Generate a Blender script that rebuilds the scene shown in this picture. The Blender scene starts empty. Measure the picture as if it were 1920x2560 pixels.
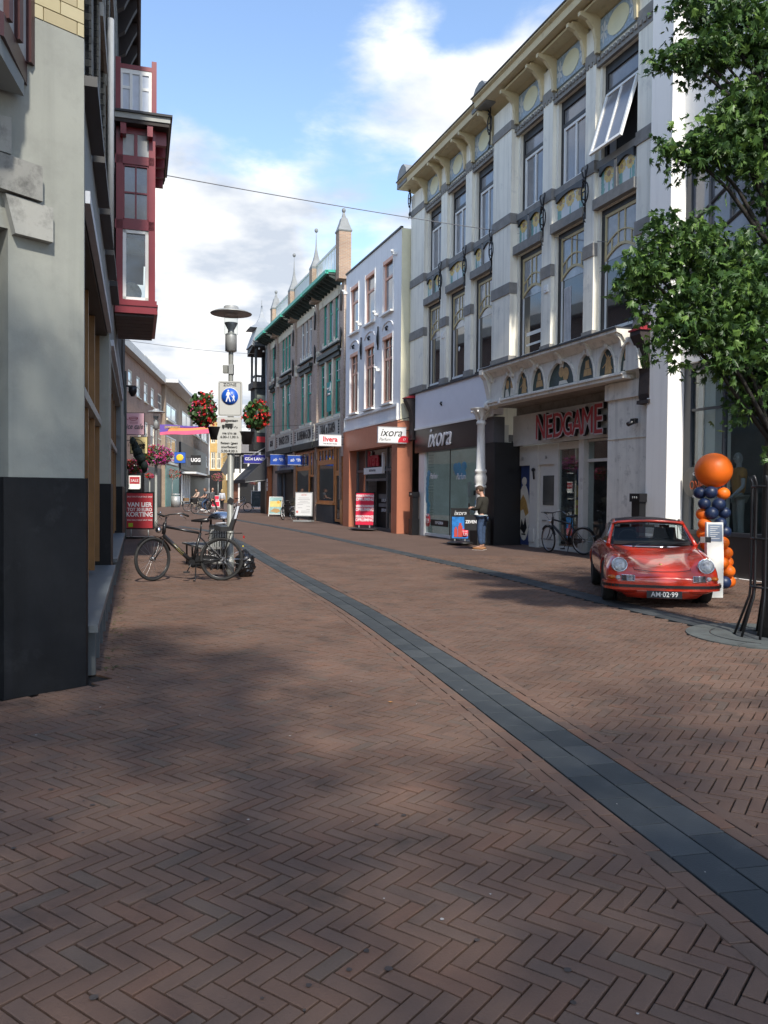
import bpy, bmesh, math, random
from mathutils import Matrix, Vector
import numpy as np
SC = bpy.context.scene
COL = SC.collection
R = random.Random(7)
PI = math.pi
# ---------------------------------------------------------------- camera
FPX, CX, CY, CAMZ, PITCH, ROLL = 2070.0, 960.0, 1280.0, 1.58, 0.0239, 0.0087
CM = Matrix.Rotation(PI/2 - PITCH, 4, 'X') @ Matrix.Rotation(ROLL, 4, 'Z')
cd = bpy.data.cameras.new('camera')
cam = bpy.data.objects.new('camera', cd); COL.objects.link(cam)
cam.matrix_world = Matrix.Translation((0, 0, CAMZ)) @ CM
cd.sensor_fit = 'VERTICAL'; cd.sensor_height = 36; cd.lens = 36*FPX/2560
cd.clip_start = 0.05; cd.clip_end = 3000
SC.camera = cam
# ---------------------------------------------------------------- sky and sun
SUN_EL, SUN_AZ = math.radians(46), math.radians(15.5)        # azimuth: right of straight behind the camera
sdir = Vector((math.sin(SUN_AZ)*math.cos(SUN_EL), -math.cos(SUN_AZ)*math.cos(SUN_EL), math.sin(SUN_EL)))
W = bpy.data.worlds.new('World'); SC.world = W; W.use_nodes = True
wn, wl = W.node_tree.nodes, W.node_tree.links; wn.clear()
def N(t, **k):
    n = wn.new(t)
    for a, b in k.items(): setattr(n, a, b)
    return n
def WM(op, a, b=None, clamp=False):
    n = N('ShaderNodeMath', operation=op, use_clamp=clamp)
    for i, v in enumerate((a, b)):
        if v is None: continue
        if isinstance(v, (int, float)): n.inputs[i].default_value = v
        else: wl.new(v, n.inputs[i])
    return n.outputs[0]
sky = N('ShaderNodeTexSky', sky_type='NISHITA', sun_disc=False, sun_elevation=SUN_EL,
        sun_rotation=math.atan2(sdir.x, sdir.y), air_density=1.0, dust_density=0.6, ozone_density=1.6)
tc = N('ShaderNodeTexCoord')
sep = N('ShaderNodeSeparateXYZ'); wl.new(tc.outputs['Generated'], sep.inputs[0])
zz = WM('ADD', WM('MAXIMUM', sep.outputs[2], 0.0), 0.16)
cv = N('ShaderNodeCombineXYZ')
wl.new(WM('DIVIDE', sep.outputs[0], zz), cv.inputs[0]); wl.new(WM('DIVIDE', sep.outputs[1], zz), cv.inputs[1])
n1 = N('ShaderNodeTexNoise'); n1.inputs['Scale'].default_value = 2.1; n1.inputs['Detail'].default_value = 9
n1.inputs['Roughness'].default_value = 0.6; n1.inputs['Distortion'].default_value = 0.25
mp = N('ShaderNodeMapping'); mp.inputs['Location'].default_value = (3.4, 1.7, 0.0)
wl.new(cv.outputs[0], mp.inputs[0]); wl.new(mp.outputs[0], n1.inputs['Vector'])
low = WM('SUBTRACT', 0.62, sep.outputs[2])                  # clouds bank up towards the horizon
cov = WM('ADD', n1.outputs['Fac'], WM('MULTIPLY', low, 0.36))
def blob(px, py, rad, amt):
    d = (CM.to_3x3() @ Vector(((px-CX)/FPX, -(py-CY)/FPX, -1))).normalized()
    dt = N('ShaderNodeVectorMath', operation='DISTANCE'); wl.new(tc.outputs['Generated'], dt.inputs[0]); dt.inputs[1].default_value = d
    return WM('MULTIPLY', WM('SUBTRACT', 1.0, WM('DIVIDE', dt.outputs['Value'], rad), True), amt)
for b in ((540, 600, .22, .20), (1330, 250, .11, .62), (1200, 350, .10, .18), (1180, 520, .16, .25), (430, 860, .30, .22), (980, 120, .08, .07), (820, 300, .10, .12),
          (760, 60, .16, -.20), (1230, 60, .09, -.30), (620, 230, .15, -.16), (900, 600, .10, -.20), (1050, 420, .07, -.12)):
    cov = WM('ADD', cov, blob(*b))
ramp = N('ShaderNodeMapRange', interpolation_type='SMOOTHSTEP'); ramp.inputs['From Min'].default_value = 0.53; ramp.inputs['From Max'].default_value = 0.80
wl.new(cov, ramp.inputs['Value'])
n2 = N('ShaderNodeTexNoise'); n2.inputs['Scale'].default_value = 3.4; n2.inputs['Detail'].default_value = 6
wl.new(mp.outputs[0], n2.inputs['Vector'])
cr = N('ShaderNodeValToRGB'); cr.color_ramp.elements[0].position = .36; cr.color_ramp.elements[0].color = (.47, .52, .60, 1)
cr.color_ramp.elements[1].position = .66; cr.color_ramp.elements[1].color = (1.0, .98, .94, 1)
wl.new(n2.outputs['Fac'], cr.inputs[0])
bg1 = N('ShaderNodeBackground'); bg1.inputs['Strength'].default_value = 0.115
hs = N('ShaderNodeHueSaturation'); hs.inputs['Saturation'].default_value = 1.0; wl.new(sky.outputs[0], hs.inputs['Color']); wl.new(hs.outputs[0], bg1.inputs[0])
bg2 = N('ShaderNodeBackground'); bg2.inputs['Strength'].default_value = 0.55; wl.new(cr.outputs[0], bg2.inputs[0])
mx = N('ShaderNodeMixShader'); wl.new(ramp.outputs[0], mx.inputs[0]); wl.new(bg1.outputs[0], mx.inputs[1]); wl.new(bg2.outputs[0], mx.inputs[2])
wo = N('ShaderNodeOutputWorld'); wl.new(mx.outputs[0], wo.inputs[0])
sl = bpy.data.lights.new('sun', 'SUN'); sl.energy = 2.0; sl.angle = math.radians(2.2); sl.color = (1, .94, .84)
so = bpy.data.objects.new('sun', sl); COL.objects.link(so)
so.rotation_euler = sdir.to_track_quat('Z', 'Y').to_euler()
SC.view_settings.view_transform = 'Standard'; SC.view_settings.look = 'None'
SC.view_settings.exposure = 1.4; SC.view_settings.gamma = 1; SC.view_settings.use_curve_mapping = False
# ---------------------------------------------------------------- materials
MT = {}
def mat(key, col=(.5, .5, .5), rough=.7, metal=0., var=.12, scale=3., bump=0., bscale=40., spec=.5, coat=0., dirt=None, emit=None, streak=0., island_cols=None):
    """Principled material; var mixes a lighter and a darker tone of the colour by noise, island varies it piece by piece."""
    if key in MT: return MT[key]
    m = bpy.data.materials.new(key); MT[key] = m; m.use_nodes = True
    nt = m.node_tree; n, l = nt.nodes, nt.links; n.clear()
    out = n.new('ShaderNodeOutputMaterial'); p = n.new('ShaderNodeBsdfPrincipled'); l.new(p.outputs[0], out.inputs[0])
    p.inputs['Roughness'].default_value = rough; p.inputs['Metallic'].default_value = metal
    p.inputs['Specular IOR Level'].default_value = spec; p.inputs['Coat Weight'].default_value = coat
    p.inputs['Coat Roughness'].default_value = .03
    c = (*col, 1); p.inputs['Base Color'].default_value = c
    t = n.new('ShaderNodeTexCoord')
    src = None
    if island_cols:
        g = n.new('ShaderNodeNewGeometry'); oi = n.new('ShaderNodeObjectInfo')
        a = n.new('ShaderNodeMath'); a.operation = 'ADD'; l.new(g.outputs['Random Per Island'], a.inputs[0]); l.new(oi.outputs['Random'], a.inputs[1])
        f = n.new('ShaderNodeMath'); f.operation = 'FRACT'; l.new(a.outputs[0], f.inputs[0])
        r = n.new('ShaderNodeValToRGB'); r.color_ramp.interpolation = 'CONSTANT'
        e = r.color_ramp.elements
        while len(e) > 1: e.remove(e[0])
        e[0].position = 0; e[0].color = (*island_cols[0][1], 1)
        for pos, cc in island_cols[1:]:
            q = e.new(pos); q.color = (*cc, 1)
        l.new(f.outputs[0], r.inputs[0]); src = r.outputs[0]
    if var > 0:
        nz = n.new('ShaderNodeTexNoise'); nz.inputs['Scale'].default_value = scale; nz.inputs['Detail'].default_value = 6; nz.inputs['Roughness'].default_value = .65
        l.new(t.outputs['Object'], nz.inputs['Vector'])
        mr = n.new('ShaderNodeMapRange'); mr.inputs['From Min'].default_value = .3; mr.inputs['From Max'].default_value = .7
        mr.inputs['To Min'].default_value = 1-var; mr.inputs['To Max'].default_value = 1+var; l.new(nz.outputs['Fac'], mr.inputs['Value'])
        vm = n.new('ShaderNodeVectorMath'); vm.operation = 'SCALE'
        if src: l.new(src, vm.inputs[0])
        else: vm.inputs[0].default_value = col
        l.new(mr.outputs[0], vm.inputs['Scale']); src = vm.outputs[0]
    if dirt:
        dcol, lo, hi, dsc = dirt
        nz = n.new('ShaderNodeTexNoise'); nz.inputs['Scale'].default_value = dsc; nz.inputs['Detail'].default_value = 8; nz.inputs['Roughness'].default_value = .7
        l.new(t.outputs['Object'], nz.inputs['Vector'])
        mr = n.new('ShaderNodeMapRange'); mr.inputs['From Min'].default_value = lo; mr.inputs['From Max'].default_value = hi; l.new(nz.outputs['Fac'], mr.inputs['Value'])
        mi = n.new('ShaderNodeMix'); mi.data_type = 'RGBA'; l.new(mr.outputs[0], mi.inputs['Factor'])
        if src: l.new(src, mi.inputs['A'])
        else: mi.inputs['A'].default_value = c
        mi.inputs['B'].default_value = (*dcol, 1); src = mi.outputs['Result']
    if streak > 0:       # rain streaks and grime running down the surface
        mpn = n.new('ShaderNodeMapping'); mpn.inputs['Scale'].default_value = (7, 7, .35); l.new(t.outputs['Object'], mpn.inputs[0])
        nz = n.new('ShaderNodeTexNoise'); nz.inputs['Scale'].default_value = 1.; nz.inputs['Detail'].default_value = 8; nz.inputs['Roughness'].default_value = .6; l.new(mpn.outputs[0], nz.inputs['Vector'])
        mr = n.new('ShaderNodeMapRange'); mr.inputs['From Min'].default_value = .48; mr.inputs['From Max'].default_value = .78; mr.inputs['To Min'].default_value = 1; mr.inputs['To Max'].default_value = 1-streak; l.new(nz.outputs['Fac'], mr.inputs['Value'])
        vm = n.new('ShaderNodeVectorMath'); vm.operation = 'SCALE'
        if src: l.new(src, vm.inputs[0])
        else: vm.inputs[0].default_value = col
        l.new(mr.outputs[0], vm.inputs['Scale']); src = vm.outputs[0]
    if src: l.new(src, p.inputs['Base Color'])
    if bump > 0:
        nz = n.new('ShaderNodeTexNoise'); nz.inputs['Scale'].default_value = bscale; nz.inputs['Detail'].default_value = 5
        l.new(t.outputs['Object'], nz.inputs['Vector'])
        b = n.new('ShaderNodeBump'); b.inputs['Strength'].default_value = bump; b.inputs['Distance'].default_value = .01
        l.new(nz.outputs['Fac'], b.inputs['Height']); l.new(b.outputs[0], p.inputs['Normal'])
    if emit:
        p.inputs['Emission Color'].default_value = (*emit[0], 1); p.inputs['Emission Strength'].default_value = emit[1]
    return m
def brickmat(key, c1, c2, mortar, bw=.22, bh=.065, rough=.85):
    """wall brickwork too far off for its bricks to be told apart: coursed colour and relief in the wall's own x-z plane"""
    if key in MT: return MT[key]
    m = mat(key, c1, rough, var=0); nt = m.node_tree; n, l = nt.nodes, nt.links
    p = [x for x in n if x.type == 'BSDF_PRINCIPLED'][0]
    t = n.new('ShaderNodeTexCoord'); s = n.new('ShaderNodeSeparateXYZ'); l.new(t.outputs['Object'], s.inputs[0])
    a = n.new('ShaderNodeMath'); a.operation = 'ADD'; l.new(s.outputs[0], a.inputs[0]); l.new(s.outputs[1], a.inputs[1])
    cb = n.new('ShaderNodeCombineXYZ'); l.new(a.outputs[0], cb.inputs[0]); l.new(s.outputs[2], cb.inputs[1])
    b = n.new('ShaderNodeTexBrick'); b.inputs['Scale'].default_value = 1; b.inputs['Brick Width'].default_value = bw; b.inputs['Row Height'].default_value = bh
    b.inputs['Mortar Size'].default_value = .008; b.inputs['Color1'].default_value = (*c1, 1); b.inputs['Color2'].default_value = (*c2, 1); b.inputs['Mortar'].default_value = (*mortar, 1)
    l.new(cb.outputs[0], b.inputs['Vector'])
    nz = n.new('ShaderNodeTexNoise'); nz.inputs['Scale'].default_value = .9; nz.inputs['Detail'].default_value = 7; l.new(t.outputs['Object'], nz.inputs['Vector'])
    mr = n.new('ShaderNodeMapRange'); mr.inputs['To Min'].default_value = .65; mr.inputs['To Max'].default_value = 1.35; l.new(nz.outputs['Fac'], mr.inputs['Value'])
    vm = n.new('ShaderNodeVectorMath'); vm.operation = 'SCALE'; l.new(b.outputs['Color'], vm.inputs[0]); l.new(mr.outputs[0], vm.inputs['Scale'])
    l.new(vm.outputs[0], p.inputs['Base Color'])
    bu = n.new('ShaderNodeBump'); bu.invert = True; bu.inputs['Strength'].default_value = .6; bu.inputs['Distance'].default_value = .01
    l.new(b.outputs['Fac'], bu.inputs['Height']); l.new(bu.outputs[0], p.inputs['Normal'])
    return m
def glassmat(key, tint=(.85, .9, .9), refl=.25):
    """shop glass: see-through with a fresnel sheen"""
    if key in MT: return MT[key]
    m = bpy.data.materials.new(key); MT[key] = m; m.use_nodes = True
    n, l = m.node_tree.nodes, m.node_tree.links; n.clear()
    o = n.new('ShaderNodeOutputMaterial'); t = n.new('ShaderNodeBsdfTransparent'); t.inputs[0].default_value = (*tint, 1)
    g = n.new('ShaderNodeBsdfGlossy'); g.inputs['Roughness'].default_value = .01; g.inputs[0].default_value = (.95, .97, 1, 1)
    f = n.new('ShaderNodeLayerWeight'); f.inputs[0].default_value = .5
    pw = n.new('ShaderNodeMath'); pw.operation = 'POWER'; l.new(f.outputs['Facing'], pw.inputs[0]); pw.inputs[1].default_value = 4.
    a = n.new('ShaderNodeMath'); a.operation = 'MULTIPLY_ADD'; a.use_clamp = True; l.new(pw.outputs[0], a.inputs[0]); a.inputs[1].default_value = .6; a.inputs[2].default_value = refl*.25
    x = n.new('ShaderNodeMixShader'); l.new(a.outputs[0], x.inputs[0]); l.new(t.outputs[0], x.inputs[1]); l.new(g.outputs[0], x.inputs[2]); l.new(x.outputs[0], o.inputs[0])
    return m
WHITE = mat('white_paint', (.90, .86, .73), .6, var=.05, scale=1.5, streak=.28, dirt=((.42, .42, .38), .60, .82, 1.3), bump=.06)
WHITE2 = mat('white_wood', (.82, .82, .78), .45, var=.05)
GREYST = mat('grey_stone', (.25, .24, .22), .8, var=.2, scale=5, bump=.2)
BLACK = mat('black_paint', (.018, .019, .022), .45, var=.3, scale=6, dirt=((.25, .25, .24), .66, .70, 9))
BLK = mat('plain_black', (.014, .014, .015), .5, var=.2)
BLKM = mat('black_metal', (.02, .02, .022), .35, metal=.3, var=.2)
DGLASS = mat('dark_window_glass', (.018, .022, .026), .03, var=.25, scale=.8, spec=1.0)
CURT = mat('curtained_window_glass', (.20, .205, .22), .08, var=.22, scale=1.4, spec=1.0)
CHROME = mat('chrome', (.75, .76, .78), .08, metal=1, var=0)
STEEL = mat('galvanised_steel', (.36, .37, .36), .45, metal=.3, var=.12, scale=8)
GPOLE = mat('grey_pole_paint', (.23, .235, .215), .5, metal=.2, var=.1, scale=6, dirt=((.12, .12, .11), .6, .8, 5))
SGLASS = glassmat('shop_glass')
CREAM = mat('cream_paint', (.62, .53, .33), .6, var=.1, dirt=((.35, .29, .17), .55, .8, 3))
# ---------------------------------------------------------------- mesh builder
class MB:
    def __init__(s): s.v, s.f, s.sm = [], [], []
    def add(s, vs, fs, smooth=False):
        b = len(s.v); s.v += [tuple(v) for v in vs]; s.f += [tuple(i+b for i in f) for f in fs]; s.sm += [smooth]*len(fs); return s
    def box(s, x0, x1, y0, y1, z0, z1):
        x0, x1 = min(x0, x1), max(x0, x1); y0, y1 = min(y0, y1), max(y0, y1); z0, z1 = min(z0, z1), max(z0, z1)
        return s.add([(x0,y0,z0),(x1,y0,z0),(x1,y1,z0),(x0,y1,z0),(x0,y0,z1),(x1,y0,z1),(x1,y1,z1),(x0,y1,z1)],
              [(0,3,2,1),(4,5,6,7),(0,1,5,4),(1,2,6,5),(2,3,7,6),(3,0,4,7)])
    def prism(s, poly, a, b, ax='y', smooth=False):
        """polygon (two coordinates) pulled along the third axis from a to b"""
        n = len(poly)
        g = {'y': lambda p, t: (p[0], t, p[1]), 'x': lambda p, t: (t, p[0], p[1]), 'z': lambda p, t: (p[0], p[1], t)}[ax]
        vs = [g(p, a) for p in poly] + [g(p, b) for p in poly]
        fs = [tuple(range(n)), tuple(range(2*n-1, n-1, -1))]
        s.add(vs, fs); k = len(s.v)-2*n
        s.f += [(k+i, k+n+i, k+n+(i+1) % n, k+(i+1) % n) for i in range(n)]; s.sm += [smooth]*n
        return s
    def tube(s, pts, r, n=8, closed=False, cap=True):
        pts = [Vector(p) for p in pts]; m = len(pts); rr = r if isinstance(r, (list, tuple)) else [r]*m
        vs, fs = [], []; ref = None
        for i, p in enumerate(pts):
            a = pts[i-1] if (i > 0 or closed) else p; b = pts[(i+1) % m] if (i < m-1 or closed) else p
            t = (b-a).normalized() if (b-a).length > 1e-9 else Vector((0, 0, 1))
            if ref is None: ref = Vector((0, 0, 1)) if abs(t.z) < .9 else Vector((1, 0, 0))
            u = t.cross(ref)
            if u.length < 1e-6: u = t.orthogonal()
            u.normalize(); w = t.cross(u).normalized(); ref = -w if False else u.cross(t)
            for k in range(n):
                th = 2*PI*k/n; vs.append(p + (u*math.cos(th)+w*math.sin(th))*rr[i])
        for i in range(m if closed else m-1):
            j = (i+1) % m
            for k in range(n):
                k2 = (k+1) % n; fs.append((i*n+k, i*n+k2, j*n+k2, j*n+k))
        s.add(vs, fs, True)
        if cap and not closed:
            b = len(s.v)-m*n; s.f += [tuple(b+k for k in reversed(range(n))), tuple(b+(m-1)*n+k for k in range(n))]; s.sm += [False, False]
        return s
    def lathe(s, prof, n=20, c=(0, 0, 0), axis='z', smooth=True):
        vs, fs = [], []
        for r, z in prof:
            for k in range(n):
                th = 2*PI*k/n; x, y = r*math.cos(th), r*math.sin(th)
                v = {'z': (x, y, z), 'y': (x, z, y), 'x': (z, x, y)}[axis]
                vs.append((v[0]+c[0], v[1]+c[1], v[2]+c[2]))
        for i in range(len(prof)-1):
            for k in range(n):
                k2 = (k+1) % n; fs.append((i*n+k, i*n+k2, (i+1)*n+k2, (i+1)*n+k))
        s.add(vs, fs, smooth)
        for i in (0, len(prof)-1):
            if prof[i][0] > 1e-5:
                b = len(s.v)-len(vs)+i*n; s.f.append(tuple(b+k for k in range(n))); s.sm.append(False)
        return s
    def ell(s, c, r, n=12, m=8):
        r = r if isinstance(r, (tuple, list)) else (r, r, r)
        vs = [(c[0]+r[0]*math.sin(PI*j/m)*math.cos(2*PI*k/n), c[1]+r[1]*math.sin(PI*j/m)*math.sin(2*PI*k/n), c[2]-r[2]*math.cos(PI*j/m)) for j in range(m+1) for k in range(n)]
        return s.add(vs, [(j*n+k, j*n+(k+1) % n, (j+1)*n+(k+1) % n, (j+1)*n+k) for j in range(m) for k in range(n)], True)
    def loft(s, rings, caps=True, smooth=True, closed=True):
        n = len(rings[0]); vs = [p for r in rings for p in r]; e = n if closed else n-1
        fs = [(i*n+k, i*n+(k+1) % n, (i+1)*n+(k+1) % n, (i+1)*n+k) for i in range(len(rings)-1) for k in range(e)]
        s.add(vs, fs, smooth)
        if caps:
            b = len(s.v)-len(vs); s.f += [tuple(b+k for k in range(n)), tuple(b+len(vs)-n+k for k in range(n))]; s.sm += [False, False]
        return s
    def xf(s, M, start=0):
        s.v[start:] = [tuple(M @ Vector(v)) for v in s.v[start:]]; return s
    def mesh(s, name, m=None, fix=True):
        me = bpy.data.meshes.new(name); me.from_pydata(s.v, [], s.f)
        if any(s.sm): me.polygons.foreach_set('use_smooth', s.sm)
        if m: me.materials.append(m)
        if fix and len(s.f) < 60000:
            b = bmesh.new(); b.from_mesh(me); bmesh.ops.recalc_face_normals(b, faces=b.faces); b.to_mesh(me); b.free()
        me.update(); return me
    def build(s, name, m, parent=None, loc=None, rz=None, kind=None):
        return link(name, s.mesh(name, m), parent, loc, rz, kind)
def link(name, data, parent=None, loc=None, rz=None, kind=None):
    o = bpy.data.objects.new(name, data); COL.objects.link(o)
    if parent: o.parent = parent
    if loc: o.location = loc
    if rz is not None: o.rotation_euler = (0, 0, rz)
    if kind: o['kind'] = kind
    return o
def tag(o, label=None, cat=None, group=None, kind=None):
    if label: o['label'] = label
    if cat: o['category'] = cat
    if group: o['group'] = group
    if kind: o['kind'] = kind
    return o
def thing(name, label, cat, loc=(0, 0, 0), rz=0., group=None):
    return tag(link(name, None, None, loc, rz), label, cat, group)
def kids(o): return [c for c in bpy.data.objects if c.parent == o]
def dup(root, loc, rz=None, label=None, group=None, km=None):
    km = km if km is not None else {}
    def rec(o, par):
        c = o.copy(); COL.objects.link(c); c.parent = par
        for ch in km_children.get(o.name, []): rec(ch, c)
        return c
    km_children = {}
    for o in bpy.data.objects:
        if o.parent: km_children.setdefault(o.parent.name, []).append(o)
    r = rec(root, None); r.location = loc
    if rz is not None: r.rotation_euler = (0, 0, rz)
    if label: r['label'] = label
    if group: r['group'] = group
    return r
def text(s, size, m, parent, loc, rot=(PI/2, 0, 0), name='lettering', ext=.004, shear=0, sx=1, bold=0, align='CENTER'):
    cu = bpy.data.curves.new(name, 'FONT'); cu.body = s; cu.size = size; cu.extrude = ext; cu.shear = shear; cu.align_x = align; cu.align_y = 'CENTER'
    cu.offset = bold; cu.resolution_u = 3; cu.materials.append(m)
    tmp = bpy.data.objects.new('tmp', cu); me = bpy.data.meshes.new_from_object(tmp); me.name = name; bpy.data.objects.remove(tmp); bpy.data.curves.remove(cu)
    o = link(name, me, parent); o.location = loc; o.rotation_euler = rot; o.scale = (sx, 1, 1)
    return o
UNIT = {}
def pieces(parent, name, m, boxes, n=300, worldm=None):
    """boxes (x0,x1,y0,y1,z0,z1) in the parent's space: the n nearest the camera are objects sharing one cube, the rest one joined part"""
    if m.name not in UNIT:
        UNIT[m.name] = MB().box(-.5, .5, -.5, .5, -.5, .5).mesh(name, m)
    me = UNIT[m.name]
    M0 = worldm or Matrix.Identity(4); cp = Vector((0, 0, CAMZ))
    bs = sorted(boxes, key=lambda b: ((M0 @ Vector(((b[0]+b[1])/2, (b[2]+b[3])/2, (b[4]+b[5])/2)))-cp).length)
    for b in bs[:n]:
        o = link(name, me, parent, ((b[0]+b[1])/2, (b[2]+b[3])/2, (b[4]+b[5])/2)); o.scale = (b[1]-b[0], b[3]-b[2], b[5]-b[4])
    if len(bs) > n:
        q = MB()
        for b in bs[n:]: q.box(*b)
        q.build(name+'work', m, parent, kind='stuff')
# ---------------------------------------------------------------- frames: pixel -> place on a real plane
def ray(px, py): return CM.to_3x3() @ Vector(((px-CX)/FPX, -(py-CY)/FPX, -1))
def G(px, py, z=0.):
    r = ray(px, py); t = (z-CAMZ)/r.z; return Vector((r.x*t, r.y*t, z))
def AT(px, py, d):
    r = ray(px, py); t = d/r.y; return Vector((r.x*t, d, CAMZ+r.z*t))
class Frame:
    """a facade's own axes: x along it (to the right as seen from the street), y into the building, z up"""
    def __init__(s, o, yd):
        s.o = Vector((o[0], o[1], 0)); s.y = Vector((yd[0], yd[1], 0)).normalized(); s.x = Vector((s.y.y, -s.y.x, 0))
        s.rz = math.atan2(s.x.y, s.x.x); s.M = Matrix.Translation(s.o) @ Matrix.Rotation(s.rz, 4, 'Z')
    def hit(s, px, py, off=0.):
        r = ray(px, py); c = Vector((0, 0, CAMZ)); q = s.o + s.y*off
        t = (q-c).dot(s.y)/r.dot(s.y); p = c + r*t
        return (p-s.o).dot(s.x), p.z
    def X(s, px, off=0., py=1200): return s.hit(px, py, off)[0]
    def Z(s, px, py, off=0.): return s.hit(px, py, off)[1]
    def wp(s, x, y, z=0.): return s.M @ Vector((x, y, z))
FR = Frame((1.31, 30.9), (.9453, .3261))
FL = Frame((-2.409, 6.648), (-.9585, -.2852))
FF = Frame((-18.6, 58.7), (-.992, -.1265))
def wall(mb, x0, x1, z0, z1, holes, y0=0., dep=.25, top=True):
    """front skin with openings and their reveals"""
    xs = sorted({x0, x1, *[v for h in holes for v in h[:2]]}); zs = sorted({z0, z1, *[v for h in holes for v in h[2:4]]})
    xs = [v for v in xs if x0 <= v <= x1]; zs = [v for v in zs if z0 <= v <= z1]
    for i in range(len(xs)-1):
        for j in range(len(zs)-1):
            cx, cz = (xs[i]+xs[i+1])/2, (zs[j]+zs[j+1])/2
            if not any(h[0] < cx < h[1] and h[2] < cz < h[3] for h in holes):
                mb.add([(xs[i], y0, zs[j]), (xs[i+1], y0, zs[j]), (xs[i+1], y0, zs[j+1]), (xs[i], y0, zs[j+1])], [(0, 1, 2, 3)])
    for h in holes:
        a, b, c, d = h[:4]; y1 = y0+dep
        mb.add([(a,y0,c),(b,y0,c),(b,y0,d),(a,y0,d),(a,y1,c),(b,y1,c),(b,y1,d),(a,y1,d)], [(0,4,5,1),(1,5,6,2),(2,6,7,3),(3,7,4,0)])
    return mb
def window(par, x0, x1, z0, z1, y, fm, gm, fw=.06, vs=(), hs=(), fd=.07, name='window', sill=None):
    """frame (with glazing bars at fractions vs, hs) and pane"""
    q = MB(); q.box(x0, x0+fw, y, y+fd, z0, z1).box(x1-fw, x1, y, y+fd, z0, z1).box(x0+fw, x1-fw, y, y+fd, z0, z0+fw).box(x0+fw, x1-fw, y, y+fd, z1-fw, z1)
    for v in vs:
        c = x0+(x1-x0)*v; q.box(c-fw*.4, c+fw*.4, y+.004, y+fd-.004, z0+fw, z1-fw)
    for v in hs:
        c = z0+(z1-z0)*v; q.box(x0+fw, x1-fw, y+.008, y+fd-.008, c-fw*.4, c+fw*.4)
    o = q.build(name, fm, par)
    MB().box(x0+fw, x1-fw, y+fd*.6, y+fd*.6+.01, z0+fw, z1-fw).build('pane', gm, o)
    if sill: MB().box(x0-.06, x1+.06, y-.14, y+fd, z0-.07, z0-.004).build('sill', sill, o)
    return o
# ---------------------------------------------------------------- ground
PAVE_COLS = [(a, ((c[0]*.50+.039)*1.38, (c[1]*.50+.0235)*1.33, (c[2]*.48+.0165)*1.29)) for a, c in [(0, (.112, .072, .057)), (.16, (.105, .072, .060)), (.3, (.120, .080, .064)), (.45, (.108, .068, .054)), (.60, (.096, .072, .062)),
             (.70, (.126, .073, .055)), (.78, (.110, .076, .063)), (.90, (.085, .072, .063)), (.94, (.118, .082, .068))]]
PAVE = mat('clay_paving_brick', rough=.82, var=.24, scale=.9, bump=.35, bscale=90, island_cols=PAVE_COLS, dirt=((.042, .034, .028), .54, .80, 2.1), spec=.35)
FARP = mat('clay_paving_far', (.134, .088, .069), .95, spec=.2, var=.22, scale=.7, bump=.7, bscale=11, dirt=((.098, .066, .053), .42, .6, 16))
JOINT = mat('joint_sand', (.010, .008, .006), .95, var=.3, scale=20, bump=.3)
BLUE = mat('bluestone_slab', rough=.75, var=.16, scale=2.2, bump=.3, bscale=120, island_cols=[(0, (.036, .042, .045)), (.3, (.044, .050, .052)), (.55, (.031, .037, .040)), (.85, (.052, .058, .060))], dirt=((.085, .088, .085), .56, .82, 4))
q = MB(); q.add([(-300, -40, 0), (300, -40, 0), (300, 600, 0), (-300, 600, 0)], [(0, 1, 2, 3)])
gro = q.build('ground', mat('ground_fill', (.09, .075, .065), .9, bump=.3), loc=(0, 0, -.03), kind='structure')
def poly_at(pts, s):
    """point and left normal at arc length s of a smooth polyline"""
    acc = 0
    for i in range(len(pts)-1):
        a, b = Vector(pts[i]), Vector(pts[i+1]); L = (b-a).length
        if s <= acc+L or i == len(pts)-2:
            t = (s-acc)/L; d = (b-a)/L; p = a+(b-a)*t
            return p, d
        acc += L
def smooth(pts, n=10):
    P = [Vector(p) for p in pts]; P = [P[0]*2-P[1]]+P+[P[-1]*2-P[-2]]; out = []
    for i in range(1, len(P)-2):
        for k in range(n):
            t = k/n; a, b, c, d = P[i-1], P[i], P[i+1], P[i+2]
            out.append(.5*((2*b)+(-a+c)*t+(2*a-5*b+4*c-d)*t*t+(-a+3*b-3*c+d)*t**3))
    out.append(P[-2]); return out
B1 = smooth([(2.05, .8), (1.57, 3.1), (1.305, 4.28), (.685, 7.0), (.36, 8.35), (-.34, 11.1), (-1.365, 14.6), (-2.95, 20), (-4.25, 24.6), (-6.5, 31.6), (-8.9, 36.2)])
B2 = smooth([(5.1, 6.5), (3.95, 10), (3.23, 12.4), (2.11, 16.6), (.81, 20.6), (-1.28, 26.9), (-3.8, 34.2), (-8, 45), (-13, 57)])
def length(P): return sum((P[i+1]-P[i]).length for i in range(len(P)-1))
TREE = Vector((4.33, 9.25, 0)); TR = .88
near = lambda v: Vector((v[0], v[1], -CAMZ)).length
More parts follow.
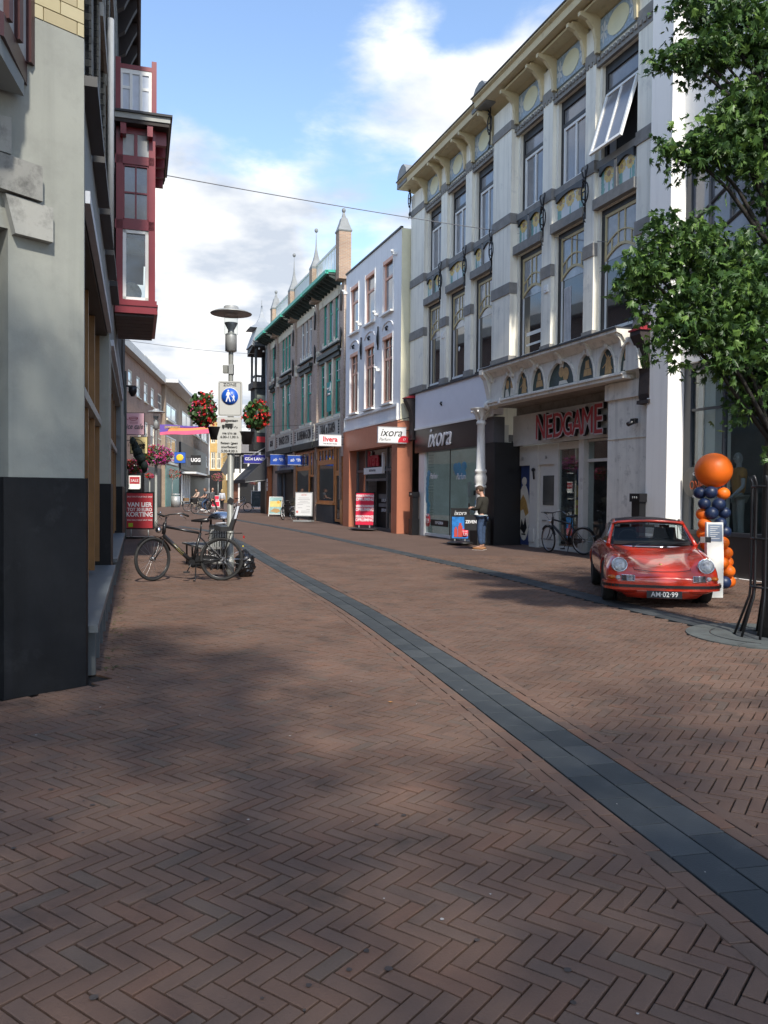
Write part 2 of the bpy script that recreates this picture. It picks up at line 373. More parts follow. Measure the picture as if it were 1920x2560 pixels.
def paver(c, d, L, Wd, z=0., h=.03, bev=.0028, gap=.0046):
    """one paver: centre, direction, size -> verts and faces with a chamfered top"""
    n = Vector((-d.y, d.x)); a, b = L/2-gap, Wd/2-gap; tz = [z+R.uniform(-.0018, .0018) for _ in range(4)]
    cs = [(-a, -b), (a, -b), (a, b), (-a, b)]; ci = [(-a+bev, -b+bev), (a-bev, -b+bev), (a-bev, b-bev), (-a+bev, b-bev)]
    V = [(*(c+d*x+n*y), z-h) for x, y in cs] + [(*(c+d*x+n*y), tz[i]-bev*.8) for i, (x, y) in enumerate(cs)] + [(*(c+d*x+n*y), tz[i]) for i, (x, y) in enumerate(ci)]
    F = [(8, 9, 10, 11)] + [(i, (i+1) % 4, 4+(i+1) % 4, 4+i) for i in range(4)] + [(4+i, 4+(i+1) % 4, 8+(i+1) % 4, 8+i) for i in range(4)]
    return V, F
def lay(parent, name, m, items, n):
    """items (centre, direction, L, W, z): the n nearest are objects of their own sharing one mesh per size, the rest one part"""
    items.sort(key=lambda t: near(t[0])); q = MB(); cache = {}
    for k, (c, d, L, Wd, z) in enumerate(items):
        if k < n:
            key = (round(L, 3), round(Wd, 3), k % 5)
            if key not in cache:
                V, F = paver(Vector((0, 0)), Vector((1, 0)), L, Wd); w = MB().add(V, F); cache[key] = w.mesh(name, m)
            o = link(name, cache[key], parent, (c.x, c.y, z), math.atan2(d.y, d.x)+R.uniform(-.006, .006))
            if hasattr(o, 'rotation_euler'): pass
        else:
            a = R.uniform(-.018, .018); d2 = Vector((d.x-a*d.y, d.y+a*d.x)); V, F = paver(c, d2, L, Wd, z+R.uniform(-.0025, .0015), gap=.0046+R.uniform(-.0012, .0016)); q.add(V, F)
    if q.v: link(name+'_paving', q.mesh(name+'_paving', m, fix=False), parent, kind='stuff')
def side(P, p):
    """signed distance to the left(-)/right(+) of a band, by nearest segment"""
    best = None
    for i in range(0, len(P)-1, 2):
        a, b = P[i], P[min(i+2, len(P)-1)]; d = b-a; t = max(0, min(1, (p-a).dot(d)/d.dot(d))); r = p-(a+d*t); L = r.length
        if best is None or L < best[0]: best = (L, math.copysign(L, d.x*r.y-d.y*r.x))
    return -best[1]
def herring(ang, test, wd=.0690, ratio=3):
    L = wd*ratio; u = Vector((math.cos(ang), math.sin(ang))); v = Vector((-u.y, u.x)); out = []
    # 3:1 herringbone cell: rows of u-bricks and v-bricks stepping by one width
    for i in range(-60, 390):
        for j in range(-125, 30):
            # u-brick with lower-left corner at (i + 2*ratio*j... ) on the diagonal lattice
            cx, cy = i + ratio*2*j*.5 + ratio*2*j*.5, i
            o = Vector((0, 0)); bx, by = (cx)*wd, (cy)*wd
            c = u*(bx+L/2)+v*(by+wd/2)
            if test(c): out.append((c, u.copy(), L, wd, 0.))
            c = u*(bx+L+wd/2)+v*(by+wd-L+ (ratio-1)*wd+L/2 - (ratio-1)*wd)
            if test(c): out.append((c, v.copy(), L, wd, 0.))
    return out
FARD = 21.0
def infr(c, mrg=.35): return 1.6 < c.y < FARD and abs(c.x) < .475*c.y+mrg
def freeL(c):
    if not infr(c): return False
    l = FL.M.inverted() @ Vector((c.x, c.y, 0))
    if l.x > 0 and l.y > .12: return False
    e = c-Vector((-2.41, 6.65))
    if c.y < 7 and c.x < -2.35 and e.dot(Vector((-.73, .68))) > 0: return False
    return side(B1, c) < -.30
def freeR(c):
    if not infr(c): return False
    l = FR.M.inverted() @ Vector((c.x, c.y, 0))
    if l.y > 1.3: return False
    if (c-TREE.to_2d()).length < TR-.05: return False
    return side(B1, c) > .30 and abs(side(B2, c)) > .24
pav = tag(link('pavement', None), kind='structure')
stt = tag(link('street', None), kind='structure')
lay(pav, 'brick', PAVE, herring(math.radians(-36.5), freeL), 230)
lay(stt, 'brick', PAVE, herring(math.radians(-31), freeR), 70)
def rows(P, off, wd, L, m, parent, name, z, nobj, s0=0, s1=None, ph=0.):
    items = []; s = s0+ph; T = s1 or length(P)
    while s < T:
        p, d = poly_at(P, s+L/2); n = Vector((-d.y, d.x)); c = p+n*off
        if -0.5 < c.y and abs(c.x) < .5*c.y+1.2: items.append((c, d, L, wd, z))
        s += L
    return items
it = []
for o, ph in ((-.1, 0), (.1, .16)): it += rows(B1, o, .2, .34, BLUE, None, 'slab', .004, 0, ph=ph)
band = tag(link('drain_band', None), kind='structure')
lay(band, 'slab', BLUE, it, 120)
it = []
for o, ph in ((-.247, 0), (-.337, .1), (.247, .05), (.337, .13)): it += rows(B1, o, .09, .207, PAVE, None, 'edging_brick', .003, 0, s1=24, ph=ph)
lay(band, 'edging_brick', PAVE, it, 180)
it = []
for o, ph in ((-.1, 0), (.1, .16)): it += rows(B2, o, .2, .34, BLUE, None, 'slab', .004, 0, ph=ph)
band2 = tag(link('far_drain_band', None), kind='structure')
lay(band2, 'slab', BLUE, it, 60)
# far surfaces (their joints can no longer be told apart)
q = MB(); q.add([(-60, FARD-.1, 0), (60, FARD-.1, 0), (60, 260, 0), (-60, 260, 0)], [(0, 1, 2, 3)])
q.build('street_surface', FARP, loc=(0, 0, -.004), kind='structure')
q = MB(); q.add([(-12, -10, 0), (12, -10, 0), (12, FARD+.2, 0), (-12, FARD+.2, 0)], [(0, 1, 2, 3)])
q.build('joint_sand', JOINT, loc=(0, 0, -.016), kind='structure')
q = MB(); q.add([(-12, -30, 0), (12, -30, 0), (12, 1.7, 0), (-12, 1.7, 0)], [(0, 1, 2, 3)])
q.build('street_surface', FARP, loc=(0, 0, -.004), kind='structure')
# ================================================================ the ornate white building (ixora / NEDGAME)
TILEW = mat('tile_panel_white', (.60, .62, .60), .3, var=.08); TILEG = mat('tile_panel_green', (.16, .36, .31), .3, var=.2, scale=9)
TILEY = mat('tile_yellow', (.72, .50, .12), .35, var=.15, scale=15); TILEC = mat('tile_cream', (.70, .66, .42), .35, var=.06); TILEB = mat('tile_blue_grey', (.30, .38, .44), .4, var=.35, scale=14)
TILEBR = mat('tile_brown', (.35, .20, .07), .4)
YELF = mat('yellow_window_paint', (.60, .50, .27), .5, var=.08)
IRON = mat('wrought_iron', (.012, .012, .013), .5)
LEAD = mat('lead_grey', (.20, .21, .21), .6, var=.2, bump=.1)
wb = thing('ornate_white_building', 'tall white building with yellow cornice, sunflower tile panels and arched yellow windows', 'building', FR.o, FR.rz)
XL, XR, XM = FR.X(1034.5, py=800), FR.X(1641, py=600), FR.X(1238, py=700)
ZC = 13.0
pxw = [(1073, 1107.4), (1128.6, 1168.4), (1191, 1236.9), (1299.7, 1359.4), (1394, 1464), (1501.5, 1592)]
RV = .16        # depth of the window reveals
bays = []
for a, b in pxw:
    x0 = FR.X(a, py=500); x1 = FR.X(b, py=450)
    bays.append((x0, x1))
hol = []
for i, (x0, x1) in enumerate(bays):
    hol.append((x0, x1, 9.50, 11.74))
    hol.append((x0-.02, x1+.02, 5.32, 8.33))
q = MB()
wall(q, XL, XR, 5.29, ZC, hol, 0, RV)
q.box(XL, XR, .62, 9, 5.29, ZC)                # body behind
q.box(XL, XR, RV+.12, .62, 5.29, ZC)
q.add([(XL, 0, 3.9), (XL, 9, 3.9), (XL, 9, ZC), (XL, 0, ZC)], [(0, 1, 2, 3)])
q.build('wall', WHITE, wb)
# projecting pilasters with grey bands
pil = [(XL, bays[0][0]-.10, .14)] + [(bays[i][1]+.12, bays[i+1][0]-.12, .10) for i in (0, 1, 3, 4)] + [(bays[2][1]+.35, bays[3][0]-.12, .22), (bays[5][1]+.1, XR, .08)]
bands = [(5.29, 5.52), (7.29, 7.60), (9.27, 9.56), (11.93, 12.17)]
for k, (x0, x1, p) in enumerate(pil):
    q = MB(); zs = [5.52, 7.29, 7.60, 9.27, 9.56, 11.93, 12.17, ZC-.25]
    for j in range(0, 8, 2): q.box(x0, x1, -p, -.001, zs[j], zs[j+1])
    q.build('pilaster', WHITE, wb)
    for z0, z1 in bands: MB().box(x0-.02, x1+.02, -p-.03, -.001, z0, z1).build('stone_band', GREYST, wb)
q = MB()
q.box(bays[2][1]+.02, bays[2][1]+.34, -.02, -.001, 7.05, 7.3).box(XL, XR, -.06, -.002, 9.33, 9.50).box(XL, XR, -.09, -.002, 11.74, 11.93)
for i in range(90):
    x = XL+.1+i*(XR-XL-.2)/90; q.box(x, x+.09, -.13, -.09, 11.84, 11.93)
q.build('stone_band', GREYST, wb)
sunf = []
def sunflowers(par, x0, x1, z0, z1, y):
    q = MB(); q.box(x0, x1, y-.01, y, z0, z1); o = q.build('tile_panel', TILEW, par)
    g, ye, br = MB(), MB(), MB(); w = x1-x0; h = z1-z0; n = max(1, round(w/.42))
    for k in range(n):
        cx = x0+w*(k+.5)/n+R.uniform(-.04, .04); cz = z1-h*R.uniform(.26, .36); r = min(.19, w/n*.46)
        for a in range(9):
            t = a*2*PI/9; ye.prism([(cx, cz), (cx+r*math.cos(t-.3), cz+r*math.sin(t-.3)), (cx+r*1.1*math.cos(t), cz+r*1.1*math.sin(t)), (cx+r*math.cos(t+.3), cz+r*math.sin(t+.3))], y-.016, y-.0105)
        br.prism([(cx+r*.38*math.cos(t*PI/5), cz+r*.38*math.sin(t*PI/5)) for t in range(10)], y-.02, y-.0165)
        g.prism([(cx-.03, z0+.02), (cx+.03, z0+.02), (cx+.02, cz-r*.8), (cx-.02, cz-r*.8)], y-.014, y-.0104)
    for sx in (0, 1):
        for k in range(5):
            cz = z0+h*(.1+.17*k); cx = x0+.02 if sx == 0 else x1-.02; s = 1 if sx == 0 else -1
            g.prism([(cx, cz-.09), (cx+s*.10, cz-.03), (cx+s*.15*R.uniform(.6, 1.1), cz+.09), (cx+s*.03, cz+.10)], y-.0145-.0003*k, y-.0104)
    g.build('leaf_pattern', TILEG, o, kind='stuff'); ye.build('sunflower', TILEY, o, kind='stuff'); br.build('sunflower_heart', TILEBR, o, kind='stuff')
def archtop(x0, x1, zs, rise, zt, y0, y1, n=10):
    """spandrel that fills a rectangle above a segmental arch"""
    q = MB(); pts = [(x0+(x1-x0)*k/n, zs+rise*math.sin(PI*k/n)) for k in range(n+1)]
    for k in range(n):
        (a, c), (b, d) = pts[k], pts[k+1]; q.prism([(a, c), (b, d), (b, zt), (a, zt)], y0, y1)
    return q
for i, (x0, x1) in enumerate(bays):
    # upper window: dark surround, top light, white casement
    yw = .09
    q = MB(); q.box(x0, x0+.10, yw, yw+.09, 9.50, 11.74).box(x1-.05, x1, yw, yw+.09, 9.50, 11.74).box(x0+.1, x1-.05, yw, yw+.09, 11.52, 11.74).box(x0+.1, x1-.05, yw, yw+.09, 11.04, 11.14).box(x0+.1, x1-.05, yw, yw+.09, 9.50, 9.56)
    o = q.build('window', BLACK, wb)
    q = MB(); q.box(x0+.1, x0+.14, yw+.04, yw+.08, 11.14, 11.52); q.build('toplight_frame', GREYST, o)
    MB().box(x0+.14, x1-.05, yw+.05, yw+.06, 11.14, 11.52).build('pane', CURT, o)
    a, b = x0+.11, x1-.06
    if i == 5:      # this casement is swung open at the bottom
        c = link('open_casement', None, o); c.location = (0, yw-.02, 11.02); c.rotation_euler = (math.radians(-17), 0, 0); zt = 0; zb = -1.55
        a0, b0 = a+.0, b+.0
        q = MB(); q.box(a0, a0+.07, -.03, .03, zb, zt).box(b0-.07, b0, -.03, .03, zb, zt).box(a0+.07, b0-.07, -.03, .03, zt-.07, zt).box(a0+.07, b0-.07, -.03, .03, zb, zb+.07).box((a0+b0)/2-.03, (a0+b0)/2+.03, -.025, .025, zb+.07, zt-.07)
        q2 = MB().add(q.v, q.f); me = q2.mesh('casement', WHITE2); c.data = None
        Mx = Matrix.Translation((0, yw-.02, 11.02)) @ Matrix.Rotation(math.radians(-17), 4, 'X')
        bpy.data.objects.remove(c); q2.xf(Mx); q2.build('open_casement', WHITE2, o)
        MB().box(a0+.07, b0-.07, .0, .008, zb+.07, zt-.07).xf(Mx).build('casement_pane', CURT, o)
        MB().box(a, b, yw+.06, yw+.07, 9.56, 11.04).build('pane', mat('dark_room', (.02, .02, .022), .8), o)
        MB().box(a+.05, a+.30, yw+.04, yw+.055, 9.60, 11.0).build('curtain', mat('curtain_grey', (.35, .35, .36), .9), o)
    else:
        q = MB(); q.box(a, a+.07, yw+.01, yw+.08, 9.56, 11.04).box(b-.07, b, yw+.01, yw+.08, 9.56, 11.04).box(a+.07, b-.07, yw+.01, yw+.08, 10.97, 11.04).box(a+.07, b-.07, yw+.01, yw+.08, 9.56, 9.63).box((a+b)/2-.03, (a+b)/2+.03, yw+.015, yw+.075, 9.63, 10.97)
        q.build('casement', WHITE2, o)
        MB().box(a+.07, b-.07, yw+.05, yw+.06, 9.63, 10.97).build('pane', CURT, o)
    # sunflower spandrel below it
    z0, z1 = 8.64, 9.28; yq = -.015
    double = i in (0, 2, 3, 5); mid = (x0+x1)/2
    for (a, b) in (((x0+.04, mid-.05), (mid+.05, x1-.02)) if double else ((x0+.04, x1-.02),)):
        if i == 2 and a > mid: MB().box(a, b, yq-.02, yq+.01, z0, z1).build('blank_panel', WHITE2, wb)
        else: sunflowers(wb, a, b, z0, z1, yq)
        archtop(a, b, z1-.17, .13, z1+.04, yq-.07, yq).build('arch_moulding', BLACK, wb)
    if double: MB().box(mid-.05, mid+.05, -.09, -.001, z0, z1).build('colonnette', GREYST, wb)
    MB().box(x0-.12, x1+.10, -.15, RV, 8.36, 8.60).build('lintel', GREYST, wb)
    # arched window
    xa, xb = x0-.02, x1+.02
    q = MB(); q.box(xa, xa+.12, .06, .15, 5.42, 8.33).box(xb-.05, xb, .06, .15, 5.42, 8.33).box(xa+.12, xb-.05, .06, .15, 8.2, 8.33).box(xa, xb, .02, .15, 5.32, 5.42)
    o = q.build('arched_window', BLACK, wb)
    a, b = xa+.12, xb-.05; zs, rise = 7.10, .24; n = 10
    arc = lambda t, dz=0: zs+dz+rise*math.sin(PI*t)
    q = MB()
    for k in range(n):
        t0, t1 = k/n, (k+1)/n
        q.prism([(a+(b-a)*t0, arc(t0)), (a+(b-a)*t1, arc(t1)), (a+(b-a)*t1, arc(t1)+.07), (a+(b-a)*t0, arc(t0)+.07)], .07, .13)
        q.prism([(a+(b-a)*t0, arc(t0)+.34), (a+(b-a)*t1, arc(t1)+.34), (a+(b-a)*t1, arc(t1)+.375), (a+(b-a)*t0, arc(t0)+.375)], .075, .125)
    q.box(a, a+.05, .068, .132, arc(0), 8.2).box(b-.05, b, .068, .132, arc(0), 8.2).box(a+.05, b-.05, .068, .132, 8.13, 8.2)
    for t in (.2, .4, .6, .8):
        x = a+(b-a)*t; q.box(x-.017, x+.017, .08, .12, arc(t)+.07, arc(t)+.34 if t in (.2, .8) else 8.13)
    q.build('toplight_frame', YELF, o)
    MB().box(a+.05, b-.05, .10, .108, arc(0), 8.13).build('pane', mat('toplight_glass', (.24, .26, .28), .1, var=.45, scale=1.7, spec=1.), o)
    q = MB(); q.box(a, a+.045, .08, .13, 5.44, 7.13).box(a, b, .05, .13, 5.42, 5.50); q.build('inner_frame', WHITE2, o)
    MB().box(a+.045, b, .11, .118, 5.50, 7.4).build('pane', DGLASS, o)
    if i == 4:
        q = MB()
        for k in range(5): q.box(a+.12+k*.07, a+.17+k*.07, .102, .109, 5.5, 6.9)
        q.build('curtain', mat('curtain_white', (.6, .6, .6), .9), o)
    if i in (0, 1): MB().box(a+.2, a+.3, .102, .109, 5.5, 7.2).build('curtain', mat('curtain_beige', (.42, .33, .2), .9), o)
    if i == 1: MB().ell((a+.45, .10, 6.4), (.07, .01, .08)).build('lamp_globe', WHITE2, o)
    if i == 3:
        q = MB(); q.box(a+.2, b, .102, .109, 6.0, 6.1).box(a+.2, b, .102, .109, 5.72, 5.78); q.build('inner_sill', WHITE2, o)
# air vent plates
for i in (0, 3):
    x = bays[i][1]+.3; MB().box(x, x+.2, -.135, -.10, 6.9, 7.1).box(x+.06, x+.14, -.15, -.135, 6.96, 7.04).build('vent_plate', WHITE2, wb)
# wrought-iron anchors
def anchor(x, z, y):
    q = MB()
    q.tube([(x, y, z-.62), (x, y, z+.55)], .022, 6)
    q.tube([(x+.15*math.sin(t*PI/8), y-.02, z+.26*math.cos(t*PI/8)) for t in range(16)], .018, 5, closed=True)
    for s in (-1, 1):
        q.tube([(x, y, z+.30), (x+s*.07, y-.03, z+.42), (x+s*.13, y-.03, z+.58), (x+s*.09, y-.02, z+.64)], .02, 5)
        q.tube([(x, y, z+.05), (x+s*.08, y-.04, z+.02), (x+s*.08, y-.04, z-.12), (x, y, z-.18)], .018, 5)
        q.tube([(x, y, z-.45), (x+s*.05, y-.03, z-.55), (x-s*.01, y-.03, z-.66), (x+s*.06, y-.03, z-.72)], .016, 5)
    q.ell((x, y-.03, z+.30), .05, 8, 5).ell((x, y-.03, z-.28), .04, 8, 5)
    q.build('iron_anchor', IRON, wb)
for i, (a, b) in enumerate([(bays[0][1], bays[1][0]), (bays[1][1], bays[2][0]), (bays[2][1]+.05, bays[2][1]+.5), (bays[3][1], bays[4][0]), (bays[4][1], bays[5][0])]):
    anchor((a+b)/2-.02, 8.85, -.2)
anchor(XL+.12, 12.6, -.24); anchor(XM+.15, 12.55, -.30)
# frieze, brackets and yellow cornice
for i, (x0, x1) in enumerate(bays):
    o = MB().box(x0-.02, x1+.02, -.06, -.002, 12.10, 12.82).build('frieze_panel', TILEB, wb)
    cx, cz, w = (x0+x1)/2, 12.46, (x1-x0)*.30
    MB().prism([(cx+w*math.cos(t*PI/9), cz+.30*math.sin(t*PI/9)) for t in range(18)], -.072, -.061).build('oval_tile', TILEC, o)
    q = MB()
    for s in (-1, 1):
        for k in range(6):
            t = k*PI/3; c = cx+s*(x1-x0)*.40; q.prism([(c, cz), (c+.12*math.cos(t), cz+.22*math.sin(t)), (c+.15*math.cos(t+.35), cz+.28*math.sin(t+.35)), (c+.10*math.cos(t+.6), cz+.2*math.sin(t+.6))], -.069-.0005*k, -.061)
    q.build('white_flower', TILEW, o, kind='stuff')
    for x in (x0-.12, x1+.02):
        br = MB()
        prof = [(-.05, 12.05), (-.16, 12.05), (-.17, 12.35), (-.24, 12.6), (-.42, 12.78), (-.62, 12.84), (-.62, 12.93), (-.05, 12.93)]
        br.prism(prof, x, x+.10, 'x'); br.build('cornice_bracket', CREAM, wb)
    MB().box(x0-.12, x1+.12, -.5, -.06, 12.93, 12.99).build('cornice_coffer', CREAM, wb)
for xa_c, xb_c, dy_, dz_ in ((XL-.05, XM-.05, 0, 0), (XM-.05, XR-.02, -.10, .08)):
    MB().prism([(y+(dy_ if y < -.2 else 0), z+(dz_ if y < -.2 or z > 13 else 0)) for y, z in ((-.05, 12.87), (-.30, 12.95), (-.62, 12.95), (-.64, 13.12), (-.72, 13.16), (-.72, 13.20), (.2, 13.20), (.2, 12.87))], xa_c, xb_c, 'x').build('cornice', CREAM, wb)
    MB().box(xa_c-.03, xb_c, -.75+dy_, .3, 13.20+dz_, 13.235+dz_).build('gutter_edge', mat('dark_gutter', (.05, .045, .04), .6), wb)
for x in (XL+.35, XM+.15):
    q = MB(); q.prism([(x-.55, 13.0), (x+.45, 13.0), (x+.45, 13.3), (x+.4, 13.5), (x+.15, 13.72), (x-.05, 13.74), (x-.3, 13.66), (x-.5, 13.45)], -.66, .1); q.build('dome_gable', LEAD, wb)
# ---------------- ground floor, left: ixora
x1i = FR.X(1236, py=1035); x0i = FR.X(1043.7, py=1080)
LIL = mat('lilac_white_fascia', (.80, .80, .83), .5, var=.03, bump=.02)
MB().box(x0i, x1i, -.10, .3, 3.97, 5.26).build('white_fascia', LIL, wb)
MB().box(x0i, x1i, -.13, -.03, 3.90, 3.97).build('fascia_trim', WHITE2, wb)
MB().tube([(x0i+(x1i-x0i)*.40, -.12, 4.72), (x0i+(x1i-x0i)*.40, -.16, 4.66), (x0i+(x1i-x0i)*.40, -.11, 4.6)], .03, 6).build('fascia_hook', BLKM, wb)
MB().box(XL, x1i+.02, -.16, -.001, 5.26, 5.31).build('drip_ledge', mat('dark_drip', (.04, .042, .045), .6), wb)
BGL = mat('black_gloss_panel', (.014, .013, .015), .35, var=.1, spec=.4)
xg = FR.X(1208, py=1080)
MB().box(x0i, xg, -.10, .35, 3.05, 3.90).build('black_fascia', BGL, wb)
MB().box(xg+.02, x1i, -.02, .35, 3.12, 3.90).build('side_panel', mat('dark_grey_panel', (.10, .10, .105), .4), wb)
text('ixora', .98, mat('sign_white', (.8, .8, .8), .4, var=0), wb, (x0i+(xg-x0i)*.42, -.125, 3.50), ext=.02, shear=.35, sx=1.0)
xa = FR.X(1062, py=1230); xb = FR.X(1199, py=1230)
MB().box(FR.X(1048, py=1230), xa, -.02, .35, 0, 3.05).build('white_post', WHITE2, wb)
q = MB(); q.box(xa, xb, .0, .12, .02, .12).box(xa, xa+.05, .0, .1, .12, 3.05); q.build('window_sill', WHITE2, wb)
xm = xa+(xb-xa)*.47
MB().box(xa+.05, xm-.01, .05, .062, .12, 3.05).box(xm+.01, xb, .05, .062, .12, 3.05).build('shop_glass', SGLASS, wb)
MB().box(xm-.012, xm+.012, .045, .07, .12, 3.05).build('glass_joint', BLK, wb)
GLOW = mat('glowing_shop_interior', (.30, .34, .34), .8, var=.35, scale=1.2, emit=((.5, .60, .62), .05))  # even glow in the walls stands in for the shop's ceiling lights
MB().add([(xa, 3.2, 0), (xb, 3.2, 0), (xb, 3.2, 3.2), (xa, 3.2, 3.2)], [(0, 1, 2, 3)]).add([(xa, .1, 0), (xa, 3.2, 0), (xa, 3.2, 3.2), (xa, .1, 3.2)], [(0, 1, 2, 3)]).add([(xb, .1, 0), (xb, 3.2, 0), (xb, 3.2, 3.2), (xb, .1, 3.2)], [(0, 1, 2, 3)]).add([(xa, .1, 3.2), (xb, .1, 3.2), (xb, 3.2, 3.2), (xa, 3.2, 3.2)], [(0, 1, 2, 3)]).add([(xa, .1, .1), (xb, .1, .1), (xb, 3.2, .1), (xa, 3.2, .1)], [(0, 1, 2, 3)]).build('shop_interior', GLOW, wb)
MB().box(xb, x1i+.05, .0, .9, 0, 3.12).build('dark_entrance', BLK, wb); MB().box(x1i+.05, FR.X(1277, .85, 1200), .86, .95, 0, 3.2).build('black_door', BLK, wb)
BLUES = mat('blue_sticker', (.06, .28, .42), .4); REDS = mat('red_sticker', (.55, .03, .04), .4, var=0); WT = mat('text_white', (.78, .78, .78), .5, var=0)
q = MB()
for k in range(9): q.ell((xa+.12+R.uniform(-.03, .16), .035, .75+k*.19), (.15, .006, .13), 10, 4)
q.build('flower_sticker', BLUES, wb)
q = MB()
for k in range(7): q.ell((xm+.75+R.uniform(-.45, .45), .035, 2.3+R.uniform(-.15, .2)), (.22, .006, .16), 10, 4)
for k in range(5): q.ell((xb-.2+R.uniform(-.1, .1), .035, 1.1+k*.17), (.16, .006, .12), 10, 4)
q.build('flower_sticker', BLUES, wb)
MB().lathe([(.001, .03), (.24, .03), (.24, .037), (.001, .037)], 20, (xa+.22, 0, .58), 'y').xf(Matrix.Translation((0, 0, 0))).build('price_sticker', REDS, wb)
text('17,95', .22, WT, wb, (xa+.22, .022, .55), sx=.75); text('50 ml', .10, WT, wb, (xa+.22, .022, .75))
text('Parfum', .30, WT, wb, (xa+.75, .03, 2.17), shear=.3, sx=.8); text('Parfum', .30, WT, wb, (xm+.95, .03, 2.12), shear=.3, sx=.85)
o = MB().box(xa+.55, xm-.08, .02, .04, .40, .62).build('window_notice', BLK, wb); text('TOP GEUREN', .15, WT, wb, ((xa+.55+xm-.08)/2, .016, .51), sx=.8)
q = MB(); q.box(xm+.1, xb-.3, .7, 1.1, 1.45, 1.5).box(xm+.1, xb-.3, .7, 1.1, .9, .95).box(xm+.1, xm+.15, .7, 1.1, 0, 1.9).box(xm+.25, xm+.5, .6, .62, 1.5, 1.95); q.build('display_shelf', WHITE2, wb)
q = MB()
for k in range(8): q.box(xm+.3+k*.13, xm+.38+k*.13, .8, .88, 1.5, 1.62+R.random()*.1)
q.build('perfume_bottle', BLK, wb)
MB().lathe([(.001, .03), (.26, .03), (.26, .037), (.001, .037)], 20, (xb-.35, 0, .42), 'y').build('price_sticker', REDS, wb)
text('17,95', .2, WT, wb, (xb-.35, .02, .42), sx=.75)
# ---------------- ground floor, right: arcade fascia with seven lunettes
xc0, xc1 = FR.X(1240, py=1000), FR.X(1590, py=900)
AW = mat('arcade_white', (.78, .75, .66), .5, var=.08, streak=.3, dirt=((.28, .26, .22), .56, .8, 4), bump=.1)
lun = [(120, 217, 560), (237, 337, 530), (358, 470, 510), (492, 716, 480), (741, 879, 430), (908, 1052, 385), (1081, 1247, 345)]
YA = -.28
LX = []
for a, b, y in lun:
    LX.append((FR.X(1220+a/3.318, YA, 980), FR.X(1220+b/3.318, YA, 980)))
zb0, zt0 = 4.33, 5.0
def halfarch(x0, x1, z, h, n=12): return [((x0+x1)/2-(x1-x0)/2*math.cos(PI*k/n), z+h*math.sin(PI*k/n)) for k in range(n+1)]
q = MB(); prev = xc0
for (a, b) in LX:
    hh = .60
    q.box(prev, a, YA, YA+.08, zb0-.02, 5.05)
    P = halfarch(a, b, zb0, hh)
    for k in range(12):
        q.prism([P[k], P[k+1], (P[k+1][0], 5.05), (P[k][0], 5.05)], YA, YA+.08)
    prev = b
q.box(prev, xc1, YA, YA+.08, zb0-.02, 5.05)
q.box(xc0-.03, xc1, YA-.06, 0, 4.16, 4.31).box(xc0-.06, xc1, YA-.10, 0, 4.24, 4.27)
q.prism([(0, 5.0), (YA-.02, 5.0), (YA-.10, 5.12), (YA-.24, 5.17), (YA-.24, 5.24), (0, 5.24)], xc0-.06, xc1, 'x')
q.build('arcade_fascia', AW, wb)
MB().box(xc0-.08, FR.X(1590, py=850), YA-.27, 0, 5.24, 5.285).build('drip_ledge', MT['dark_drip'], wb)
LUN = mat('lunette_green', (.06, .085, .08), .5, var=.3, scale=4, dirt=((.06, .13, .03), .55, .75, 5))
FIG = mat('painted_figure_ochre', (.55, .34, .14), .6, var=.2, scale=12); FIW = mat('painted_figure_white', (.80, .75, .62), .6)
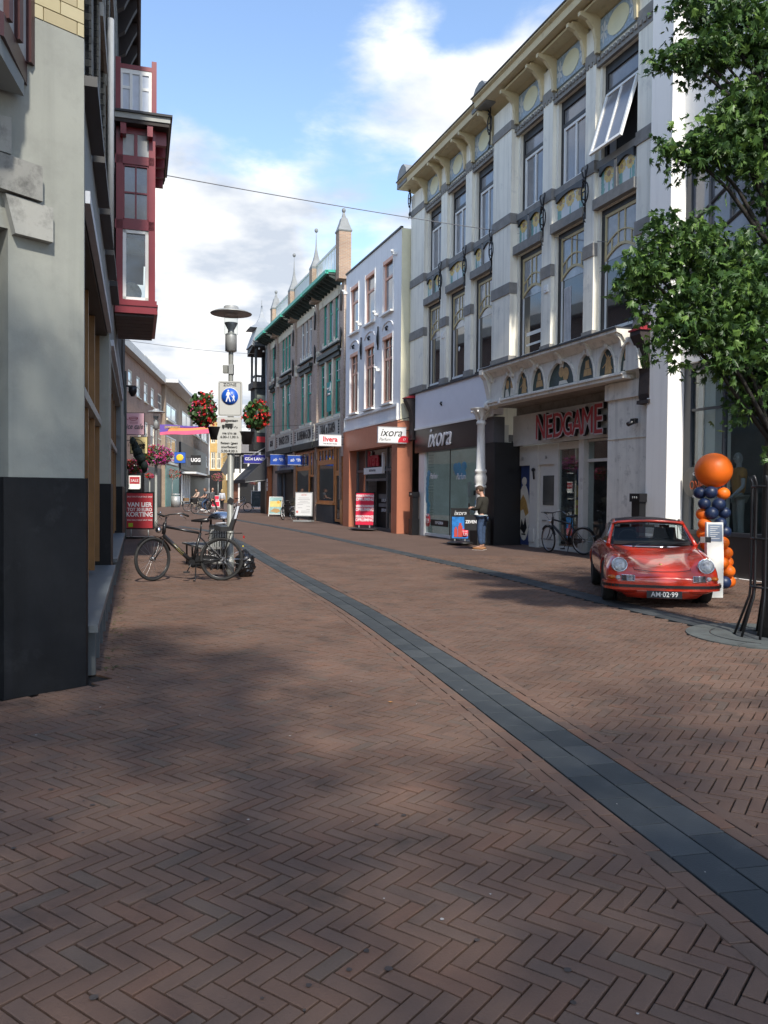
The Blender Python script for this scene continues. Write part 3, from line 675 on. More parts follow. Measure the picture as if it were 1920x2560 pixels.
for k, (a, b) in enumerate(LX):
    P = halfarch(a, b, zb0-.01, .60)
    o = MB().prism(P, YA+.05, YA+.07).build('lunette', LUN, wb)
    q = MB(); m = len(P)
    for j in range(m-1):
        (x0, z0), (x1, z1) = P[j], P[j+1]; cx = (a+b)/2
        f = 1.10; q.prism([(x0, z0), (x1, z1), (cx+(x1-cx)*f, zb0+(z1-zb0)*f), (cx+(x0-cx)*f, zb0+(z0-zb0)*f)], YA-.03, YA+.01)
    cx = (a+b)/2; q.box(cx-.05, cx+.05, YA-.06, YA, zb0+.60, zb0+.70); q.build('arch_moulding', AW, o)
    f, w_ = MB(), MB(); cz = zb0+.22; y = YA+.043
    if k in (0, 6):
        for s in (-1, 1): f.prism([(cx+s*.10+.07*math.cos(t), cz+.10+.10*math.sin(t)) for t in [j*PI/4 for j in range(8)]], y, y+.007)
        w_.prism([(cx-.2, cz-.15), (cx-.02, cz-.15), (cx-.08, cz+.02), (cx-.18, cz)], y, y+.006).prism([(cx+.02, cz-.15), (cx+.22, cz-.15), (cx+.18, cz), (cx+.05, cz+.02)], y, y+.006).prism([(cx+.05, cz+.17), (cx+.17, cz+.15), (cx+.18, cz+.28), (cx+.05, cz+.3)], y, y+.005)
    elif k in (1, 5):
        f.prism([(cx-.10, cz-.15), (cx+.10, cz-.15), (cx+.06, cz+.1), (cx, cz+.17), (cx-.06, cz+.1)], y, y+.007)
        for t in (.6, 2.2): f.prism([(cx-.2*math.cos(t)-.01, cz+.08-.2*math.sin(t)), (cx+.2*math.cos(t)-.01, cz+.08+.2*math.sin(t)), (cx+.2*math.cos(t)+.02, cz+.08+.2*math.sin(t)), (cx-.2*math.cos(t)+.02, cz+.08-.2*math.sin(t))], y-.004, y)
    elif k in (2, 4):
        f.prism([(cx-.13, cz-.1), (cx+.13, cz-.1), (cx+.1, cz+.02), (cx-.1, cz+.02)], y, y+.007).prism([(cx-.08, cz+.03), (cx+.06, cz+.03), (cx+.03, cz+.18), (cx-.06, cz+.16)], y, y+.007)
    else:
        f.prism([(cx+.12+.11*math.cos(t), cz+.03+.13*math.sin(t)) for t in [j*PI/4 for j in range(8)]], y, y+.007).prism([(cx-.03+.09*math.cos(t), cz+.08+.1*math.sin(t)) for t in [j*PI/4 for j in range(8)]], y-.004, y+.003)
        w_.prism([(cx-.1, cz+.16), (cx+.03, cz+.17), (cx+.06, cz+.3), (cx-.08, cz+.31)], y, y+.006).prism([(cx-.12, cz-.15), (cx+.2, cz-.15), (cx+.14, cz-.08), (cx-.1, cz-.08)], y, y+.006)
    Sf = Matrix.Translation((cx, 0, cz)) @ Matrix.Diagonal((1.35, 1, 1.35, 1)) @ Matrix.Translation((-cx, 0, -cz)); f.xf(Sf); w_.xf(Sf)
    f.build('painted_figure', FIG, o)
    if w_.v: w_.build('painted_figure', FIW, o)
for k in range(6):
    x = xc0+.25+k*(xc1-xc0-.4)/5; MB().prism([(YA, 4.85), (YA-.06, 4.86), (YA-.09, 5.0), (YA-.2, 5.12), (YA-.2, 5.17), (YA, 5.17)], x, x+.09, 'x').build('scroll_bracket', AW, wb)
for x in (xc0-.04,):
    q = MB(); q.prism([(-.02, 4.10), (-.24, 4.14), (-.30, 4.5), (-.42, 4.95), (-.55, 5.1), (-.55, 5.24), (-.02, 5.24)], x-.02, x+.22, 'x'); q.ell((x+.1, -.3, 4.2), (.14, .12, .14), 10, 6).build('corner_console', AW, wb)
MB().box(xc0+.9, xc0+.98, YA-.12, YA-.05, 4.18, 4.34).build('cable_clip', WHITE2, wb)
# recessed soffit and fascia behind
YR = .65
SOF = mat('weathered_soffit', (.30, .27, .23), .8, var=.15, dirt=((.09, .08, .07), .52, .75, 4), bump=.1)
MB().add([(xc0, 0, 4.16), (xc1, 0, 4.16), (xc1, YR+.1, 4.16), (xc0, YR+.1, 4.16)], [(0, 1, 2, 3)]).add([(x1i, YR+.1, 3.5), (xc1+.3, YR+.1, 3.5), (xc1+.3, YR+.1, 4.2), (x1i, YR+.1, 4.2)], [(0, 1, 2, 3)]).build('soffit', SOF, wb)
x2, x3 = FR.X(1272, YR, 1110), FR.X(1599, YR, 1050)
z2 = FR.Z(1274, 1117, YR)
FAS = mat('grey_white_fascia', (.66, .65, .60), .55, var=.06, dirt=((.42, .40, .36), .56, .8, 2.5))
MB().box(x1i+.02, x3, YR-.02, YR+.08, z2, 3.92).build('shop_fascia', FAS, wb)
MB().box(FR.X(1225, .2, 1100), x2+.02, .1, YR-.02, z2-.03, 3.68).build('shop_fascia', FAS, wb)
RED = mat('game_sign_red', (.40, .03, .035), .45, var=.1, scale=5); RIM = mat('game_sign_rim', (.62, .56, .56), .5, var=0)
cz, n_ = 0, 7
ch = 'NEDGAME'; xs0, xs1 = FR.X(1340.6, .45, 1070), FR.X(1508, .45, 1060)
zl = [FR.Z(1345, 1073, .45), FR.Z(1505, 1052, .45)]
for k, c in enumerate(ch):
    x = xs0+(xs1-xs0)*(k+.5)/7; t = (k+.5)/7; z = zl[0]+(zl[1]-zl[0])*t*0+[.02, 0, .01, 0, 0, .02, .02][k]
    hgt = [.78, .72, .74, .70, .74, .76, .84][k]
    o = text(c, hgt*1.28, BLK, wb, (x, .52, z), ext=.05, bold=.030, sx=.78, name='letter_body'); o.rotation_euler = (PI/2, R.uniform(-.05, .05), 0)
    p = text(c, hgt*1.28, RIM, wb, (x, .462, z), ext=.006, bold=.034, sx=.78, name='letter_rim'); p.rotation_euler = o.rotation_euler
    p = text(c, hgt*1.28, RED, wb, (x, .45, z), ext=.006, bold=.0, sx=.78, name='letter'); p.rotation_euler = o.rotation_euler
# storefront below: door with blue picture, white door, display windows
YS = .85
GW = mat('old_white_joinery', (.66, .64, .58), .55, var=.06, dirt=((.28, .27, .25), .58, .8, 3))
def sx(px, py=1200, o=YS): return FR.X(px, o, py)
xd0, xd1, xd2, xd3 = sx(1278), sx(1289), sx(1325.5), sx(1338)
xe0, xe1, xe2 = sx(1345), sx(1387), sx(1392)
xw0, xw1, xp1 = sx(1396), sx(1456), sx(1468)
xv1, xq1, xz1 = sx(1528), sx(1541), sx(1598)
q = MB(); q.box(xd0, xd1, YS-.02, YS+.3, 0, z2).box(xd2, xe0, YS-.02, YS+.3, 0, z2).box(xd1, xd2, YS, YS+.3, 2.42, z2).box(xe1, xw0, YS-.02, YS+.3, 0, z2).box(xe0, xe1, YS, YS+.3, 2.42, z2)
q.box(xw0, xw1, YS, YS+.12, z2-.2, z2).box(xw0, xw1, YS, YS+.12, 0, .12)
q.build('door_surround', GW, wb)
MB().box(xd2+.02, xd3, YS-.05, YS-.02, .15, .55).build('skirting_block', GW, wb)
BLP = mat('blue_painted_door', (.035, .06, .17), .45, var=.15); OCH = mat('ochre_paint', (.5, .30, .09), .5, var=.2, scale=9)
dr = MB().box(xd1, xd2, YS+.06, YS+.10, .03, 2.42).build('blue_picture_door', BLP, wb)
dw, cx = xd2-xd1, (xd1+xd2)/2
MB().prism([(cx+dw*.38*math.cos(t*PI/10), 1.0+.85*math.sin(t*PI/10)) for t in range(20)], YS+.048, YS+.059).prism([(cx+dw*.16*math.cos(t*PI/6), 1.95+.13*math.sin(t*PI/6)) for t in range(12)], YS+.048, YS+.059).build('painted_oval', FIW, dr)
MB().prism([(cx-.25, 1.3), (cx-.05, 1.55), (cx+.15, 1.35), (cx+.3, 1.0), (cx+.12, .9), (cx-.02, 1.1), (cx-.2, 1.05)], YS+.040, YS+.047).build('painted_flower', OCH, dr)
MB().prism([(cx-.2, .5), (cx-.12, .8), (cx, .6), (cx+.1, .85), (cx+.2, .55), (cx+.05, .35)], YS+.040, YS+.047).box(cx-.12, cx+.12, YS+.04, YS+.05, .32, .36).build('letter_slot', BLK, dr)
dr = MB().box(xe0, xe1, YS+.06, YS+.10, .03, 2.42).build('white_door', GW, wb)
ew = xe1-xe0
MB().box(xe0+ew*.22, xe1-ew*.12, YS+.048, YS+.059, 1.25, 2.1).build('door_glass', mat('grey_door_glass', (.06, .062, .062), .25), dr)
q = MB(); q.box(xe0+ew*.12, xe1-ew*.12, YS+.05, YS+.059, .25, .28).box(xe0+ew*.12, xe1-ew*.12, YS+.05, YS+.059, 1.02, 1.05).box(xe0+ew*.2, xe0+ew*.45, YS+.04, YS+.058, .78, .82); q.build('door_moulding', GREYST, dr)
text('32', .13, GREYST, wb, (cx, YS-.02, 2.62)); text('36', .13, GREYST, wb, ((xe0+xe1)/2, YS-.02, 2.62))
q = MB(); q.tube([(xd3-.02, YS-.03, 2.0), (xd3-.02, YS-.06, 2.25)], .03, 6).ell((xd3-.02, YS-.06, 2.28), .06, 8, 5); q.build('wall_lamp', BLKM, wb)
q = MB(); q.box(xw1, xp1, YS-.12, YS+.2, 0, z2).box(xv1, xq1, YS-.04, YS+.2, 0, z2+.0).box(xp1, xv1, YS, YS+.1, 2.42, 2.50).box(xp1, xz1, YS, YS+.1, z2-.06, z2); q.build('display_frame', GW, wb)
MB().box(xw0, xw1, YS+.04, YS+.05, .12, z2-.2).box(xp1, xv1, YS+.04, YS+.05, .05, 2.42).box(xp1, xv1, YS+.04, YS+.05, 2.5, z2-.06).box(xq1, xz1, YS+.04, YS+.05, .05, z2-.06).build('shop_glass', SGLASS, wb)
DK = mat('dark_shop_interior', (.16, .155, .16), .8, var=.6, scale=2)
MB().add([(xw0, 3.4, 0), (xz1, 3.4, 0), (xz1, 3.4, 3.5), (xw0, 3.4, 3.5)], [(0, 1, 2, 3)]).add([(xw0, YS+.1, 3.3), (xz1, YS+.1, 3.3), (xz1, 3.4, 3.3), (xw0, 3.4, 3.3)], [(0, 1, 2, 3)]).add([(xw0, YS+.1, 0), (xw0, 3.4, 0), (xw0, 3.4, 3.3), (xw0, YS+.1, 3.3)], [(0, 1, 2, 3)]).add([(xz1, YS+.1, 0), (xz1, 3.4, 0), (xz1, 3.4, 3.3), (xz1, YS+.1, 3.3)], [(0, 1, 2, 3)]).add([(xw0, YS+.1, .02), (xz1, YS+.1, .02), (xz1, 3.4, .02), (xw0, 3.4, .02)], [(0, 1, 2, 3)]).build('shop_interior', DK, wb)
pc = [(.25, .08, .1), (.1, .14, .3), (.5, .32, .08), (.3, .05, .05), (.12, .25, .2), (.4, .35, .3)]
ww = xw1-xw0
for k in range(14):
    x = xw0+ww*R.uniform(.42, .85); z = R.uniform(.9, 2.3); MB().box(x-.14, x+.14, YS+.25+k*.012, YS+.26+k*.012, z-.16, z+.16).build('game_box', mat('box_print_%d' % (k % 6), pc[k % 6], .5, var=.5, scale=9), wb)
YP = mat('yellow_poster', (.55, .40, .03), .5)
MB().box(xw0+ww*.45, xw1-.04, YS+.2, YS+.21, 1.0, 1.42).build('sale_poster', YP, wb); text('2', .4, REDS, wb, (xw1-.25, YS+.19, 1.2)); text('OP=OP', .12, REDS, wb, (xw0+ww*.62, YS+.19, 1.22))
MB().box(xw0+ww*.42, xw1-.04, YS+.2, YS+.21, 2.45, 2.85).build('banner_reflected', mat('reflection_cream', (.4, .36, .28), .5), wb)  # a banner's reflection in the glass, built as a solid cream card
MB().box(xq1+.05, xq1+.32, YS+.02, YS+.03, 1.62, 1.92).box(xq1+.48, xq1+.78, YS+.02, YS+.03, 1.38, 2.0).build('paper_notice', WHITE2, wb)
q = MB()
for k in range(10): q.box(xq1+.52+(k % 2)*.12, xq1+.6+(k % 2)*.12, YS+.012, YS+.019, 1.42+.05*k, 1.45+.05*k)
q.build('notice_print', BLK, wb)
for k in range(5):
    x = xp1+.3+R.random()*.8; z = .6+k*.3; MB().box(x-.15, x+.15, 1.6, 1.62, z, z+.25).build('game_box', MT['box_print_%d' % (k % 6)], wb)
# right end pier of the shop front
MB().box(xz1, XR-.01, -.04, 1.0, 0, 4.16).box(xz1-.06, XR-.01, -.10, 1.0, 3.75, 4.12).box(xz1, XR-.01, -.06, -.04, 2.84, 2.86).build('end_pier', AW, wb)
q = MB(); q.box(XR-.55, XR-.40, -.2, -.1, 3.15, 3.25).tube([(XR-.48, -.1, 3.2), (XR-.5, -.3, 3.12)], .05, 8); q.build('camera_box', BLKM, wb)
# ---------------- black consoles with red cloth, and the black cabinets
def console(x, ztop, label):
    t = thing('carved_console', label, 'wall bracket', FR.wp(x, 0, 0), FR.rz, 'black carved brackets with red cloth on top')
    s = 1.0
    q = MB(); q.prism([(0, ztop-1.5), (-.15, ztop-1.5), (-.18, ztop-1.35), (-.16, ztop-.9), (-.21, ztop-.5), (-.33, ztop-.25), (-.42, ztop-.1), (-.42, ztop), (0, ztop)], -.18, .18, 'x')
    q.box(-.21, .21, -.20, 0, ztop-1.56, ztop-1.48); q.build('bracket', mat('dark_carved_wood', (.03, .022, .02), .7, var=.4, scale=9, bump=.6), t)
    q = MB(); q.prism([(0, ztop), (-.44, ztop-.01), (-.44, ztop+.03), (-.3, ztop+.08), (0, ztop+.10)], -.22, .22, 'x'); q.build('red_cloth', mat('red_cloth', (.30, .02, .03), .8, var=.4, scale=14, bump=.5), t)
console(XR-.12, FR.Z(1600, 823, -.4), 'large black bracket with red cloth right of the arcade of lunettes')
console(x0i-.25, FR.Z(1030, 993, -.3), 'small black bracket with red cloth left of the lilac white fascia')
def cabinet(x, h, label):
    t = thing('black_cabinet', label, 'cabinet', FR.wp(x, -.2, 0), FR.rz, 'black street cabinets against the facades')
    MB().box(-.14, .14, -.12, .12, .6, h).build('post', BLKM, t); MB().box(-.18, .18, -.15, .13, 0, .6).build('base', BLKM, t); MB().box(-.18, .18, -.15, .13, h, h+.18).build('cap', BLKM, t)
    q = MB(); [q.ell((dx, -.15, h+.09), (.02, .008, .03), 8, 4) for dx in (-.07, 0, .07)]; q.build('emblem', STEEL, t)
cabinet(FR.X(1035, -.2, 1330), 1.42, 'narrow black cabinet between terracotta pillar and perfume shop window')
cabinet(FR.X(1608, -.1, 1400), 1.42, 'black cabinet at the white pier behind the red car')
# ---------------- cast-iron column
gc = FR.M.inverted() @ G(1253, 1361)
col = thing('cast_iron_column', 'white cast iron column on a black plinth carrying the arcade', 'column', FR.wp(gc.x, -.28, 0), FR.rz)
MB().box(-.27, .27, -.22, .22, 0, .78).build('plinth', mat('plinth_black', (.02, .02, .02), .5, var=.3, dirt=((.3, .28, .15), .66, .72, 8)), col)
CI = mat('column_white', (.80, .79, .74), .45, var=.05, dirt=((.36, .34, .28), .62, .8, 9), bump=.05)
MB().lathe([(.26, .78), (.25, .82), (.19, .92), (.15, 1.0), (.15, 1.12), (.19, 1.15), (.15, 1.18), (.14, 1.25), (.14, 1.72), (.18, 1.75), (.18, 1.80), (.15, 1.83), (.19, 1.93), (.19, 2.08), (.15, 2.18), (.19, 2.22), (.18, 2.28), (.14, 2.32), (.125, 3.1), (.12, 3.65), (.15, 3.68), (.15, 3.74), (.12, 3.78), (.14, 3.9), (.20, 4.02), (.33, 4.12), (.35, 4.15), (.35, 4.155)], 24).build('shaft', CI, col)
q = MB()
for k in range(8):
    t = k*PI/4; q.tube([(.13*math.cos(t), .13*math.sin(t), 3.82), (.2*math.cos(t), .2*math.sin(t), 3.98), (.30*math.cos(t), .30*math.sin(t), 4.08), (.33*math.cos(t), .33*math.sin(t), 4.02)], .03, 6)
q.build('capital_leaf', CI, col)
# ================================================================ white sports-shop building at the right edge
sb = thing('white_shop_building', 'smooth white rendered building with dark arched windows behind the tree', 'building', FR.o, FR.rz)
WS = mat('smooth_white_render', (.88, .86, .81), .6, var=.025, streak=.10, scale=.8, bump=.03)
YP0 = -.16
p0, p1 = FR.X(1641, 0, 600)+.0, FR.X(1669, YP0, 1000)
MB().box(p0-.02, p1, YP0, 1.2, 0, 16).build('corner_pilaster', WS, sb)
YB = .14
w0 = p1; w1 = p1+14
zh = FR.Z(1690, 915, YB); zu0, zu1 = FR.Z(1700, 838, YB)+.15, 9.05
XO = p1+.02
q = MB(); wall(q, w0, w1, 0, 16, [(p1+.01, p1+7.2, .0, zh), (XO, p1+5.6, FR.Z(1700, 800, YB), FR.Z(1697, 395, YB))], YB, .5)
q.box(w0, w1, 3, 9, 0, 16); q.build('wall', WS, sb)
zua, zub = FR.Z(1700, 800, YB), FR.Z(1697, 395, YB)
DKF = mat('dark_grey_steel', (.045, .05, .058), .4, var=.1)
q = MB(); x1 = p1+5.6; y = YB+.06
q.box(XO, XO+.16, y, y+.1, zua, zub).box(x1-.12, x1, y, y+.1, zua, zub).box(XO, x1, y, y+.1, zua, zua+.1).box(XO, x1, y, y+.1, zub-.1, zub)
n = 9
for k in range(1, n):
    x = XO+.1+(x1-XO-.2)*k/n; z = zub-2.2+.8*math.sin(PI*k/n); q.box(x-.03, x+.03, y+.01, y+.08, z, zub)
for dz in (0, .8):
    P = [(XO+.1+(x1-XO-.2)*k/18, y+.045, zub-2.2-dz*0+dz*.9+.8*math.sin(PI*k/18)) for k in range(19)]; q.tube(P, .035, 6)
q.box(x1-2.2, x1-2.1, y+.01, y+.08, zua, zub)
o = q.build('arched_steel_window', DKF, sb); MB().box(XO+.1, x1, y+.06, y+.07, zua, zub).build('pane', CURT, o)
# shop window
q = MB(); y = YB+.10; xe = p1+7.2
q.box(p1+.01, p1+.22, y, y+.14, 0, zh).box(p1+.22, xe, y, y+.14, zh-.14, zh).box(p1+.22, xe, y-.04, y+.14, .78, .86).box(p1+1.15, p1+1.19, y, y+.10, .86, zh-.14).box(p1+4.6, p1+4.7, y, y+.1, 0, zh)
for k in range(1, 9): q.box(p1+.5+k*.75, p1+.54+k*.75, y+.02, y+.1, zh-.95, zh-.14)
q.box(p1+.22, xe, y+.02, y+.1, zh-.98, zh-.93)
q.tube([(p1+1.17, y+.05, zh-1.6), (p1+1.1, y+.05, zh-2.1), (p1+.9, y+.05, zh-2.45), (p1+.5, y+.05, zh-2.65)], .03, 6)
o = q.build('shop_window_frame', DKF, sb)
MB().box(p1+.22, xe, y+.06, y+.07, .86, zh-.14).build('shop_glass', SGLASS, o)
MB().box(p1+.22, p1+.72, YB+.30, YB+.7, 0, zh).build('inner_pier', WS, sb)
MB().box(p1+.22, xe, y-.02, y+.3, 0, .78).build('stall_riser', mat('brown_black_panel', (.03, .025, .024), .5), sb)
BRI = brickmat('inside_brick', (.12, .085, .06), (.08, .06, .045), (.16, .15, .13))
MB().add([(p1+.4, 3.5, 0), (xe, 3.5, 0), (xe, 3.5, zh), (p1+.4, 3.5, zh)], [(0, 1, 2, 3)]).build('back_wall', BRI, sb)
MB().add([(p1+.4, .4, zh-.01), (xe, .4, zh-.01), (xe, 3.5, zh-.01), (p1+.4, 3.5, zh-.01)], [(0, 1, 2, 3)]).add([(p1+.4, .4, .3), (xe, .4, .3), (xe, 3.5, .3), (p1+.4, 3.5, .3)], [(0, 1, 2, 3)]).add([(p1+.4, .4, 0), (p1+.4, 3.5, 0), (p1+.4, 3.5, zh), (p1+.4, .4, zh)], [(0, 1, 2, 3)]).add([(xe, .4, 0), (xe, 3.5, 0), (xe, 3.5, zh), (xe, .4, zh)], [(0, 1, 2, 3)]).build('shop_interior', mat('shop_inside_grey', (.10, .10, .095), .9, var=.2), sb)
cxs = FR.X(1733, YB+.05, 1200)
MB().lathe([(.001, 0), (.31, 0), (.31, .03), (.001, .03)], 28, (0, 0, 0), 'y').xf(Matrix.Translation((cxs, YB+.04, FR.Z(1733, 1205, YB)))).build('round_sign', mat('round_sign_black', (.02, .02, .022), .35), sb)
text('ONE', .26, mat('sign_orange', (.5, .10, .03), .5, var=0), sb, (cxs+.1, YB+.035, FR.Z(1740, 1214, YB)), sx=.7)
text('FOR', .09, WT, sb, (cxs+.1, YB+.035, FR.Z(1740, 1222, YB)-.16)); text('OUR', .09, WT, sb, (cxs+.1, YB+.035, FR.Z(1740, 1222, YB)+.30))

# ================================================================ lilac house with terracotta ground floor
lh = thing('lilac_house', 'pale lilac house with peach windows over a terracotta shop front', 'house', FR.o, FR.rz)
YL = -.45
LILW = mat('lilac_render', (.82, .81, .80), .6, var=.04, streak=.15, scale=1.2, dirt=((.62, .63, .66), .6, .8, 2), bump=.05)
PEACH = mat('peach_paint', (.80, .45, .31), .55, var=.08); TERR = mat('terracotta_cladding', (.46, .17, .095), .5, var=.06)
CREAMW = mat('pale_yellow_render', (.80, .76, .54), .7, var=.05)
xl0, xl1 = FR.X(864.5, YL, 900), FR.X(1002, YL, 900)
ZT = FR.Z(1000.6, 573, YL)
wins = []
for (a, b) in ((877, 897), (914, 937.5), (958, 983)):
    x0, x1 = FR.X(a, YL, 760), FR.X(b, YL, 760); wins.append((x0, x1))
zA0, zA1 = FR.Z(957, 789, YL), FR.Z(958, 657, YL); zB0, zB1 = FR.Z(953, 1013, YL), FR.Z(955.5, 845, YL)
q = MB(); wall(q, xl0, xl1, 4.1, ZT, [(a, b, zA0, zA1) for a, b in wins]+[(a, b, zB0, zB1) for a, b in wins], YL, .14)
q.build('front_wall', LILW, lh)
MB().box(xl0+.05, xl1-.03, YL+.22, 8, 4.1, ZT-.02).build('body', CREAMW, lh); MB().box(xl0+.05, xl1-.03, 1.2, 8, 0, 4.1).build('shop_back_wall', DK, lh)
MB().box(xl1-.14, xl1, YL+.001, 9, 4.1, ZT-.001).build('side_wall', CREAMW, lh)
DGT = mat('dark_gutter2', (.02, .022, .025), .5)
MB().box(xl0, xl1+.0, YL-.05, YL+.06, ZT, ZT+.07).build('roof_edge', DGT, lh)
MB().box(xl1-.3, xl1+.45, .3, 4, ZT-.75, ZT-.2).box(xl1-.3, xl1+.1, .1, 4, ZT-.2, ZT-.05).build('rear_gutter', DGT, lh)
for a, b in wins:
    for k, (z0, z1) in enumerate(((zA0, zA1), (zB0, zB1))):
        q = MB(); q.box(a-.09, a, YL-.03, YL-.001, z0, z1+.05).box(b, b+.04, YL-.03, YL-.001, z0, z1+.05); q.build('reveal_band', WHITE2, lh)
        o = window(lh, a, b, z0, z1, YL+.06, PEACH, DGLASS if k else CURT, fw=.12, vs=(.5,) if k else (), hs=(.66,), name='peach_window', sill=None)
        MB().box(a, b, YL-.02, YL+.06, z1-.14, z1).build('head', PEACH, o); MB().box(a-.12, b+.06, YL-.14, YL+.05, z0-.07, z0).build('sill', WHITE2, o)
        if k:
            z = z1-(z1-z0)*.17; MB().box(a+.1, b-.1, YL+.07, YL+.11, z-.02, z+.02).build('glazing_bar', PEACH, o)
            cx = (a+b)/2; MB().tube([(cx+(b-a)*.52*math.cos(t*PI/8), YL-.015, z1+.28+.26*math.sin(t*PI/8)) for t in range(9)], .03, 6).build('blind_arch', LILW, lh)
    MB().tube([((a+b)/2, YL-.02, zA0-.55), ((a+b)/2, YL-.1, zA0-.6), ((a+b)/2, YL-.05, zA0-.72)], .05, 6).build('wall_hook', BLKM, lh)
for k in (0, 1):
    x = (wins[k][1]+wins[k+1][0])/2; zc = zA0-.9+.05*k; q = MB(); q.tube([(x, YL-.04, zc-.45), (x, YL-.04, zc+.5)], .03, 6)
    for s in (-1, 1): q.tube([(x, YL-.05, zc+.3), (x+s*.08, YL-.06, zc+.1), (x+s*.08, YL-.06, zc-.1), (x, YL-.05, zc-.3)], .025, 5)
    q.build('iron_anchor', IRON, lh)
for (px, py) in ((991, 634), (944, 786), (902, 811), (867, 733), (948, 925)):
    x, z = FR.hit(px, py, YL); MB().box(x-.07, x+.07, YL-.16, YL, z-.05, z+.05).lathe([(.04, 0), (.09, .1)], 10, (x, YL-.16, z+.02), 'z').build('spotlight', WHITE2, lh)
zt0_, zt1_ = FR.Z(1000, 1068, YL-.1), FR.Z(994, 1010, YL)
q = MB(); q.box(xl0+.05, xl1-.15, YL-.10, YL-.001, 4.35, 4.42).box(xl0+.05, xl1-.3, YL-.08, YL-.001, zB0-.22, zB0-.13).box(xl1-.32, xl1-.2, YL-.08, YL-.001, 4.42, zB0-.13).box(xl0+.02, xl0+.1, YL-.08, YL-.001, 4.42, zB0-.22); q.build('white_moulding', WHITE2, lh)
# terracotta portal
YT = YL-.12
pt = thing('terracotta_portal', 'terracotta clad shop front with a dark doorway under the lilac house', 'shop front', FR.o, FR.rz)
xt0, xt1 = FR.X(857, YT, 1250), FR.X(992, YT, 1250)
xa_, xb_ = FR.X(872, YT, 1250), FR.X(978, YT, 1250)
MB().box(xa_, xb_, YT, YT+.55, 3.42, 4.32).build('header', TERR, pt); MB().box(xt0, xa_, YT, YT+.5, 0, 4.32).build('left_pillar', TERR, pt)
MB().box(xb_, xt1, YT, YT+.62, 0, 4.32).build('right_pillar', TERR, pt)
ALU = mat('grey_aluminium', (.16, .165, .17), .4, metal=.4)
q = MB(); y = YT+.35; xm1, xm2 = xa_+(xb_-xa_)*.24, xa_+(xb_-xa_)*.73
for x in (xa_+.05, xm1, xm2, xb_-.05): q.box(x-.05, x+.05, y, y+.1, 0, 3.42)
q.box(xa_, xb_, y+.003, y+.1, 2.45, 2.55).box(xa_, xb_, y+.003, y+.1, 0, .1).box(xm1, xm2, y-.02, y+.1, 2.05, 2.15)
q.build('shop_frame', ALU, pt)
MB().box(xa_+.1, xm1-.05, y+.05, y+.06, .1, 3.4).box(xm2+.05, xb_-.1, y+.05, y+.06, .1, 3.4).box(xm1+.05, xm2-.05, y+.05, y+.06, 2.15, 3.4).build('shop_glass', mat('dark_reflecting_glass', (.03, .032, .034), .04, var=.6, scale=1.5, spec=1.), pt)
MB().box(xm1+.05, xm2-.05, y+.5, y+.6, 0, 2.1).build('door_opening', BLK, pt)
MB().box(xm1+.5, xm2-.5, y+.45, y+.49, 1.3, 1.5).box(xm1+.5, xm2-.3, y+.45, y+.49, .95, 1.1).build('door_notice', mat('notice_grey', (.2, .2, .2), .6), pt)
text('OPRUIMING', .2, WT, pt, ((xm1+xm2)/2, y+.43, 1.22), sx=.9); text('OPRUIMING', .2, WT, pt, ((xm1+xm2)/2, y+.43, .8), sx=.9)
text('livera', .95, mat('shop_sign_red', (.42, .015, .03), .45, var=0), pt, ((xm1+xm2)/2-.2, y-.05, 2.98), sx=.7, bold=.02, ext=.03)
MB().box(xm1+.1, xm2-.3, y-.12, y-.02, 2.35, 2.62).box(xm2-.30, xm2-.2, y-.12, y-.02, 2.35, 3.2).build('light_box', WHITE2, pt)
text('live life love livera', .16, MT['notice_grey'], pt, ((xm1+xm2)/2-.1, y-.125, 2.5), sx=.75)
def blade(fr, x, z, w, h, y, lab, tex, face=(.78, .78, .78), arm=True, cat='sign', rot=0):
    """a double-faced sign that sticks out from a facade: w out from the wall, h high"""
    t = thing('projecting_sign', lab, cat, fr.wp(x, y, z), fr.rz+rot)
    m = mat('sign_face_%.2f_%.2f_%.2f' % face, face, .4, var=.02)
    MB().box(-.06, .06, -w-.15, -.15, -h/2, h/2).build('box', m, t)
    MB().box(-.065, .065, -w-.17, -.13, h/2, h/2+.03).box(-.065, .065, -w-.17, -.13, -h/2-.03, -h/2).build('rim', mat('rim_grey', (.35, .35, .35), .5), t)
    if arm: MB().tube([(0, -.15, h*.35), (0, .1, h*.35)], .02, 6).tube([(0, -.15, -h*.35), (0, .1, -h*.35)], .02, 6).build('arm', BLKM, t)
    for s, size, mm, dy, dz, kw in tex:
        o = text(s, size, mm, t, (.066, -.15-w/2+dy, dz), (PI/2, 0, PI/2), **kw)
    return t
# pixel x of a blade's outer/inner end gives its width; faces look along the street towards the camera
INK = mat('ink_black', (.015, .015, .015), .5, var=0); LR = mat('shop_sign_red_flat', (.60, .02, .04), .5, var=0)
x, z = FR.hit(1027, 1090, 0); zi = z
tx = blade(FR, x0i-.55, zi, 1.12, .56, -.12, 'white perfume shop blade sign with a red price disc beside the terracotta pillar', [('ixora', .42, INK, -.05, .08, dict(shear=.3)), ('Parfum', .16, MT['notice_grey'], -.3, -.17, dict(shear=.3))])
q = MB(); q.prism([(-.15-.36+.25*math.cos(t*PI/12)+.26, -.27+.25*math.sin(t*PI/12)) for t in range(13)], .062, .068, 'x'); q.xf(Matrix.Translation((0, .02, 0))).build('price_disc', LR, tx)
text('17', .13, WT, tx, (.07, -.23, -.17), (PI/2, 0, PI/2))
MB().tube([(0, -.15-1.15, .35), (0, .2, .75)], .015, 5).build('stay', BLKM, tx)
x, z = FR.hit(838, 1103, YT-.3); 
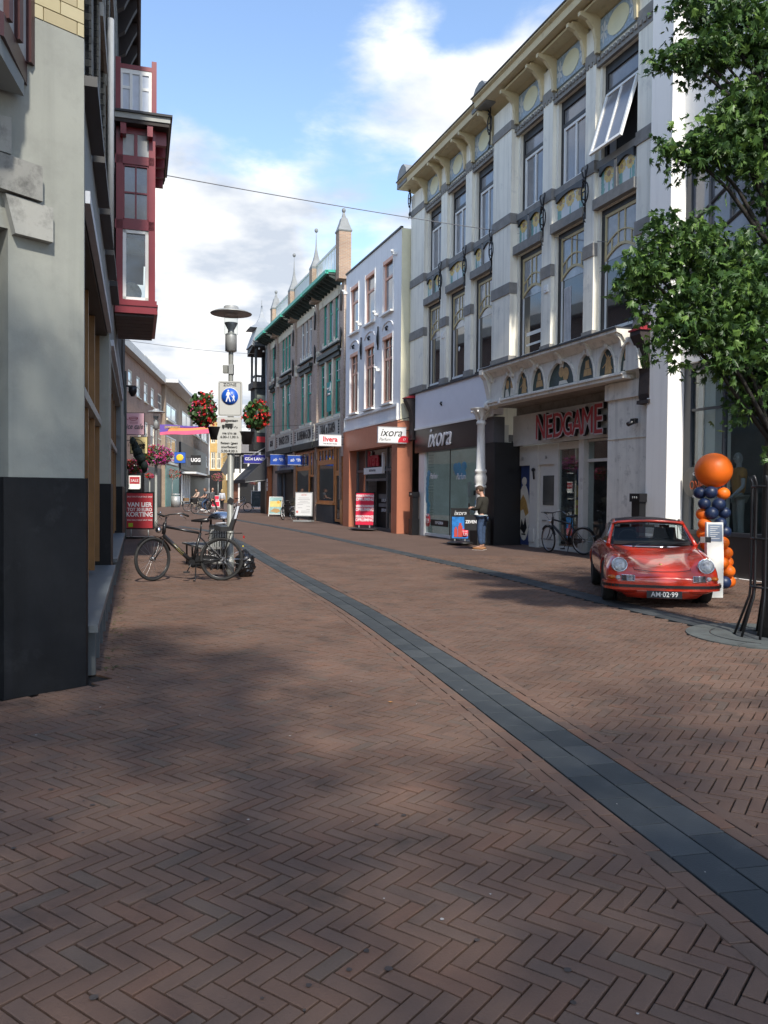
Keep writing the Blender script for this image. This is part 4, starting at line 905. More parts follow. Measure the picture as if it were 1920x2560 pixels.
blade(FR, FR.X(860, YT, 1100), FR.Z(838, 1103, YT-.3), 1.05, .48, YT, 'white blade sign with bold red letters left of the terracotta shop front', [('livera', .32, LR, 0, .05, dict(bold=.008)), ('live life love livera', .09, INK, 0, -.15, {})])
# ================================================================ brown brick house with green eaves (three shop bays)
gh = thing('green_eaved_brick_house', 'long brown brick house with green eaves, green windows and spired brick chimneys', 'building', FR.o, FR.rz)
YG = -.10
BRW = brickmat('brown_wall_brick', (.50, .37, .29), (.40, .30, .24), (.60, .54, .46))
BRT = brickmat('tan_wall_brick', (.40, .26, .17), (.32, .20, .14), (.40, .36, .30))
GRN = mat('green_paint', (.05, .42, .30), .5, var=.12); CST = mat('cream_stone', (.80, .76, .62), .75, var=.1, bump=.1)
GRND = mat('eave_soffit_dark', (.035, .05, .045), .6)
WOOD = mat('brown_varnished_wood', (.60, .25, .08), .45, var=.2, scale=5)
g0, g1 = FR.X(672, YG, 1100), FR.X(864, YG, 1100)
pil_px = [(672, 677), (692, 696.5), (737, 742), (792.5, 797), (858, 864.5)]
PX = [(FR.X(a, YG, 1000), FR.X(b, YG, 1000)) for a, b in pil_px]
zE = FR.Z(836, 666, YG-.75)
zt = zE-.45
wl_, ups, lows = [], [], []
cells = [(PX[0][1], PX[1][0]), (PX[1][1], PX[2][0]), (PX[2][1], PX[3][0]), (PX[3][1], PX[4][0])]
zu1, zu0 = FR.Z(838, 730, YG), FR.Z(838, 850, YG)
zl1, zl0 = FR.Z(812, 912, YG), FR.Z(806, 1047, YG)
hol = []; ww = []
for i, (a, b) in enumerate(cells):
    w = b-a
    if i == 0: U = [(a+w*.25, a+w*.75)]; Lw = [(a+w*.25, a+w*.75)]
    elif i == 3: U = [(a+w*(.20+.23*k), a+w*(.34+.23*k)) for k in range(3)]; Lw = [(a+w*(.10+.29*k), a+w*(.30+.29*k)) for k in range(3)]
    else: U = [(a+w*(.22+.19*k), a+w*(.36+.19*k)) for k in range(3)]; Lw = [(a+w*(.22+.30*k), a+w*(.44+.30*k)) for k in range(2)]
    ww.append((U, Lw)); hol += [(x0, x1, zu0, zu1) for x0, x1 in U]+[(x0, x1, zl0, zl1) for x0, x1 in Lw]
zS0, zS1 = 4.30, 5.25     # stone name band
zF = 4.3
q = MB(); wall(q, PX[0][0], PX[4][1], zS1-.02, zt, hol, YG, .12); q.build('front_wall', BRW, gh)
MB().box(PX[0][0], PX[4][1], YG+.25, 9, 0, zt).build('body', BRW, gh)
for i, (a, b) in enumerate(PX): MB().box(a, b, YG-.12, YG-.001, 3.3, zt+.3).build('brick_pilaster', BRW, gh)
names = ['GROEN', 'SPANKER STEYN', 'BLOEMENMAGAZIJN', 'TABAK en SIGAREN']
for i, (a, b) in enumerate(cells):
    U, Lw = ww[i]; w = b-a
    for x0, x1 in U:
        window(gh, x0, x1, zu0, zu1, YG+.04, (WHITE2 if i == 2 else GRN), CURT, fw=.09, vs=() if i else (), hs=(.62,), name='upper_window')
        MB().box(x0-.08, x1+.08, YG-.05, YG-.001, zu0-.16, zu0).box(x0-.1, x0-.001, YG-.04, YG-.001, zu0, zu0+.2).build('window_stone', CST, gh)
    MB().box(U[0][0]-.25, U[-1][1]+.25, YG-.045, YG-.0015, zu1+.02, zu1+.30).box(U[0][0]-.25, U[0][0]-.05, YG-.04, YG-.001, zu1-.3, zu1+.02).box(U[-1][1]+.05, U[-1][1]+.25, YG-.04, YG-.001, zu1-.3, zu1+.02).build('lintel_stone', CST, gh)
    q = MB()
    for x0, x1 in U: q.box(x0+.02, x1-.02, YG-.05, YG-.046, zu1+.36, zu1+.55)
    q.build('brick_inlay', BRW, gh); MB().box(a+.02, b-.02, YG-.04, YG-.001, zt-.42, zt-.02).build('frieze_stone', CST, gh)
    if i: MB().box(U[0][0]-.3, U[-1][1]+.35, YG-.14, YG-.001, zu0-.24, zu0-.17).build('sill_ledge', GRND, gh)
    for x0, x1 in Lw:
        o = window(gh, x0, x1, zl0, zl1, YG+.04, GRN, DGLASS if i == 3 else CURT, fw=.11, hs=(.60,), name='lower_window')
        q = MB(); z = zl0+(zl1-zl0)*.6; q.box((x0+x1)/2-.02, (x0+x1)/2+.02, YG+.05, YG+.1, z, zl1-.1).box(x0+.1, x1-.1, YG+.052, YG+.098, z+.5, z+.53)
        q.build('glazing_bars', WHITE2, o)
        MB().box(x0-.12, x1+.12, YG-.08, YG-.001, zl0-.14, zl0).build('window_stone', CST, gh)
    for k in range(len(Lw)-1):
        x = (Lw[k][1]+Lw[k+1][0])/2; MB().tube([(x, YG-.05, zl0), (x, YG-.05, zl1+.12), (x, YG-.05, zl1+.35)], [.07, .07, .02], 8).build('stone_colonnette', CST, gh)
    MB().box(Lw[0][0]-.2, Lw[-1][1]+.25, YG-.22, YG-.001, zl1+.28, zl1+.5).box(Lw[0][0]-.12, Lw[-1][1]+.15, YG-.12, YG-.001, zl1+.06, zl1+.28).build('window_hood', mat('black_green_wood', (.03, .04, .035), .5), gh)
    for x in (a, b): MB().box(x-.08, x+.12, YG-.14, YG-.001, zl1+.2, zl1+.75).box(x-.08, x+.12, YG-.14, YG-.001, zu0-.5, zu0-.1).build('corner_stone', CST, gh)
    # name band with lettering
    MB().box(a+.05, b-.05, YG-.14, YG-.001, zS0, zS1).box(a+.0, b-.0, YG-.17, YG-.14, zS0, zS0+.10).box(a+.0, b-.0, YG-.17, YG-.14, zS1-.1, zS1).build('name_band', mat('stone_sign_band', (.66, .64, .55), .8, var=.12), gh)
    for s in (-1, 1):
        x = a+.25 if s < 0 else b-.25
        q = MB()
        for k in range(5): q.box(x-.09, x+.09, YG-.16, YG-.141, zS0+.14+k*.14, zS0+.23+k*.14)
        if i: q.build('band_grille', BLK, gh)
    text(names[i], .70 if i else .55, BLK, gh, ((a+b)/2, YG-.15, (zS0+zS1)/2), sx=(w-.9)/(len(names[i])*.50) if i else .5, bold=.008)
    MB().box(a-.1, b+.1, YG-.30, YG-.001, 3.95, zS0-.01).build('black_cornice', mat('black_green_wood', (.03, .04, .035)), gh)
# brick chimneys with lead spires, white railings between, green eaves
sp = [(672, 760, 'short'), (742, 640, 'tall'), (797, 555, 'tall'), (868, 533, 'fat')]
for i, (a, b) in enumerate(PX):
    if i == 0: continue
    x = (a+b)/2 + (.15 if i == 4 else 0); zb = zE-.2; zc = zE+(1.85 if i == 4 else 1.45)
    hw = .30
    MB().box(x-hw, x+hw, -.55, .05, zt, zc).build('brick_chimney', BRT, gh)
    h = {1: 1.1, 2: 2.1, 3: 2.0, 4: 1.0}[i]
    P = [(-hw-.1, 0), (-hw-.14, -.12)]; rings = []
    for t, r in ((-.06, 1.25), (0, 1.3), (.06, 1.1), (.2, .66), (.35, .36), (.55, .14), (.8, .06), (.93, .03), (1, .012)) if i in (2, 3) else ((-.06, 1.3), (0, 1.4), (.1, 1.2), (.45, .75), (.6, .6), (.66, .36), (.85, .2), (1, .04)):
        z = zc+h*t; r *= hw*(.82 if i == 4 else .8); rings.append([(x-r, -.25-r, z), (x+r, -.25-r, z), (x+r, -.25+r, z), (x-r, -.25+r, z)])
    MB().loft(rings, smooth=False).ell((x, -.25, zc+h), (.10, .10, .12), 8, 6).build('lead_spire', LEAD, gh)
RAILW = mat('railing_white', (.62, .62, .6), .5)
def rail(xa, xb, solid):
    q = MB(); q.box(xa, xb, -.32, -.24, zE+1.45, zE+1.55)
    if solid: MB().box(xa, xb, -.28, -.25, zE+.1, zE+1.45).build('balustrade_panel', RAILW, gh)
    else:
        bx = []; n = int((xb-xa)/.28)
        for k in range(n): bx.append((xa+k*(xb-xa)/n, xa+k*(xb-xa)/n+.08, -.30, -.26, zE, zE+1.45))
        pieces(gh, 'baluster', RAILW, bx, 60, FR.M)
    q.build('handrail', RAILW, gh)
ch = [(a+b)/2 for a, b in PX]
rail(ch[3]+.3, ch[4]-.2, False); rail(ch[2]+.3, ch[3]-.3, True); rail(ch[1]+.3, ch[2]-.3, False)
for i, (a, b) in enumerate(cells):
    a2 = a-.15 if i else a-1.0; b2 = b+.1 if i < 3 else b+.05
    MB().prism([(YG-.9, zE-.12), (YG-.95, zE+.06), (.3, zE+.16), (.3, zE), (YG-.85, zE-.04)], a2, b2, 'x').box(a2, b2, YG-.95, YG-.80, zE-.12, zE+.04).build('green_gutter', GRN, gh)
    MB().box(a2+.02, b2-.02, YG-.82, YG, zE-.14, zE-.06).build('eave_soffit', GRND, gh)
    n = max(2, round((b2-a2)/.55))
    for k in range(n):
        x = a2+.1+k*(b2-a2-.2)/(n-1); MB().prism([(YG-.001, zE-.14), (YG-.75, zE-.14), (YG-.75, zE-.22), (YG-.3, zE-.42), (YG-.001, zE-.46)], x-.04, x+.04, 'x').build('eave_bracket', GRND, gh)
for i in (1, 2, 3, 4):
    q = MB(); x = ch[i]-.1
    for zc in (zt-1.0, (zl1+zu0)/2+.2):
        q.tube([(x, YG-.18, zc+.5), (x, YG-.18, zc-.4)], .04, 5).prism([(x-.12, zc+.35), (x, zc+.6), (x+.12, zc+.35), (x+.08, zc-.15), (x-.08, zc-.15)], YG-.2, YG-.16)
    q.build('wall_anchor', IRON, gh)
# to-let board in the lower window
x, z = FR.hit(824, 992, YG-.1)
t = thing('to_let_board', 'teal and white letting board in a green window above the tobacco lettering', 'sign', FR.wp(x, YG-.12, z), FR.rz)
MB().box(-.40, .40, -.02, .02, -.75, .75).build('board', mat('teal_board', (.02, .33, .30), .5, var=0), t); MB().box(-.36, .36, -.03, -.021, .05, .2).build('print_strip', BLK, t)
MB().prism([(.0, .3), (.38, .72), (.38, .25)], -.03, -.021).build('white_corner', WHITE2, t); text('TE HUUR', .15, WT, t, (0, -.035, .12)); text('KLAASSEN', .13, WT, t, (-.03, -.03, .42))
# shop fronts below
def pxs(px, o=YG, py=1250): return FR.X(px, o, py)
def pane_shop(par, x0, x1, z0, z1, y, fm, n=1):
    return window(par, x0, x1, z0, z1, y, fm, MT['dark_reflecting_glass'], fw=.12, vs=[k/n for k in range(1, n)])
a, b = cells[3]
y = YG-.06
w = b-a
MB().box(a+.0, a+.15, y, y+.3, 0, 3.9).build('door_frame', WOOD, gh); MB().box(b-.12, b+.12, y, y+.3, 0, 3.9).build('door_frame', WOOD, gh)
pane_shop(gh, a+.15, a+w*.72, 1.0, 3.1, y, WOOD); pane_shop(gh, a+.15, a+w*.72, 3.1, 3.85, y, WOOD, 5)
MB().box(a+.1, a+w*.72, y-.06, y+.3, 0, .92).build('dark_plinth', mat('blue_grey_plinth', (.045, .055, .065), .6, var=.2), gh)
MB().box(a+.1, a+w*.73, y-.10, y+.1, .92, 1.0).build('wood_sill', WOOD, gh)
pane_shop(gh, a+w*.76, b-.12, .1, 2.5, y, WOOD); pane_shop(gh, a+w*.76, b-.12, 2.5, 3.85, y, WOOD, 2)
a, b = cells[2]; w = b-a
pane_shop(gh, a+.1, a+w*.70, 1.0, 2.9, y, WOOD); pane_shop(gh, a+.1, a+w*.70, 2.9, 3.85, y, WOOD, 2); pane_shop(gh, a+w*.72, b-.1, 2.4, 3.85, y, WOOD, 2)
MB().box(a, a+w*.7, y-.02, y+.2, 0, 1.0).build('dark_plinth', MT['blue_grey_plinth'], gh); MB().box(a+w*.72, b-.1, y+.1, y+.2, 0, 2.4).build('shop_door', BLK, gh)
MB().box(b-.1, b+.3, y-.06, y+.1, 0, 3.7).build('tan_pier', BRT, gh)
for bb in (a, cells[3][1]): MB().box(bb-.25, bb+.05, y-.06, y+.1, 1.2, 3.7).build('tan_pier', BRT, gh)
a, b = cells[1]; w = b-a
MB().box(a+.1, b-.1, y-.02, y+.2, 2.9, 3.9).build('shop_fascia', mat('pale_blue_fascia', (.34, .37, .40), .5), gh); text('JOSMANO', .75, mat('sign_blue', (.03, .06, .35), .5, var=0), gh, ((a+b)/2+.2, y-.06, 3.3), sx=.9)
MB().box(a, b, y-.16, y+.02, 2.75, 2.92).build('black_canopy', BLK, gh); MB().box(a+.1, b-.1, y+.15, y+.25, 0, 2.75).build('dark_shop', BLK, gh)
q = MB(); q.box(a+.5, a+.6, y+.05, y+.15, 0, 2.75).box(a+1.6, a+1.7, y+.05, y+.15, 0, 2.75).box(a-.1, a+.4, y, y+.15, 0, 2.75).build('grey_frame', mat('blue_grey_frame', (.10, .12, .14), .5), gh)
BLS = (.02, .07, .35)
x, z = FR.hit(719, 1150, YG); blade(FR, x, z, .95, .62, YG, 'blue sign with white border above the brick house left shop', [('ab *lh', .28, WT, 0, 0, dict(shear=.3))], BLS)
x, z = FR.hit(762, 1151, YG); blade(FR, x, z, .85, .5, YG, 'blue sign with white border over the bike and white menu board', [('ab *lh', .26, WT, 0, 0, dict(shear=.3))], BLS)
x, z = FR.hit(671, 1148, YG); blade(FR, x-.4, z, 1.5, .58, YG, 'dark blue phone shop sign at the corner drainpipe', [('GSM LAND', .28, WT, 0, 0, dict(bold=.006))], (.03, .03, .25))
dp = thing('drainpipe', 'tall grey drainpipe on the orange corner of the brick house', 'drainpipe', FR.wp(PX[0][0]-.25, YG-.12, 0), FR.rz)
MB().tube([(0, 0, 0), (0, 0, zE-.5)], .07, 8).build('pipe', STEEL, dp); MB().box(-.1, .1, -.1, .1, zE-.6, zE-.3).build('hopper', STEEL, dp)
MB().box(PX[0][0]-.3, PX[0][0]+.25, YG-.08, YG+.2, 0, zt-.5).build('orange_corner', mat('orange_brick', (.42, .15, .06), .8, var=.12, bump=.2, bscale=15), gh)
for k in range(6): MB().box(PX[0][0]-.2+(k % 2)*.22, PX[0][0]-.02+(k % 2)*.22, YG-.1, YG-.081, 1.6+.3*(k//2), 1.85+.3*(k//2)).build('paper_notice', WHITE2, gh)
# ================================================================ dark timber bay house beyond
tb = thing('timber_bay_house', 'narrow dark timber house with balcony tower and slate mansard spire', 'building', FR.o, FR.rz)
DT = mat('dark_timber', (.022, .028, .03), .6, var=.3); SL = mat('slate_zinc', (.25, .27, .29), .5, var=.1)
BLR = mat('white_boarding', (.5, .5, .5), .6)
x1 = PX[0][0]-.5; x0 = x1-1.9
ya = -.95
zz = lambda py: FR.Z(640, py, ya)
MB().box(x0-1, x1, .0, 8, 0, zz(860)).build('body', DT, tb)
# oriel tower: lower bay, balcony, mansard
q = MB(); q.box(x0, x1-.2, ya, 0, zz(1105), zz(960)).build('oriel', DT, tb)
MB().box(x0-.15, x1-.1, ya-.15, 0, zz(968), zz(952)).box(x0-.1, x1-.1, ya-.1, 0, zz(1125), zz(1105)).build('oriel_ledge', BLK, tb)
MB().box(x1-.21, x1-.19, ya+.15, -.15, zz(1080), zz(985)).build('oriel_pane', mat('oriel_glass', (.25, .27, .22), .1, var=.3, spec=1.), tb)
MB().box(x1-.2, x1-.18, ya+.15, -.15, zz(1104), zz(1090)).build('red_poster', REDS, tb)
for (dx, dy) in ((0, ya), (x1-.3-x0, ya), (x1-.3-x0, -.15), (0, -.15)):
    MB().box(x0+dx, x0+dx+.14, dy, dy+.14, zz(960), zz(860)).build('balcony_post', DT, tb)
q = MB()
for k in range(5): q.box(x1-.3, x1-.24, ya+.1+k*.17, ya+.15+k*.17, zz(960), zz(938))
q.box(x1-.32, x1-.22, ya, 0, zz(940), zz(935)).box(x0, x1-.3, ya, ya+.06, zz(940), zz(935)); q.build('balcony_railing', DT, tb)
q = MB(); q.prism([(x0-.3, zz(880)), (x0-.3, zz(850)), (x1, zz(850)), (x1, zz(865))], ya-.2, .1); q.build('balcony_valance', DT, tb)
q = MB(); z0, z1, z2_ = zz(862), zz(817), zz(800)
q.loft([[(x0-.4, ya-.3, z0), (x1, ya-.3, z0), (x1, 1, z0), (x0-.4, 1, z0)], [(x0, ya+.1, z1), (x1, ya+.1, z1), (x1, 1, z1), (x0, 1, z1)]], smooth=False); q.build('mansard_roof', SL, tb)
cx_, cy_ = x0+.9, ya+.6
q = MB(); rg = []
for t, r in ((0, 1.0), (.12, .62), (.25, .36), (.4, .18), (.6, .07), (1, .015)):
    z = z1+(zz(740)-z1)*t; rg.append([(cx_-r, cy_-r, z), (cx_+r, cy_-r, z), (cx_+r, cy_+r, z), (cx_-r, cy_+r, z)])
q.loft(rg, smooth=False); q.tube([(cx_-.2, cy_, zz(756)), (cx_+.2, cy_, zz(756))], .04, 5); q.build('spire', SL, tb)
q = MB()
for k in range(5): q.box(x1-.1, x1+.05, ya+.2+k*.3, ya+.3+k*.3, zz(872+6*k), zz(868+6*k))
q.build('white_corbel', WHITE2, tb)
q = MB(); q.box(x0-1, x1+.1, -.02, .0, .0, 2.6); q.build('dark_shop_front', BLK, tb)
# awning
aw = thing('black_awning', 'black canvas awning over the pavement by the dark timber house', 'awning', FR.wp(x1-.6, 0, 0), FR.rz)
CAN = mat('black_canvas', (.035, .037, .042), .8, var=.1)
zA = FR.Z(640, 1155, -1.5); zB = FR.Z(625, 1195, -2.5)
MB().add([(-4, 0, zA+.6), (1.0, 0, zA+.6), (1.0, -1.7, zB), (-4, -1.7, zB), (-4, -1.7, zB-.25), (1, -1.7, zB-.25)], [(0, 1, 2, 3), (3, 2, 5, 4)]).add([(1, 0, zA+.6), (1, -1.7, zB), (1, -1.7, zB-.25), (1, 0, zB-.1)], [(0, 1, 2, 3)]).build('canvas', CAN, aw)
MB().tube([(1.02, 0, zB), (1.02, -1.7, zB-.2)], .03, 5).tube([(.9, -1.4, zB+1.6), (.9, -.2, zB+2.3)], .03, 5).build('frame', STEEL, aw)
fl = thing('kiosk_flag', 'grey fabric flag with white letters above the black awning', 'flag', FR.wp(x1-1.0, -2.2, 3.6), FR.rz); fl.scale = (.6, .6, .6)
MB().prism([(0, 1.6), (1.2, .6), (2.4, -1.0), (1.6, -1.6), (.3, -.6)], -.02, .02).xf(Matrix.Rotation(-.9, 4, 'Z')).build('cloth', mat('grey_flag', (.12, .125, .13), .8), fl)
text('KNIP', .6, WT, fl, (.45, -.62, .35), (PI/2, -.5+PI/2*0, -.9)); text('KGC', .5, WT, fl, (.95, -1.25, -.4), (PI/2, -.5, -.9))
MB().tube([(0, 0, 1.6), (1.5, -1.9, .3)], .03, 5).build('pole', STEEL, fl)
# ================================================================ far end of the street
def facade_box(name, label, px0, px1, pytop, d, m, floors, depth=8, winm=None, cols=3, cat='building', roof=None):
    a = AT(px0, 1220, d); b = AT(px1, 1220, d); zt = AT(px0, pytop, d).z
    t = thing(name, label, cat, (a.x, d, 0)); w = b.x-a.x
    holes = []
    for (py0, py1) in floors:
        z0, z1 = AT(px0, py1, d).z, AT(px0, py0, d).z
        for k in range(cols): holes.append((w*(.08+k*.9/cols), w*(.08+k*.9/cols+.72/cols), z0, z1))
    q = MB(); wall(q, 0, w, 0, zt, holes, 0, .2); q.build('front_wall', m, t); MB().box(0, w, .25, depth, 0, zt).build('body', m, t)
    for h in holes: window(t, h[0], h[1], h[2], h[3], .08, winm or WHITE2, DGLASS, fw=.12, vs=(.5,), hs=(.6,))
    if roof: MB().box(-.3, w+.3, -.5, depth, zt, zt+.3).build('roof', roof, t)
    return t, w, zt
t1, w, zt_ = facade_box('ochre_house', 'ochre yellow house with tall white windows at the bend of the street', 524, 556, 1055, 108, mat('ochre_render', (.55, .36, .13), .7), [(1085, 1108), (1130, 1172)], cols=2, winm=CST)
MB().box(0, w, -.2, 0, 0, 4.2).build('dark_shop', BLK, t1)
t2, w, zt_ = facade_box('white_timbered_house', 'white house with black timbers closing the street behind the lamp post', 555, 645, 1132, 112, mat('white_render_far', (.68, .68, .66), .7), [(1140, 1172)], cols=4, winm=BLK)
q = MB()
for k in range(7): q.box(k*w/6-.1, k*w/6+.1, -.05, -.001, 4, zt_)
q.box(0, w, -.06, -.001, zt_-.3, zt_).build('timber', BLK, t2)
q = MB(); q.loft([[(0, -.4, zt_), (w, -.4, zt_), (w, 8, zt_), (0, 8, zt_)], [(1, 3, zt_+2.4), (w-1, 3, zt_+2.4), (w-1, 4, zt_+2.4), (1, 4, zt_+2.4)]], smooth=False); q.build('tiled_roof', mat('grey_roof', (.14, .13, .125), .8, var=.2), t2)
MB().box(0, w*.5, -1.4, 0, 3.0, 4.0).build('white_awning', WHITE, t2); MB().box(.3, w*.45, -.02, 0, 0, 3).build('brown_shop_window', mat('brown_shop', (.12, .05, .03), .5, var=.5), t2); MB().box(w*.5, w, -.1, 0, 0, 2.7).build('dark_shop', BLK, t2)
MB().box(w*.5, w*.75, -1.0, 0, 3.1, 3.8).build('white_awning', WHITE, t2)
# ================================================================ grey plastered corner building, left
lb = thing('grey_corner_building', 'grey plastered corner building with black stone plinth and yellow brick above', 'building')
FC = Frame((-2.409, 6.648), (-.73, .68))
GP = mat('grey_green_plaster', (.29, .30, .265), .75, var=.08, streak=.16, scale=1.2, bump=.12, bscale=60, dirt=((.23, .235, .21), .5, .8, 2.5))
GP2 = mat('blue_grey_plaster', (.24, .265, .27), .75, var=.05, bump=.08)
PLB = mat('black_stone_plinth', (.010, .011, .013), .5, var=.35, scale=1.5, bump=.12, bscale=25, streak=.4, dirt=((.035, .038, .042), .56, .82, 2.2), spec=.22)
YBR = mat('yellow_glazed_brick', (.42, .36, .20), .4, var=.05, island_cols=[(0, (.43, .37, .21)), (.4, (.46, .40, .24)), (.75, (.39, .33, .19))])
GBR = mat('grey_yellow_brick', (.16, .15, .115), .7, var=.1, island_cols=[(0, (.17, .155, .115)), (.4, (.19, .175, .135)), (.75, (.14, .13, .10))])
MOR = mat('dark_mortar', (.035, .032, .028), .9)
BRN = mat('golden_brown_wood', (.20, .095, .025), .4, var=.3, scale=1.5, spec=.6)
WGR = mat('transom_grey_white', (.33, .34, .32), .5)
def C(x, y, z): p = FC.wp(x, y, z); return (p.x, p.y, p.z)
def L(x, y, z): p = FL.wp(x, y, z); return (p.x, p.y, p.z)
xe = FC.X(21, 0, 1000); zbt = 1.67; zpl = FC.Z(207, 95)
def slab(name, pts, z0, z1, m, par=lb, **k): return MB().prism(pts, z0, z1, 'z').build(name, m, par, **k)
def P2(fr, x, y): p = fr.wp(x, y); return (p.x, p.y)
s2 = FL.X(272, 0, 1300); s2b = FL.X(277.8, 0, 1300); s3 = FL.X(303, 0, 1300); s3b = FL.X(310.6, 0, 1300)
# corner pier: plinth and plastered shaft
slab('plinth_slab', [P2(FC, xe-.05, -.03), P2(FC, .0, -.03), P2(FL, .02, -.03), P2(FL, .12, .3), P2(FC, xe-.05, .5)], 0, zbt, PLB)
slab('corner_pier', [P2(FC, xe, 0), P2(FC, 0, 0), P2(FL, .10, 0), P2(FL, .12, .3), P2(FC, xe, .5)], zbt, zpl, GP)
slab('upper_corner', [P2(FC, -3.4, 0.02), P2(FC, -.02, .02), P2(FL, .10, .02), P2(FL, .12, .3), P2(FC, -3.4, .5)], zpl, 12, MOR)
slab('upper_wall', [P2(FC, -3.4, 0), P2(FC, xe, 0), P2(FC, xe, .5), P2(FC, -3.4, .5)], FC.Z(100, 590), zpl, GP)
slab('dark_reveal', [P2(FC, -3.4, .45), P2(FC, xe-.01, .45), P2(FC, xe-.01, .5), P2(FC, -3.4, .6)], 0, 4.2, mat('reveal_grey', (.07, .072, .068), .8))
slab('dark_reveal_base', [P2(FC, xe-.6, .35), P2(FC, xe-.051, .35), P2(FC, xe-.051, .44), P2(FC, xe-.6, .44)], 0, zbt, PLB)
# stone blocks of the arch
ST = mat('pale_stone_block', (.34, .34, .31), .8, var=.08, bump=.15, dirt=((.13, .13, .12), .5, .75, 6)); ST2 = mat('pale_stone_block_dark', (.25, .25, .23), .8, var=.15, bump=.15, dirt=((.08, .08, .075), .5, .7, 5))
def cpoly(pp, y0, y1, name, m):
    pts = [FC.hit(a/3.456, b/3.456) for a, b in pp]
    q = MB().prism(pts, y0, y1, 'y'); q.xf(FC.M); q.build(name, m, lb)
cpoly([(15, 1685), (425, 1815), (425, 2110), (100, 2030)], -.07, .02, 'stone_block', ST)
cpoly([(-60, 1335), (325, 1465), (325, 1765), (-60, 1640)], -.09, .02, 'stone_block', ST2)
cpoly([(-60, 1005), (70, 1035), (70, 1350), (-60, 1310)], -.06, .02, 'stone_block', ST)
# yellow glazed bricks over the plaster, real courses in running bond
ym = lb.matrix_world.copy()
def bricks(fr, x0, x1, z0, z1, m, holes=(), y=0., n=300, ux=.21, uz=.068, name='brick', step=None):
    bx = []; r = 0; z = z0
    while z < z1:
        x = x0-(ux/2 if r % 2 else 0)
        while x < x1:
            a, b = max(x, x0)+.004, min(x+ux, x1)-.004
            for h in holes:
                if h[2] < z+uz/2 < h[3]:
                    if h[0] <= a and b <= h[1]: b = a
                    elif a < h[0] < b: b = h[0]
                    elif a < h[1] < b: a = h[1]
            if b-a > .03: bx.append((a, b, y-.004-R.random()*.003, y+.05, z+.004, z+uz-.004))
            x += ux
        z += uz; r += 1
    g = link('brickwork_panel', None, lb, fr.o[:], fr.rz) if False else None
    return bx
fcE = link('corner_brickwork', MB().prism([P2(FC, -3.3, .03), P2(FC, -.03, .03), P2(FC, -.03, .04), P2(FC, -3.3, .04)], zpl, 6.0, 'z').mesh('corner_brickwork', MOR), lb)
def placed(fr, par, name, m, bx, n):
    me = MB().box(-.5, .5, -.5, .5, -.5, .5).mesh(name, m)
    bs = sorted(bx, key=lambda b: (fr.wp((b[0]+b[1])/2, 0, b[4])-Vector((0, 0, CAMZ))).length)
    for b in bs[:n]:
        o = link(name, me, par, fr.wp((b[0]+b[1])/2, (b[2]+b[3])/2, (b[4]+b[5])/2)[:], fr.rz); o.scale = (b[1]-b[0], b[3]-b[2], b[5]-b[4])
    if bs[n:]:
        q = MB(); [q.box(*b) for b in bs[n:]]; q.xf(fr.M); q.build(name+'work', m, par, kind='stuff')
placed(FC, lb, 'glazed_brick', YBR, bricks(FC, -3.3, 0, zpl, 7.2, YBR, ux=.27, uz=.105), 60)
# street side: window bay with benches, transom and golden brown posts
zl = 3.9
q = MB(); q.prism([P2(FL, .10, .02), P2(FL, s2+.0, .02), P2(FL, s2, .4), P2(FL, .10, .4)], zl, 4.84, 'z').prism([P2(FL, s2b, .02), P2(FL, s3, .02), P2(FL, s3, .4), P2(FL, s2b, .4)], zl-.15, 4.84, 'z').prism([P2(FL, s2, .02), P2(FL, s2b, .02), P2(FL, s2b, .4), P2(FL, s2, .4)], zl, 4.84, 'z').prism([P2(FL, s3, .02), P2(FL, s3b, .02), P2(FL, s3b, .4), P2(FL, s3, .4)], 2.0, 4.84, 'z')
q.build('plaster_band', GP2, lb)
for a, b in ((s2, s2b), (s3, s3b)):
    slab('pier', [P2(FL, a, 0), P2(FL, b, 0), P2(FL, b, .4), P2(FL, a, .4)], zbt, zl-.001, GP)
    slab('plinth_slab', [P2(FL, a-.03, -.03), P2(FL, b, -.03), P2(FL, b, .4), P2(FL, a-.03, .4)], 0, zbt, PLB)
def fbox(name, x0, x1, y0, y1, z0, z1, m): return MB().prism([P2(FL, x0, y0), P2(FL, x1, y0), P2(FL, x1, y1), P2(FL, x0, y1)], z0, z1, 'z').build(name, m, lb)
for a, b in ((.12, s2), (s2b, s3)):
    fbox('shop_window_pane', a, b, .30, .32, .5, zl, DGLASS)
    fbox('transom', a, b, .10, .29, 2.52, 2.62, WGR); fbox('soffit', a, b, .03, .3, zl-.04, zl-.005, mat('dark_soffit', (.06, .055, .05), .7))
    n = max(3, int((b-a)/1.25))
    for k in range(n+1):
        x = a+(b-a)*k/n; fbox('wood_post', x-.05, x+.05, .13, .30, .52, 2.51, BRN); fbox('wood_post', x-.05, x+.05, .13, .30, 2.63, zl-.05, BRN)
    fbox('white_lintel_edge', a, b, -.04, .04, zl+.0, zl+.10, mat('pale_blue_white', (.42, .45, .50), .5))
    fbox('window_bench', a+.02, b-.02, -.10, .30, .40, .46, mat('bench_bluestone', (.10, .115, .125), .5, var=.1, bump=.1))
    fbox('bench_riser', a+.02, b-.02, .10, .12, 0, .40, MT['dark_soffit'])
    for k in range(n*2): x = a+.3+(b-a-.5)*k/(n*2-1); fbox('bench_leg', x-.05, x+.05, -.07, .09, 0, .399, mat('bench_leg_grey', (.09, .10, .105), .6))
